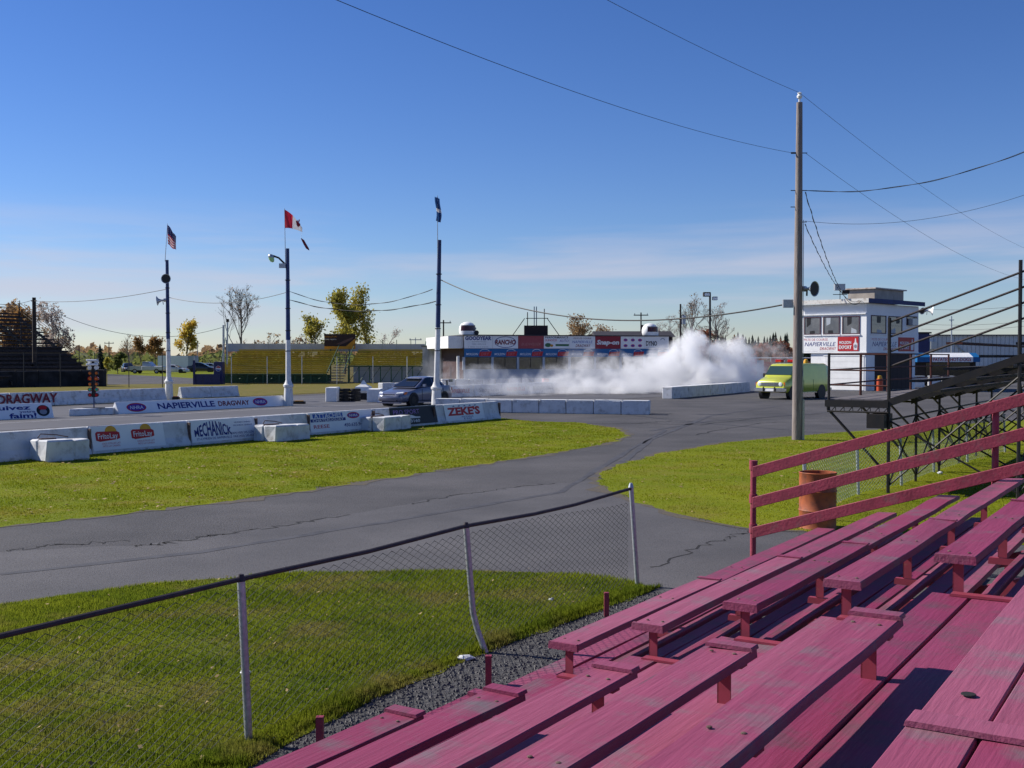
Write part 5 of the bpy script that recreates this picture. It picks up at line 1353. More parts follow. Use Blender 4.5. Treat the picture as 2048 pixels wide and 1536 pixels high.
text('REMINGTON', BFm.at(0, bh0, 0.01), -bw*0.3, 1.28, 0.16, I_gold, bb, w=1.3); text('PARK PARTS', BFm.at(0, bh0, 0.01), -bw*0.3, 1.0, 0.12, I_white, bb, w=1.2)
MB().flat(BFm, [(-bw*.12, bh0+.5), (bw*.05, bh0+.75), (bw*.3, bh0+1.1), (bw*.44, bh0+1.25), (bw*.40, bh0+1.0), (bw*.15, bh0+.6), (0, bh0+.45)], 0.008).build('picture_emblem', flatc('dusky_brown', (0.12, 0.06, 0.05)), bb)
for s_ in (-0.3, 0.3): MB().box(BFm, bw*s_ - 0.06, bw*s_ + 0.06, 0, bh0, -0.1, -0.02).build('board_post', M_grn, bb)
for i, px in enumerate((95, 118, 258, 389, 463, 534.5, 604, 674, 746, 814)):
    pass
ff = thing('spectator_fence', 'tall thin post and wire fence before the yellow grandstand', 'fence', G(463, 769))
pts = [G(x, 769) for x in (389, 463, 534.5, 604, 674, 746, 814, 880)]
for p in pts: MB().tube([p, p + ZV*2.65], 0.04, 6).build('fence_post', M_galv, ff)
for z_ in (0.15, 1.35, 2.6): MB().tube([p + ZV*z_ for p in pts], 0.009, 4).build('fence_wire', M_wire, ff)
ff = thing('spectator_fence', 'tall thin post and wire fence before the distant dark bleachers', 'fence', G(48, 775))
pts = [G(x, 775) for x in (-40, 48, 121, 190, 258, 325)]
for p in pts: MB().tube([p, p + ZV*3.0], 0.035, 6).build('fence_post', M_wire, ff)
for z_ in (1.5, 2.95): MB().tube([p + ZV*z_ for p in pts], 0.010, 4).build('fence_wire', M_wire, ff)

# ------------------------------------------------------------------ distant dark bleachers, far side of the strip
DB = Vector((gx(206, 104).x, 104, 0))
db = thing('dark_bleacher', 'distant tall dark open plank bleacher at the picture edge', 'bleacher', DB)
M_dkpl = mat('dark_brown_plank', (0.05, 0.04, 0.042), (0.03, 0.026, 0.03), rough=0.8, scale=3)
class DBF:
    def __call__(s, a, b, c=0.0): return DB - U * a - W * b + ZV * c
DF = DBF()
for k in range(17):
    w_ = 0.6 + 0.72 * k; z = 0.95 + 0.365 * k
    MB().box(DF, 0, 26, w_, w_ + 0.26, z - 0.06, z + 0.08).build('seat_plank', M_dkpl, db); MB().box(DF, 0, 26, w_ + 0.3, w_ + 0.55, z - 0.24, z - 0.16).build('foot_plank', M_dkpl, db)
for k in range(8): MB().box(DF, 0, 26, 0.86 + 0.72*k, 0.90 + 0.72*k, 0.55 + 0.365*k, 0.98 + 0.365*k).build('riser_board', M_dkpl, db)
for a in range(0, 27, 3):
    p = MB(); p.prism(Frame(DF(a, 0, 0), -W, ZV, -U), [(0.3, 0.45), (12.4, 6.5), (12.4, 6.25), (0.3, 0.2)], 0, 0.12); p.build('stringer', M_black, db)
    for w_ in (0.8, 4.5, 8.3, 12.2): MB().box(DF, a - 0.05, a + 0.05, w_ - 0.05, w_ + 0.05, 0, 0.45 + 0.5 * w_ - 0.2).build('leg', M_black, db)
    if a < 24: MB().tube([DF(a, 12.2, 0.3), DF(a + 3, 12.2, 6.0)], 0.04, 4).build('brace', M_black, db); MB().tube([DF(a, 8.3, 4.2), DF(a + 3, 8.3, 0.2)], 0.04, 4).build('brace', M_black, db)
for j in range(4): MB().tube([DF(-0.1, 0.4, 1.0 + 0.28*j), DF(-0.1, 12.5, 7.1 + 0.28*j)], 0.028, 4).build('end_rail', M_black, db)
for w_ in (0.5, 3.5, 6.5, 9.5, 12.5): MB().tube([DF(-0.1, w_, 0.2 + 0.5*w_), DF(-0.1, w_, 1.9 + 0.5*w_)], 0.04, 5).build('rail_post', M_black, db)
for a in range(0, 27, 3): MB().tube([DF(a, 12.5, 6.4), DF(a, 12.5, 7.9)], 0.035, 5).build('rail_post', M_black, db)
for j in range(4): MB().tube([DF(0, 12.5, 6.8 + 0.3*j), DF(26, 12.5, 6.8 + 0.3*j)], 0.022, 4).build('back_rail', M_black, db)
s0, s1 = G(-60, 776), G(205, 772)
d = (s1 - s0).normalized(); sf = thing('screen_fence', 'low black screened fence below the distant dark bleachers', 'fence', s0)
SFm = Frame(s0, d, ZV); Ls = (s1 - s0).length
M_scr = mat('black_screen', (0.012, 0.012, 0.014), (0.03, 0.03, 0.035), scale=1.5, rough=0.9)
for k in range(6): MB().box(SFm, Ls*k/6 + 0.02, Ls*(k+1)/6 - 0.02, 0, 1.35, 0, 0.05).build('screen_panel', M_scr, sf); MB().box(SFm, Ls*k/6 - 0.05, Ls*k/6 + 0.05, 0, 1.5, -0.12, -0.02).build('fence_post', M_black, sf)
MB().box(SFm, 0, Ls, 0.95, 1.38, -0.3, -0.25).build('grey_kerb', mat('grey_boards', (0.10, 0.10, 0.11), rough=0.8), sf)
q = G(201, 773); tag(MB().cbox(q + ZV*0.75, 0.8, 0.8, 1.5).build('dark_cabinet', M_scr, bevel=0.03), 'tall black cabinet behind the starting light tree', 'cabinet')
# blue drinks machine and blue wall
q = Vector((gx(437, 107).x, 107, 0)); dm = thing('drinks_machine', 'dark blue drinks machine beside the grandstand', 'vending machine', q)
M_dblue = mat('dark_blue_metal', (0.025, 0.03, 0.12), (0.02, 0.024, 0.09), rough=0.4, scale=4); MFm = Frame(q, (1, 0, 0), ZV)
MB().box(MFm, -0.45, 0.4, 0, 2.15, -0.9, 0).build('cabinet', M_dblue, dm, bevel=0.03); MB().ellipse(MFm, 0, 1.5, 0.27, 0.27, 0.006, 20).build('white_disc', I_white, dm)
MB().ellipse(MFm, 0, 1.5, 0.24, 0.24, 0.010, 16, 0.2, math.pi - 0.2).build('red_half', I_red, dm); MB().ellipse(MFm, 0, 1.5, 0.24, 0.24, 0.010, 16, math.pi + 0.2, 2*math.pi - 0.2).build('blue_half', I_blue, dm)
q = Vector((gx(389, 106).x, 106, 0)); bwl = thing('blue_wall', 'low dark blue board wall beside the drinks machine', 'wall', q)
for k in range(3): MB().box(Frame(q, (1, 0, 0), ZV), k*0.8 + 0.01, k*0.8 + 0.79, 0, 1.0, -0.1, 0).build('wall_panel', M_dblue, bwl)
MB().box(Frame(q, (1, 0, 0), ZV), -0.1, 0.1, 0, 2.3, 0.02, 0.12).build('wall_post', M_dblue, bwl)
# plaza strip and far lawn beyond the verge
structure(MB().flat(WORLD, gp([(215, 769), (392, 769), (392, 757), (330, 753), (215, 748)]), 0.006).build('side_road', M_asph))
structure(MB().flat(WORLD, gp([(205, 748), (330, 753), (392, 757), (440, 757), (440, 738), (205, 738)]), 0.005).build('far_lawn', M_lawn))

# ------------------------------------------------------------------ black steel bleachers beyond the red ones
OB = G(1776, 987)
kb = thing('steel_bleacher', 'black steel bleacher with pipe rails and raised walkway', 'bleacher', OB)
class KBF:
    def __call__(s, a, b, c=0.0): return OB + U * a + W * b + ZV * c
KF = KBF()
ZP = 1.84; SL = 0.375; KL = 12.0
def kt(pts, r, name, m=M_black, n=6): return MB().tube([KF(*p) for p in pts], r, n).build(name, m, kb)
for k in range(5): MB().box(KF, 0.0, KL, -1.2 + 0.24*k, -1.2 + 0.24*k + 0.228, ZP - 0.045, ZP).build('walkway_plank', M_greydeck, kb)
MB().box(KF, -0.06, -0.004, -1.22, 0.0, ZP - 0.16, ZP - 0.02).build('walkway_edge', M_black, kb); MB().box(KF, 0.0, KL, -1.26, -1.205, ZP - 0.16, ZP - 0.02).build('walkway_edge', M_black, kb)
for k in range(14): kt([(-0.03, -1.2 + 1.2*k/14, ZP - 0.24), (-0.03, -1.2 + 1.2*(k + (0.9 if k % 2 else -0.1))/14, ZP - 0.15)], 0.008, 'truss_web', M_black, 4)
kt([(-0.03, -1.2, ZP - 0.25), (-0.03, 0, ZP - 0.25)], 0.02, 'truss_chord')
for a in np.arange(0, KL + 0.1, 2.4):
    kt([(a, -1.2, ZP - 0.2), (a, 0.0, 0.35)], 0.028, 'walkway_brace'); kt([(a, -1.2, ZP - 0.12), (a, 0, ZP - 0.12)], 0.025, 'walkway_bearer')
    kt([(a, -1.18, ZP - 0.25), (a, -1.18, ZP + 0.92)], 0.028, 'rail_post', M_rust if a > 0 else M_black)
for z_ in (0.90, 0.58, 0.28): kt([(0, -1.18, ZP + z_), (0, 0.0, ZP + z_ - 0.01)], 0.018, 'end_rail', M_rust)
for z_ in (0.90, 0.58, 0.28): kt([(0, -1.18, ZP + z_), (4, -1.18, ZP + z_ + 0.02), (KL, -1.18, ZP + z_)], 0.018, 'front_rail', M_rust)
for a in np.arange(0, KL + 0.1, 2.4):                        # frames
    for w_ in (0.0, 2.35, 4.7):
        top = (3.45 if w_ == 0 else ZP + 0.4 + SL*w_ + 1.35) if a == 0 else ZP + SL*w_ - 0.1
        kt([(a, w_, 0), (a, w_, top)], 0.034 if a == 0 else 0.028, 'post', M_black if (a > 0 or w_ > 0) else M_black)
    MB().prism(Frame(KF(a, 0, 0), W, ZV, U), [(-0.1, ZP - 0.02), (7.2, ZP + SL*7.2 - 0.02), (7.2, ZP + SL*7.2 - 0.17), (-0.1, ZP - 0.17)], -0.04, 0.04).build('stringer', M_black, kb)
    for w_ in (0.0, 2.35):
        kt([(a, w_, 0.15), (a, w_ + 2.35, ZP + SL*(w_+2.35) - 0.4)], 0.02, 'brace'); kt([(a, w_ + 2.35, 0.15), (a, w_, ZP + SL*w_ - 0.4)], 0.02, 'brace')
    if a < KL - 1:
        for w_ in (0.0, 2.35, 4.7):
            zt_ = ZP + SL*w_ - 0.4
            kt([(a, w_, 0.15), (a + 2.4, w_, zt_)], 0.018, 'brace'); kt([(a + 2.4, w_, 0.15), (a, w_, zt_)], 0.018, 'brace')
            kt([(a, w_, zt_), (a + 2.4, w_, zt_)], 0.02, 'tie_bar')
for j in range(4): kt([(0, 0.0, ZP + 1.52 - 0.29*j), (0, 7.0, ZP + 1.52 - 0.29*j + SL*7.0)], 0.021, 'stair_rail', M_rail_dark, 8)
for k in range(11):
    w_ = 0.35 + 0.64*k; z = ZP + 0.10 + SL*0.64*k + 0.30
    MB().box(KF, 0.1, KL, w_, w_ + 0.25, z - 0.05, z).build('seat_plank', M_black_wood, kb); MB().box(KF, 0.1, KL, w_ + 0.27, w_ + 0.60, z - 0.24, z - 0.19).build('foot_plank', M_black_wood, kb)
MB().box(KF, -0.3, 0.4, -0.35, -0.02, ZP - 0.55, ZP - 0.28).build('hanging_box', M_black, kb)
for w_ in (0.9, 3.0, 5.0): MB().box(KF, 0.3, KL - 1, w_ + 0.1, w_ + 0.4, ZP + 0.75 + SL*w_, ZP + 0.79 + SL*w_).build('bench_back', M_rust, kb)

# ------------------------------------------------------------------ halls and kiosk on the far right
q = Vector((gx(1850, 150).x, 150, 0)); zz = P(1900, 671, 150).z
wh = thing('metal_hall', 'long white corrugated metal hall behind the black bleacher', 'building', q); HF = Frame(q, (1, -0.04, 0), ZV)
M_tin = mat('white_corrugated_sheet', (0.62, 0.65, 0.68), (0.52, 0.55, 0.58), rough=0.5, scale=1)
for k in range(40): MB().box(HF, k*0.55, k*0.55 + 0.50, 0, zz, -12, 0).build('wall_sheet', M_tin, wh)
MB().box(HF, -0.2, 22.3, zz, zz + 0.12, -12.1, 0.3).build('roof_edge', M_blue_pole, wh)
MB().box(HF, 0.6, 1.4, zz - 1.8, zz - 0.8, 0.01, 0.4).build('wall_vent', M_galv, wh); MB().prism(HF, [(3.6, zz - 0.9), (4.0, zz - 1.1), (5.2, zz - 2.2), (4.6, zz - 1.9)], 0.02, 0.15).build('wall_chute', M_greyw, wh)
q = Vector((gx(1836, 118).x, 118, 0)); dk = thing('dark_shed', 'dark blue shed between the tower and the metal hall', 'building', q)
MB().box(Frame(q, (1, 0, 0), ZV), 0, 1.15, 0, P(1845, 667, 118).z, -3, 0).build('shed_wall', M_dblue, dk); MB().box(Frame(q, (1, 0, 0), ZV), -0.1, 1.3, P(1845, 667, 118).z, P(1845, 666, 118).z + 0.1, -3.1, 0.2).build('shed_roof', M_black, dk)
q = Vector((gx(1826, 102).x, 102, 0)); kz0, kz1 = P(1880, 724, 102).z, P(1880, 709, 102).z; kw = 125 / F * 102
kk = thing('snack_kiosk', 'snack kiosk with blue and white awning seen through the black bleacher', 'kiosk', q); KFm = Frame(q, (1, 0, 0), ZV)
MB().box(KFm, 0, kw, 0, kz0, -3, 0).build('kiosk_wall', M_darkpole, kk); MB().box(KFm, kw*0.2, kw*0.9, 0.8, kz0 - 0.1, 0.003, 0.03).build('serving_hatch', M_glass_dark, kk); MB().box(KFm, kw*0.1, kw*0.95, 0.6, 0.78, 0.01, 0.35).build('counter', M_white, kk)
for k in range(9):
    MB().prism(Frame(KFm(k*kw/9, 0, 0), (0, -1, 0), ZV, (1, 0, 0)), [(0, kz0), (1.0, kz0 - 0.0), (1.0, kz0 + 0.45), (0, kz1 + 0.15)], 0, kw/9 - 0.02).build('awning_strip', M_blueb if k in (0, 1, 8) else M_panelw, kk)
text('PATATES HOT-DOGS', Frame(KFm(kw*0.22, kz0 + 0.24, 1.01), (1, 0, 0), ZV), kw*0.33, 0, 0.30, I_red, kk, w=kw*0.6, bold=0.4)
for px, lab in ((1836, 'white pallet box stacked by the snack kiosk'), (1868, 'white cooler chest by the snack kiosk counter'), (1895, 'white ice chest farther along the snack kiosk')):
    p = Vector((gx(px, 97).x, 97, 0)); bxo = thing('cooler_chest', lab, 'chest', p); MB().cbox(p + ZV*0.45, 0.9, 0.6, 0.9).build('chest_body', M_white, bxo, bevel=0.03); MB().cbox(p + ZV*0.95, 0.94, 0.64, 0.08).build('chest_lid', M_greyw, bxo, bevel=0.02)
q = Vector((gx(1903, 112).x, 112, 0)); pl = thing('light_pole', 'thin grey pole before the white metal hall', 'pole', q)
MB().tube([q, P(1903, 632, 112)], [0.09, 0.06], 8).build('pole_shaft', M_galv, pl); MB().cbox(P(1903, 640, 112), 0.5, 0.08, 0.08).build('pole_arm', M_galv, pl)
for i, (ya, yb) in enumerate(((610, 600), (640, 633), (650, 642))):
    cable(P(1842, ya + 8, 115), P(2200, yb - 12, 90), 0.5, 0.014, ('uppermost', 'middle', 'lowest')[i] + ' thin cable between the tower and the picture edge')

# ------------------------------------------------------------------ poles in the background
def far_pole(px, ytop, Y, label, cross=True, lamp=0, m=M_darkpole, r=0.13):
    b = Vector((gx(px, Y).x, Y, 0)); t_ = P(px, ytop, Y); o = thing('light_pole' if lamp else 'power_pole', label, 'pole', b)
    MB().tube([b, t_], [r, r*0.75], 8).build('pole_shaft', m, o)
    if cross:
        MB().cbox(t_ - ZV*0.4, 2.2, 0.12, 0.14).build('cross_arm', m, o)
        for s_ in (-1, 0, 1): MB().cbox(t_ + Vector((s_*0.95, 0, -0.22)), 0.1, 0.1, 0.22).build('insulator', M_galv, o)
    for k in range(lamp):
        c = t_ + Vector(((-0.35, 0.45, -0.7)[k], -0.2, (-0.05, -0.45, -4.2)[k])); hd = MB().cbox(c, 0.75 if k == 0 else 0.5, 0.4, 0.45 if k == 0 else 0.35).build('lamp_head', M_darkpole if k < 2 else M_galv, o, bevel=0.04); MB().cbox(c + Vector((0, -0.205, -0.02)), 0.5, 0.01, 0.25).build('lamp_glass', M_lampglass, hd)
    return b, t_
far_pole(1420, 588, 112, 'black light pole with floodlights beside the bare tree', False, 3, M_black)
far_pole(1361, 608, 130, 'plain dark pole with a grey transformer by the bare trees', False); p = P(1367, 640, 130); tag(MB().lathe(Frame(p, (1, 0, 0), (0, 1, 0), ZV), [(0.25, -0.5), (0.27, 0.4), (0.1, 0.55)], 12).build('transformer', M_galv, smooth=True), 'grey can transformer on the dark pole by the bare trees', 'transformer')
far_pole(1282, 625, 170, 'power pole with cross arm behind the second giant helmet'); far_pole(218, 683, 260, 'distant power pole with cross arm by the spruce'); far_pole(612, 666, 230, 'distant power pole with cross arm behind the yellow grandstand'); far_pole(395, 685, 210, 'thin distant pole beyond the white trailer', False, 0, M_galv, 0.07); far_pole(887, 640, 160, 'thin power pole just past the third flag pole'); far_pole(831, 675, 200, 'thin distant pole behind the grandstand end', True, 0, M_galv, 0.08)

# dark roofed house behind the lodge
q = Vector((gx(1195, 125).x, 125, 0)); hs = thing('dark_roof_house', 'low house with dark roof behind the lodge', 'house', q); hw = 150 / F * 125; z0, z1 = P(1270, 674, 125).z, P(1270, 661, 125).z
HFm = Frame(q, (1, 0, 0), ZV); MB().box(HFm, 0, hw, 0, z0, -7, 0).build('wall', M_brown, hs); MB().prism(Frame(HFm(0, 0, 0), (0, -1, 0), ZV, (1, 0, 0)), [(0.4, z0), (-3.5, z1), (-7.4, z0)], -0.3, hw + 0.3).build('roof', mat('dark_shingle', (0.035, 0.032, 0.034), (0.05, 0.045, 0.045), scale=2), hs)
MB().box(HFm, hw*0.62, hw*0.66, z0, z1 + 0.7, -3.8, -3.2).build('chimney', M_brown, hs)
# ------------------------------------------------------------------ vehicles (local x forward, y to the vehicle's left)
LOC = WORLD
def wheel(t, x, y, r, w, rim=M_alloy):
    s_ = 1 if y > 0 else -1
    fr = Frame((x, y, r), (1, 0, 0), (0, 0, 1), (0, s_, 0))
    ty = MB().lathe(fr, [(r*0.62, -w/2), (r*0.94, -w/2), (r, -w*0.3), (r, w*0.3), (r*0.94, w/2), (r*0.64, w/2), (r*0.60, w*0.30), (r*0.1, w*0.30)], 24).build('wheel', M_tyre, t, smooth=True, world=False)
    rm = MB(); rm.lathe(fr, [(r*0.60, w*0.31), (r*0.56, w*0.40), (r*0.50, w*0.36), (r*0.2, w*0.36), (r*0.14, w*0.45), (0.01, w*0.45)], 20)
    rm.build('rim', rim, ty, smooth=True, world=False)
def half_loft(mb, st):
    """st: list of (x, [(y, z) ...]) half sections from bottom to top; mirrored"""
    secs = []
    for x, hs_ in st:
        secs.append([Vector((x, y, z)) for y, z in hs_] + [Vector((x, -y, z)) for y, z in hs_[::-1]])
    mb.loft(secs)
def rf(paint, name='car_paint'):
    return mat(name, paint, tuple(c*0.9 for c in paint), rough=0.32, scale=2, spec=0.5, coat=0.6, metal=0.15)
def sedan(label, loc, face, paint, sc_=1.0, spoiler=False, group=None, h=1.45):
    f = Vector(face).normalized(); t = thing('parked_car' if group else 'race_car', label, 'car', loc, math.atan2(f.y, f.x), group)
    t.scale = (sc_,)*3
    def sec(zb, zs, zt, hw, kt=0.93): return [(hw*0.80, zb), (hw*0.97, zb + 0.10), (hw, zs*0.62 + zb*0.38), (hw*0.985, zs), (hw*kt, zt - 0.03), (hw*kt*0.55, zt)]
    st = [(2.30, sec(.30, .44, .54, .56)), (2.20, sec(.22, .48, .64, .72)), (1.95, sec(.19, .56, .72, .83)), (1.5, sec(.18, .64, .80, .87)), (1.05, sec(.18, .71, .88, .885)), (.72, sec(.18, .76, .94, .89)),
          (0, sec(.18, .80, .97, .89)), (-.9, sec(.18, .82, .99, .89)), (-1.45, sec(.18, .82, 1.02, .885)), (-1.85, sec(.20, .80, 1.03, .86)), (-2.12, sec(.26, .74, 1.0, .80)), (-2.24, sec(.34, .70, .90, .70))]
    mb = MB(); half_loft(mb, st); P_ = rf(paint, 'car_paint_%d_%d' % (int(paint[0]*1000), int(paint[2]*1000)))
    body = mb.build('body', P_, t, smooth=True, world=False)
    H = h
    # greenhouse
    gb = [(1.08, .79), (.30, .82), (-.55, .83), (-1.25, .80), (-1.62, .72)]
    gt = [(.02, .55), (-.2, .585), (-.55, .60), (-.95, .585), (-1.12, .55)]
    rings = []
    for (xb, yb), (xt, yt) in zip(gb, gt):
        zb = .93 if xb > 0.5 else .96; zt = H - (0.05 if xt in (.02, -1.12) else 0.0)
        rings.append([Vector((xb, yb, zb)), Vector((xb*0.5 + xt*0.5, (yb + yt)/2 + .015, (zb + zt)/2)), Vector((xt, yt, zt)), Vector((xt, yt*0.4, zt + 0.035)), Vector((xt, -yt*0.4, zt + 0.035)), Vector((xt, -yt, zt)), Vector((xb*0.5 + xt*0.5, -(yb + yt)/2 - .015, (zb + zt)/2)), Vector((xb, -yb, zb))])
    mb = MB(); mb.loft(rings); mb.build('roof_shell', P_, t, smooth=True, world=False)
    def bil(a, b, c, d, u, v): return (a*(1-u) + b*u)*(1-v) + (d*(1-u) + c*u)*v
    def pane(a, b, c, d, out, name, m=M_glass_dark, mg=0.06):
        a, b, c, d = map(Vector, (a, b, c, d)); o_ = Vector(out)*0.022
        q = [bil(a, b, c, d, u, v) + o_ for u, v in ((mg, mg), (1-mg, mg), (1-mg, 1-mg), (mg, 1-mg))]
        q2 = [p - o_*0.8 for p in q]
        m_ = MB(); m_.add(q + q2, [(0, 1, 2, 3), (4, 7, 6, 5), (0, 4, 5, 1), (1, 5, 6, 2), (2, 6, 7, 3), (3, 7, 4, 0)]); m_.build(name, m, t, world=False)
    zt = H
    pane((1.08, .78, .945), (1.08, -.78, .945), (.04, -.54, zt - .05), (.04, .54, zt - .05), (.45, 0, .9), 'windscreen')
    pane((-1.60, -.70, .98), (-1.60, .70, .98), (-1.10, .53, zt - .05), (-1.10, -.53, zt - .05), (-.7, 0, .7), 'rear_window')
    for s_ in (1, -1):
        pane((.78, .81*s_, .97), (-.42, .845*s_, .98), (-.42, .605*s_, zt - .03), (.02, .585*s_, zt - .04), (0, s_, .45), 'side_window', M_glass_dark, 0.05)
        pane((-.47, .845*s_, .98), (-1.30, .80*s_, .99), (-1.0, .585*s_, zt - .05), (-.47, .605*s_, zt - .03), (0, s_, .45), 'side_window', M_glass_dark, 0.05)
        m_ = MB(); m_.loft([[Vector((.55 + dx, (.90 + dy)*s_, .98 + dz)) for dx, dz in ((-.05, 0), (.06, 0), (.05, .12), (-.05, .13))] for dy in (0, .16)]); m_.build('mirror', P_, t, world=False)
        for xw in (1.32, -1.32):
            MB().lathe(Frame((xw, .80*s_, .32), (1, 0, 0), (0, 0, 1), (0, s_, 0)), [(.385, -.15), (.385, .096), (.1, .097)], 24).build('wheel_arch', I_black, t, world=False)
            wheel(t, xw, .80*s_, .315, .21, M_tyre if not group else M_alloy)
        hl = MB(); hl.loft([[Vector(p) for p in ((2.20, .40*s_, .56), (2.225, .42*s_, .66), (2.14, .44*s_, .715))], [Vector(p) for p in ((2.12, .70*s_, .56), (2.06, .76*s_, .70), (1.98, .74*s_, .745))]])
        hl.build('headlight', M_lampglass, t, world=False)
        m_ = MB(); m_.loft([[Vector(p) for p in ((2.02, .795*s_, .60), (2.0, .80*s_, .70), (1.95, .79*s_, .74))], [Vector(p) for p in ((1.88, .86*s_, .62), (1.85, .865*s_, .70), (1.83, .855*s_, .74))]]); m_.build('indicator', M_orange_lens, t, world=False)
        m_ = MB(); m_.box(LOC, -2.24, -2.12, min(.45*s_, .74*s_), max(.45*s_, .74*s_), .72, .88); m_.build('tail_light', M_red_lens, t, world=False)
        for xl in (.62, -.45, -1.22): MB().box(LOC, xl - .006, xl + .006, min(.885*s_, .897*s_), max(.885*s_, .897*s_), .28, .88).build('door_seam', I_black, t, world=False)
        for xl in (-.28, -1.08): MB().box(LOC, xl - .09, xl + .09, min(.88*s_, .915*s_), max(.88*s_, .915*s_), .82, .85).build('door_handle', P_, t, world=False)
        MB().box(LOC, -1.0, 1.0, min(.86*s_, .90*s_), max(.86*s_, .90*s_), .17, .24).build('side_skirt', P_, t, world=False)
    MB().box(LOC, 2.19, 2.262, -.36, .36, .52, .62).build('grille', I_black, t, world=False); MB().box(LOC, 2.255, 2.272, -.34, .34, .555, .575).build('grille_bar', M_chrome, t, world=False)
    MB().box(LOC, 2.19, 2.285, -.55, .55, .27, .40).build('lower_intake', I_black, t, world=False); MB().box(LOC, 2.27, 2.292, -.26, .26, .40, .50).build('number_plate', M_white, t, world=False)
    m_ = MB(); m_.loft([[Vector((x, y, z)) for x, z in ((2.10, .17), (2.30, .16), (2.31, .22), (2.12, .26))] for y in (-.70, -.4, 0, .4, .70)]); m_.build('front_lip', P_, t, smooth=True, world=False)
    if spoiler:
        for s_ in (1, -1): MB().box(LOC, -2.10, -1.95, min(.52*s_, .56*s_), max(.52*s_, .56*s_), .98, 1.24).build('spoiler_stay', P_, t, world=False)
        MB().box(LOC, -2.22, -1.92, -.74, .74, 1.24, 1.275).build('spoiler_wing', P_, t, world=False, bevel=0.01)
        for s_ in (1, -1): MB().box(LOC, -2.24, -1.9, min(.742*s_, .765*s_), max(.742*s_, .765*s_), 1.16, 1.32).build('spoiler_end', P_, t, world=False)
        MB().box(LOC, .16, .32, -.45, .45, zt - .055, zt - .045).build('visor_strip', I_white, t, world=False)
    return t
SC = 1.06
wl_ = G(827, 813)
cc = wl_ + U*(1.32*SC) - W*(.85*SC); cc.z = 0.008
sedan('grey blue sport sedan with rear wing doing a burnout', cc, -U, (0.13, 0.14, 0.205), SC, True)

# lime van
wv = G(1584, 799); vb = math.radians(44); fv = -Vector((math.sin(vb), math.cos(vb), 0)); sv = 1.08
lv = Vector((-fv.y, fv.x, 0))
cv = wv - fv*(1.75*sv) - lv*(.92*sv); cv.z = 0.006
vn = thing('van', 'lime green van with red roof beacons near the tower', 'van', cv, math.atan2(fv.y, fv.x)); vn.scale = (sv,)*3
VP_ = rf((0.58, 0.62, 0.075), 'lime_van_paint')
def vsec(zb, zw, zt, hw, ht): return [(hw*0.9, zb), (hw, zb + .12), (hw, zb*.4 + zw*.6), (hw*.985, zw), (ht, zt - .10), (ht*.86, zt)]
st = [(2.62, vsec(.55, .86, 1.0, .90, .84)), (2.56, vsec(.45, .95, 1.08, .96, .88)), (2.2, vsec(.38, 1.02, 1.20, .99, .90)), (1.85, vsec(.36, 1.06, 1.28, 1.0, .91)), (1.72, vsec(.36, 1.08, 1.36, 1.0, .91)), (1.25, vsec(.36, 1.12, 1.98, 1.0, .86)), (1.05, vsec(.36, 1.12, 2.04, 1.0, .86)), (0, vsec(.36, 1.12, 2.07, 1.0, .87)), (-2.2, vsec(.36, 1.12, 2.05, 1.0, .87)), (-2.55, vsec(.40, 1.12, 1.98, .98, .84)), (-2.66, vsec(.48, 1.10, 1.85, .95, .80))]
mb = MB(); half_loft(mb, st); mb.build('body', VP_, vn, smooth=True, world=False)
def slab(pts, out, name, m, th=0.02):
    o_ = Vector(out).normalized()*th; q = [Vector(p) for p in pts]; n_ = len(q)
    MB().add([p + o_ for p in q] + [p - o_*0.5 for p in q], [tuple(range(n_)), tuple(range(n_, 2*n_))[::-1]] + [(i, (i+1) % n_, n_ + (i+1) % n_, n_ + i) for i in range(n_)]).build(name, m, vn, world=False)
slab([(1.70, .84, 1.40), (1.70, -.84, 1.40), (1.30, -.78, 1.90), (1.30, .78, 1.90)], (.78, 0, .6), 'windscreen', mat('van_glass', (0.03, 0.06, 0.06), rough=0.06, spec=0.6))
for s_ in (1, -1):
    slab([(1.50, .955*s_, 1.32), (.62, .965*s_, 1.32), (.62, .885*s_, 1.82), (1.22, .885*s_, 1.80)], (0, s_, .12), 'side_window', M_glass_dark, .03)
    MB().box(LOC, 1.30, 1.42, min(1.02*s_, 1.20*s_), max(1.02*s_, 1.20*s_), 1.25, 1.48).build('mirror', M_black, vn, world=False)
    for xl in (1.62, .55, -.55): MB().box(LOC, xl - .008, xl + .008, min(1.0*s_, 1.008*s_), max(1.0*s_, 1.008*s_), .5, 1.12).build('door_seam', I_green, vn, world=False)
    for xw in (1.75, -1.55):
        MB().lathe(Frame((xw, .92*s_, .36), (1, 0, 0), (0, 0, 1), (0, s_, 0)), [(.45, -.15), (.45, .09), (.1, .091)], 24).build('wheel_arch', I_black, vn, world=False); wheel(vn, xw, .90*s_, .36, .22, M_chrome)
    MB().lathe(Frame((2.63, .68*s_, .88), (0, 1, 0), (0, 0, 1), (1, 0, 0)), [(.11, -.06), (.12, .01), (.10, .02), (.02, .03)], 16).build('headlight', M_lampglass, vn, world=False); MB().box(LOC, 2.56, 2.60, min(.84*s_, .95*s_), max(.84*s_, .95*s_), .78, .98).build('indicator', M_orange_lens, vn, world=False)
    MB().box(LOC, 2.70, 2.76, min(.34*s_, .40*s_), max(.34*s_, .40*s_), .46, .72).build('bumper_guard', M_black, vn, world=False)
MB().box(LOC, 2.58, 2.645, -.55, .55, .78, .98).build('grille', mat('grey_grille', (0.16, 0.16, 0.17), (0.3, 0.3, 0.3), scale=40, rough=0.4), vn, world=False)
for k in range(4): MB().box(LOC, 2.648, 2.662, -.55, .55, .80 + .048*k, .815 + .048*k).build('grille_bar', M_chrome, vn, world=False)
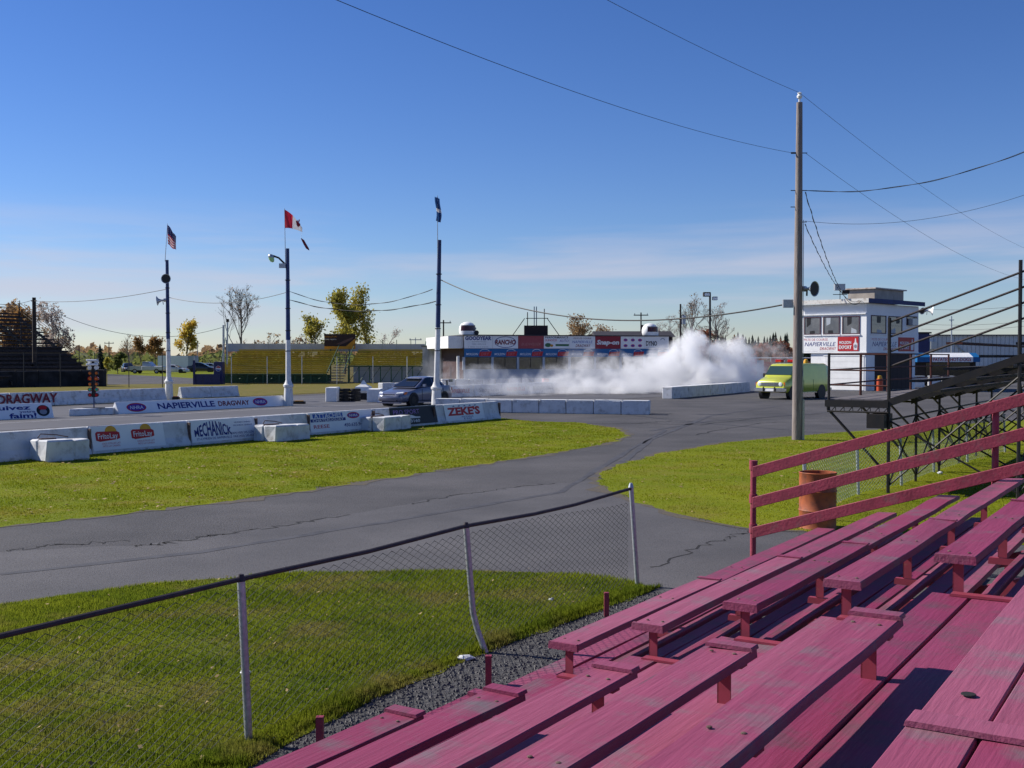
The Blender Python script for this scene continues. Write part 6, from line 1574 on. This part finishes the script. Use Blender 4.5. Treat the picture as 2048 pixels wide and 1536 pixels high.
MB().box(LOC, 2.52, 2.70, -1.02, 1.02, .44, .66).build('front_bumper', M_chrome, vn, world=False, bevel=.03); MB().box(LOC, 2.702, 2.715, -.28, .28, .48, .62).build('number_plate', M_white, vn, world=False); MB().box(LOC, -2.78, -2.62, -1.0, 1.0, .44, .60).build('rear_bumper', M_chrome, vn, world=False, bevel=.03)
for s_ in (1, -1): MB().box(LOC, -1.0, 1.2, min(.90*s_, .99*s_), max(.90*s_, .99*s_), .34, .385).build('step_board', M_chrome, vn, world=False)
MB().box(LOC, .78, 1.0, -.62, .62, 2.10, 2.13).build('beacon_bar', M_black, vn, world=False); MB().box(LOC, .72, 1.05, -.62, -.2, 2.13, 2.28).build('beacon', M_red_lens, vn, world=False, bevel=.03); MB().box(LOC, .72, 1.05, .18, .60, 2.13, 2.28).build('beacon', M_red_lens, vn, world=False, bevel=.03)
MB().lathe(Frame((-.9, .3, 2.06), (1, 0, 0), (0, 1, 0), ZV), [(.14, 0), (.14, .1), (.10, .22), (.02, .26)], 12).build('rear_beacon', I_yellow, vn, smooth=True, world=False)

# parked vehicles far off
def pickup(label, loc, face):
    f = Vector(face).normalized(); t = thing('pickup_truck', label, 'pickup', loc, math.atan2(f.y, f.x)); Pw = rf((0.62, 0.63, 0.65), 'white_car_paint')
    MB().box(LOC, .9, 2.7, -.95, .95, .45, 1.15).build('bonnet', Pw, t, world=False, bevel=.08); MB().box(LOC, -.6, .95, -.96, .96, .45, 1.16).build('cab_lower', Pw, t, world=False, bevel=.05)
    m_ = MB(); m_.loft([[Vector((x, y, z)) for y in (-.9, .9) ][:1] + [Vector((x, -.72, z2)), Vector((x, .72, z2)), Vector((x, .9, z))] for x, z, z2 in ((1.0, 1.15, 1.2), (.45, 1.15, 1.80), (-.55, 1.15, 1.82), (-.62, 1.15, 1.2))]); m_.build('cab_roof', Pw, t, world=False)
    for s_ in (1, -1):
        m_ = MB(); m_.add([(.78, .84*s_, 1.2), (-.5, .86*s_, 1.2), (-.5, .76*s_, 1.7), (.45, .76*s_, 1.7)], [(0, 1, 2, 3)]); m_.build('side_window', M_glass_dark, t, world=False)
        for xw in (1.75, -1.7): wheel(t, xw, .86*s_, .38, .24)
        MB().box(LOC, -2.7, -.65, min(.88*s_, .96*s_), max(.88*s_, .96*s_), .5, 1.12).build('bed_side', Pw, t, world=False)
    MB().box(LOC, -2.7, -.65, -.88, .88, .5, .62).build('bed_floor', Pw, t, world=False); MB().box(LOC, -2.78, -2.7, -.96, .96, .5, 1.12).build('tailgate', Pw, t, world=False); MB().box(LOC, 2.7, 2.8, -.98, .98, .45, .65).build('front_bumper', M_chrome, t, world=False)
def veh_at(px, py): return G(px, py)
pickup('white pickup truck parked side on before the trailer', veh_at(296, 747) , (1, -0.1, 0))
sedan('long white saloon parked just past the first flag pole', veh_at(350, 746), (1, -.1, 0), (0.66, 0.67, 0.68), 0.95, False, 'cars parked beyond the verge', 1.35)
sedan('dark hatchback parked left of the white pickup', veh_at(256, 744), (.5, -1, 0), (0.02, 0.022, 0.03), 1.0, False, 'cars parked beyond the verge', 1.5)
sedan('dark car parked beyond the blue wall', veh_at(404, 744), (1, .1, 0), (0.02, 0.02, 0.03), 1.05, False, 'cars parked beyond the verge', 1.5)
sedan('silver car parked behind the drinks machine', veh_at(423, 742), (1, .1, 0), (0.45, 0.46, 0.48), 1.0, False, 'cars parked beyond the verge', 1.4)
for i, (px, w_) in enumerate(((68, 1.5), (98, 0.8), (140, 1.8))):
    sedan(('white car glimpsed through the distant bleacher near the picture edge', 'small white car glimpsed through the distant bleacher by the dark pole', 'white car glimpsed through the distant bleacher nearest the spruce')[i], Vector((gx(px, 165).x, 165, 0)), (1, 0.2*i, 0), (0.66, 0.67, 0.68), 0.95, False, 'cars behind the dark bleacher', 1.4)
q = G(352, 743); q = Vector((gx(316, 196).x, 196, 0)); tr = thing('box_trailer', 'white box trailer parked at the field edge', 'trailer', q); TFm = Frame(q, (1, 0, 0), ZV); tl = 74 / F * 196
MB().box(TFm, 0, tl*0.82, .5, 2.75, -2.4, 0).build('trailer_box', M_white, tr); MB().box(TFm, tl*0.82 + .01, tl, .5, 2.75, -2.4, 0).build('trailer_nose', M_greyw, tr); MB().box(TFm, 0.2, tl*.8, .42, .5, 0.01, 0.05).build('trailer_rail', M_galv, tr)
for xw in (tl*.4, tl*.52): MB().lathe(Frame(TFm(xw, .36, 0.02), (1, 0, 0), ZV, (0, -1, 0)), [(.36, -.2), (.36, 0), (.2, .01), (.02, .01)], 14).build('wheel', M_tyre, tr)

# ------------------------------------------------------------------ trees
def leaf_mat(name, c1, c2, c3):
    m = mat(name, c1, c2, rough=0.7, scale=0.9, detail=3, c3=c3, s3=2.5, lo3=0.58, hi3=0.72, spec=0.2, thin=0.5)
    return m
LM = {'yellow': leaf_mat('yellow_leaves', (0.698, 0.485, 0.068), (0.465, 0.388, 0.068), (0.271, 0.271, 0.057)), 'gold': leaf_mat('yellow_green_leaves', (0.485, 0.408, 0.068), (0.271, 0.271, 0.057), (0.174, 0.194, 0.049)),
      'rust': leaf_mat('rusty_leaves', (0.36, 0.20, 0.07), (0.25, 0.15, 0.06), (0.20, 0.19, 0.06)), 'brown': leaf_mat('brown_leaves', (0.388, 0.253, 0.116), (0.253, 0.165, 0.098), (0.194, 0.116, 0.077)),
      'green': leaf_mat('olive_leaves', (0.194, 0.214, 0.057), (0.116, 0.145, 0.043), (0.253, 0.214, 0.057)), 'pale': leaf_mat('pale_twigs', (0.504, 0.426, 0.369), (0.369, 0.310, 0.271), (0.310, 0.232, 0.194)), 'spruce': leaf_mat('spruce_needles', (0.018, 0.030, 0.022), (0.028, 0.042, 0.028), (0.02, 0.03, 0.02)), 'red': leaf_mat('red_brown_leaves', (0.310, 0.116, 0.068), (0.214, 0.088, 0.057), (0.136, 0.068, 0.049))}
M_bark = mat('grey_brown_bark', (0.12, 0.095, 0.08), (0.08, 0.065, 0.055), rough=0.9, scale=5); M_bark_p = mat('pale_bark', (0.24, 0.20, 0.18), (0.17, 0.14, 0.13), rough=0.9, scale=5)
def quads(c, size, r_, flat=0.0):
    n_ = len(c); a = r_.normal(size=(n_, 3)); a /= np.linalg.norm(a, axis=1)[:, None]; b = r_.normal(size=(n_, 3)); b -= a * (a*b).sum(1)[:, None]; b /= np.linalg.norm(b, axis=1)[:, None]
    s = size * r_.uniform(0.55, 1.3, n_)[:, None]
    v = np.stack([c - a*s, c - b*s*0.6, c + a*s, c + b*s*0.6], 1); return v.reshape(-1, 3)
def tree(label, px, Y, ytop, spread, leaf, n_leaf, lsz, seed, levels=4, bark=M_bark, low=0.25, upright=0.5, name='tree', twigs=True, off=0.0):
    r = random.Random(seed); rn = np.random.default_rng(seed)
    b = Vector((gx(px, Y).x, Y, 0)); h = P(px, ytop, Y).z
    t = thing(name, label, 'tree', b)
    mb = MB(); tips = []
    def branch(p, d, L, rad, lev):
        n_ = 4 if lev < 2 else 3; pts = [p]; dd = d.copy()
        for i in range(n_):
            dd = (dd + Vector((r.gauss(0, .13), r.gauss(0, .13), r.gauss(0.04, .10)))).normalized()
            pts.append(pts[-1] + dd * (L / n_))
        mb.tube(pts, [rad * (1 - 0.55 * i / n_) for i in range(n_ + 1)], 6 if lev == 0 else (4 if lev < 3 else 3), caps=False)
        if lev >= max(1, levels - 3): tips.extend(pts[1:])
        if lev >= levels: return
        k = r.randint(3, 5) if lev > 0 else r.randint(11, 15)
        for i in range(k):
            tt = r.uniform(0.35 if lev else low, 1.0); idx = min(n_ - 1, int(tt * n_)); q = pts[idx].lerp(pts[idx+1], tt*n_ - idx)
            side = Vector((r.gauss(0, 1), r.gauss(0, 1), 0)).normalized()
            nd = (dd * upright + side * spread * r.uniform(.6, 1.1) + ZV * r.uniform(0.0, .35)).normalized()
            branch(q, nd, L * (r.uniform(.34, .52) if lev == 0 else r.uniform(.42, .62)) * (1.15 - 0.35 * tt), rad * 0.42 if lev == 0 else rad * 0.5, lev + 1)
    branch(b.copy(), Vector((r.gauss(0, .03), r.gauss(0, .03), 1)).normalized(), h * 0.86, h * 0.012 + 0.03, 0)
    zmax = max(v[2] for v in mb.v); k = h / zmax
    mb.v = [(b.x + (x - b.x)*k, b.y + (y - b.y)*k, z*k) for x, y, z in mb.v]
    tips = [b + (p - b)*k for p in tips]
    mb.build('trunk', bark, t)
    if n_leaf:
        T = np.array([tuple(p) for p in tips]); c = T[rn.integers(0, len(T), n_leaf)] + rn.normal(size=(n_leaf, 3)) * h * (0.034 if n_leaf > 400 else 0.012)
        c[:, 2] = np.maximum(c[:, 2], 0.3); c -= np.array(b)
        big_mesh('crown', quads(c, lsz, rn), 4, LM[leaf], t)
    return t
tree('orange brown tree behind the distant dark bleacher', 28, 150, 618, .55, 'rust', 3600, 0.211, 1); tree('tallest rusty tree behind the distant dark bleacher', 55, 155, 604, .5, 'brown', 3600, 0.211, 2, upright=.7); tree('pale thinning tree beside the dark bleacher', 106, 160, 604, .5, 'pale', 1500, 0.186, 3, 5, M_bark_p, upright=.7)
tree('small brown tree low behind the dark bleacher end', 128, 165, 655, .5, 'brown', 1200, 0.186, 33)
tree('olive round bush by the parked vehicles', 236, 170, 706, .9, 'green', 2600, 0.161, 4, 3, low=.1, name='bush'); tree('low yellowish bush next to the spruce', 214, 172, 716, .9, 'gold', 1400, 0.149, 44, 3, low=.1, name='bush')
tree('thin leafless tree behind the parked pickup', 262, 200, 666, .5, 'brown', 90, 0.160, 5, 4, M_bark_p); tree('narrow rusty tree behind the pickup', 284, 205, 672, .35, 'rust', 900, 0.174, 6, upright=.9); tree('rusty brown bushy tree behind the trailer', 312, 205, 672, .55, 'rust', 2300, 0.186, 7)
tree('bright yellow poplar beyond the first flag pole', 367, 210, 640, .35, 'yellow', 3000, 0.211, 8, upright=1.0, low=.2); tree('tall slender leafless tree beside the grandstand', 472, 150, 566, .62, 'brown', 200, 0.120, 9, 5, M_bark, low=.28, upright=.7)
tree('small yellow green tree behind the billboard', 648, 165, 630, .45, 'gold', 1700, 0.186, 10, upright=.8, low=.1); tree('large yellow green tree behind the grandstand', 690, 168, 582, .5, 'gold', 5200, 0.211, 11, upright=.8, low=.12); tree('tall narrow yellow tree behind the billboard edge', 738, 172, 574, .32, 'gold', 2600, 0.186, 12, upright=1.1, low=.12)
tree('small reddish bare bush behind the grandstand end', 782, 150, 656, .8, 'pale', 700, 0.099, 13, 4, M_bark_p, low=.1); tree('wide brown autumn tree behind the lodge roof', 1160, 160, 632, .8, 'brown', 2600, 0.149, 14, 4, M_bark_p); tree('second brown tree behind the lodge roof', 1195, 165, 648, .8, 'brown', 1300, 0.136, 15, 4, M_bark_p)
tree('big spreading bare tree beside the black light pole', 1388, 135, 584, .62, 'brown', 260, 0.104, 16, 5, M_bark_p, low=.25, upright=.8); tree('lower bare tree behind the second giant helmet', 1340, 145, 630, .8, 'pale', 300, 0.112, 17, 5, M_bark_p, low=.2); tree('bare tree just past the light pole', 1436, 140, 600, .5, 'pale', 200, 0.104, 18, 5, M_bark_p, low=.25)
tree('dark red bush at the foot of the bare tree', 1408, 132, 662, .8, 'red', 3000, 0.149, 19, 3, low=.05, name='bush'); tree('orange bush right of the smoke', 1462, 140, 676, .9, 'rust', 2600, 0.136, 20, 3, low=.05, name='bush'); tree('red brown thicket behind the green van', 1560, 140, 684, 1.0, 'red', 2600, 0.149, 21, 3, low=.05, name='bush'); tree('second red brown thicket beyond the smoke', 1515, 145, 686, 1.0, 'red', 2600, 0.149, 22, 3, low=.05, name='bush')
for i, px in enumerate((545, 560, 596, 625, 500, 520)):
    tree(('twiggy sapling above the grandstand back wall', 'second twiggy sapling above the grandstand back wall', 'sparse tan sapling behind the second flag pole', 'sparse sapling by the distant power pole', 'thin sapling near the slender leafless tree', 'thin sapling further along the grandstand')[i], px, 190, (664, 672, 674, 668, 676, 680)[i], .5, 'brown', 160, .2, 50 + i, 4, M_bark_p)
def conifer(mbv, c, h, r_, rn_):
    for k in range(9):
        z = h * (0.08 + 0.92 * k / 9); rad = r_ * (1 - k / 9.6)
        n_ = 11
        for i in range(n_):
            a = 2*math.pi*i/n_ + rn_.uniform(-.2, .2); q = rad * rn_.uniform(.75, 1.15); d = np.array((math.cos(a), math.sin(a), 0)); s = np.array((-d[1], d[0], 0))
            mbv += [c + np.array((0, 0, z + h*.13)), c + d*q - s*q*.28 + np.array((0, 0, z - h*.03)), c + d*q + s*q*.28 + np.array((0, 0, z - h*.03))]
def conif_obj(label, px, Y, ytop, rad, seed):
    rn_ = random.Random(seed); b = Vector((gx(px, Y).x, Y, 0)); h = P(px, ytop, Y).z; t = thing('spruce_tree', label, 'tree', b); v_ = []
    conifer(v_, np.zeros(3), h, rad, rn_); big_mesh('crown', np.array(v_), 3, LM['spruce'], t); MB().tube([b, b + ZV*h*.3], .12, 6).build('trunk', M_bark, t)
conif_obj('small dark spruce standing alone near the dark bleacher', 201, 190, 689, 1.5, 1); conif_obj('dark spruce behind the light pole', 1432, 170, 655, 2.2, 2); conif_obj('dark spruce behind the bare tree', 1412, 175, 662, 2.2, 3)
rn_ = random.Random(9); v_ = []
for i in range(95):
    px = rn_.uniform(1440, 1720); Y = rn_.uniform(215, 260); h = P(px, rn_.uniform(664, 692), Y).z; conifer(v_, np.array((gx(px, Y).x, Y, 0)), h, h*.22, rn_)
stuff(big_mesh('spruce_wood', np.array(v_), 3, LM['spruce']), 'dark spruce wood along the horizon behind the green van', 'wood')
rr = np.random.default_rng(4); cs = []
n_ = 26000
px = rr.uniform(-200, 2300, n_); Y = rr.uniform(420, 560, n_); hmax = 3.5 + 3.0*np.sin(px*0.013) * np.sin(px*.037 + 1) + 2.0*np.sin(px*.11)**2
c = np.stack([(px - 1024)/F*Y, Y, rr.random(n_)**1.3 * np.maximum(hmax, 1.5)], 1)
stuff(big_mesh('far_woods', quads(c, 1.5, rr), 4, LM['brown']), 'hazy brown wood line on the horizon', 'wood')
c = np.stack([(px - 1024)/F*Y*0.8, Y*0.8, rr.random(n_)**1.5 * np.maximum(hmax*0.6, 1.0)], 1)[:14000]
stuff(big_mesh('far_hedges', quads(c, 1.0, rr), 4, LM['green']), 'olive hedges in front of the horizon wood', 'wood')

# crowd fence glimpsed right of the smoke
q = Vector((gx(1500, 120).x, 120, 0)); cf = thing('red_banner_fence', 'low fence with faded red banners behind the smoke and van', 'fence', q)
for k in range(9): MB().box(Frame(q, (1, 0, 0), ZV), k*.75, k*.75 + .7, .3, 2.4 - .15*(k % 3), 0, .05).build('banner_panel', (I_pink, M_greyw, I_red)[k % 3], cf)
MB().tube([q + ZV*2.5, q + Vector((6.8, 0, 2.5))], .05, 5).build('fence_rail', M_white, cf)
for k in range(4): MB().tube([q + Vector((k*2.2, .1, 0)), q + Vector((k*2.2, .1, 2.6))], .05, 5).build('fence_post', M_galv, cf)

# ------------------------------------------------------------------ tyre smoke
blobs = []
def blob(px, py, Y, rx, ry, rz, s): blobs.append((P(px, py - 2, Y), (rx * 1.12, ry * 1.12, rz * 1.16), s * (0.75 if px < 1330 else 1.15 if px < 1520 else 0.8)))
blob(1388, 684, 86, 1.35, 1.4, 1.5, 1.0); blob(1372, 712, 86, 1.9, 1.8, 1.7, 1.0); blob(1352, 742, 86, 2.8, 2.2, 1.9, 1.0); blob(1325, 722, 86, 1.6, 1.6, 1.3, .7)
blob(1445, 712, 86, 1.6, 1.6, 1.5, 1.0); blob(1478, 722, 86, 1.9, 1.7, 1.7, 1.0); blob(1470, 752, 86, 2.9, 2.2, 1.9, 1.0); blob(1415, 762, 85, 3.4, 2.4, 1.6, 1.0)
blob(1290, 756, 84, 2.9, 2.4, 1.7, .68); blob(1235, 762, 83, 2.8, 2.4, 1.6, .58); blob(1165, 745, 83, 2.3, 2.0, 1.9, .40); blob(1130, 765, 82, 2.4, 2.2, 1.7, .50)
blob(1200, 782, 80, 4.6, 2.4, .9, .75); blob(1320, 783, 82, 4.4, 2.4, .9, .8); blob(1245, 735, 84, 2.2, 1.8, 1.2, .22)
blob(1050, 778, 76, 4.2, 2.0, 1.1, .34); blob(960, 768, 73, 3.4, 1.6, 1.3, .26); blob(905, 758, 71, 2.6, 1.3, 1.4, .20); blob(870, 750, 70, 2.2, 1.2, .9, .14)
blob(1530, 702, 87, 2.0, 1.5, 1.5, .22); blob(1555, 725, 88, 2.0, 1.5, 1.3, .18)
lo_ = Vector((min(b[0].x - b[1][0] for b in blobs), min(b[0].y - b[1][1] for b in blobs), 0.03)); hi_ = Vector((max(b[0].x + b[1][0] for b in blobs), max(b[0].y + b[1][1] for b in blobs), max(b[0].z + b[1][2] for b in blobs)))
m = bpy.data.materials.new('tyre_smoke'); m.use_nodes = True; nd, lk = m.node_tree.nodes, m.node_tree.links; nd.clear()
out = N(nd, 'ShaderNodeOutputMaterial'); pv = N(nd, 'ShaderNodeVolumePrincipled'); pv.inputs['Color'].default_value = (0.995, 0.995, 0.997, 1); pv.inputs['Anisotropy'].default_value = 0.0
geo = N(nd, 'ShaderNodeNewGeometry'); acc = None
wn1 = N(nd, 'ShaderNodeTexNoise'); wn1.inputs['Scale'].default_value = 0.55; wn1.inputs['Detail'].default_value = 2; lk.new(geo.outputs['Position'], wn1.inputs['Vector'])
wv1 = N(nd, 'ShaderNodeVectorMath', operation='SUBTRACT'); wv1.inputs[1].default_value = (.5, .5, .5); lk.new(wn1.outputs['Color'], wv1.inputs[0])
wv2 = N(nd, 'ShaderNodeVectorMath', operation='SCALE'); wv2.inputs['Scale'].default_value = 2.4; lk.new(wv1.outputs[0], wv2.inputs[0])
wv3 = N(nd, 'ShaderNodeVectorMath', operation='ADD'); lk.new(geo.outputs['Position'], wv3.inputs[0]); lk.new(wv2.outputs[0], wv3.inputs[1])
for c, rr_, s in blobs:
    a = N(nd, 'ShaderNodeVectorMath', operation='SUBTRACT'); lk.new(wv3.outputs[0], a.inputs[0]); a.inputs[1].default_value = c
    b = N(nd, 'ShaderNodeVectorMath', operation='DIVIDE'); lk.new(a.outputs[0], b.inputs[0]); b.inputs[1].default_value = rr_
    l = N(nd, 'ShaderNodeVectorMath', operation='LENGTH'); lk.new(b.outputs[0], l.inputs[0])
    r_ = N(nd, 'ShaderNodeMapRange', interpolation_type='SMOOTHSTEP'); r_.inputs[1].default_value = 0.35; r_.inputs[2].default_value = 1.0; r_.inputs[3].default_value = s; r_.inputs[4].default_value = 0.0
    lk.new(l.outputs['Value'], r_.inputs[0])
    if acc is None: acc = r_.outputs[0]
    else:
        x = N(nd, 'ShaderNodeMath', operation='MAXIMUM'); lk.new(acc, x.inputs[0]); lk.new(r_.outputs[0], x.inputs[1]); acc = x.outputs[0]
no = N(nd, 'ShaderNodeTexNoise'); no.inputs['Scale'].default_value = 0.95; no.inputs['Detail'].default_value = 8; no.inputs['Roughness'].default_value = 0.68; lk.new(wv3.outputs[0], no.inputs['Vector'])
mr = N(nd, 'ShaderNodeMapRange'); mr.inputs[1].default_value = .38; mr.inputs[2].default_value = .62; mr.inputs[3].default_value = .08; mr.inputs[4].default_value = 1.7; lk.new(no.outputs['Fac'], mr.inputs[0])
mu = N(nd, 'ShaderNodeMath', operation='MULTIPLY'); lk.new(acc, mu.inputs[0]); lk.new(mr.outputs[0], mu.inputs[1])
sb = N(nd, 'ShaderNodeMath', operation='SUBTRACT'); lk.new(mu.outputs[0], sb.inputs[0]); sb.inputs[1].default_value = .07
mx = N(nd, 'ShaderNodeMath', operation='MAXIMUM'); lk.new(sb.outputs[0], mx.inputs[0]); mx.inputs[1].default_value = 0
pw = N(nd, 'ShaderNodeMath', operation='MULTIPLY'); lk.new(mx.outputs[0], pw.inputs[0]); pw.inputs[1].default_value = 1.6
lk.new(pw.outputs[0], pv.inputs['Density']); lk.new(pv.outputs[0], out.inputs['Volume'])
sm = MB().box(WORLD, lo_.x - .8, hi_.x + .8, lo_.y - .8, hi_.y + .8, 0.03, hi_.z + .8).build('tyre_smoke', m)
stuff(sm, 'billowing white tyre smoke drifting behind the grey car', 'smoke')
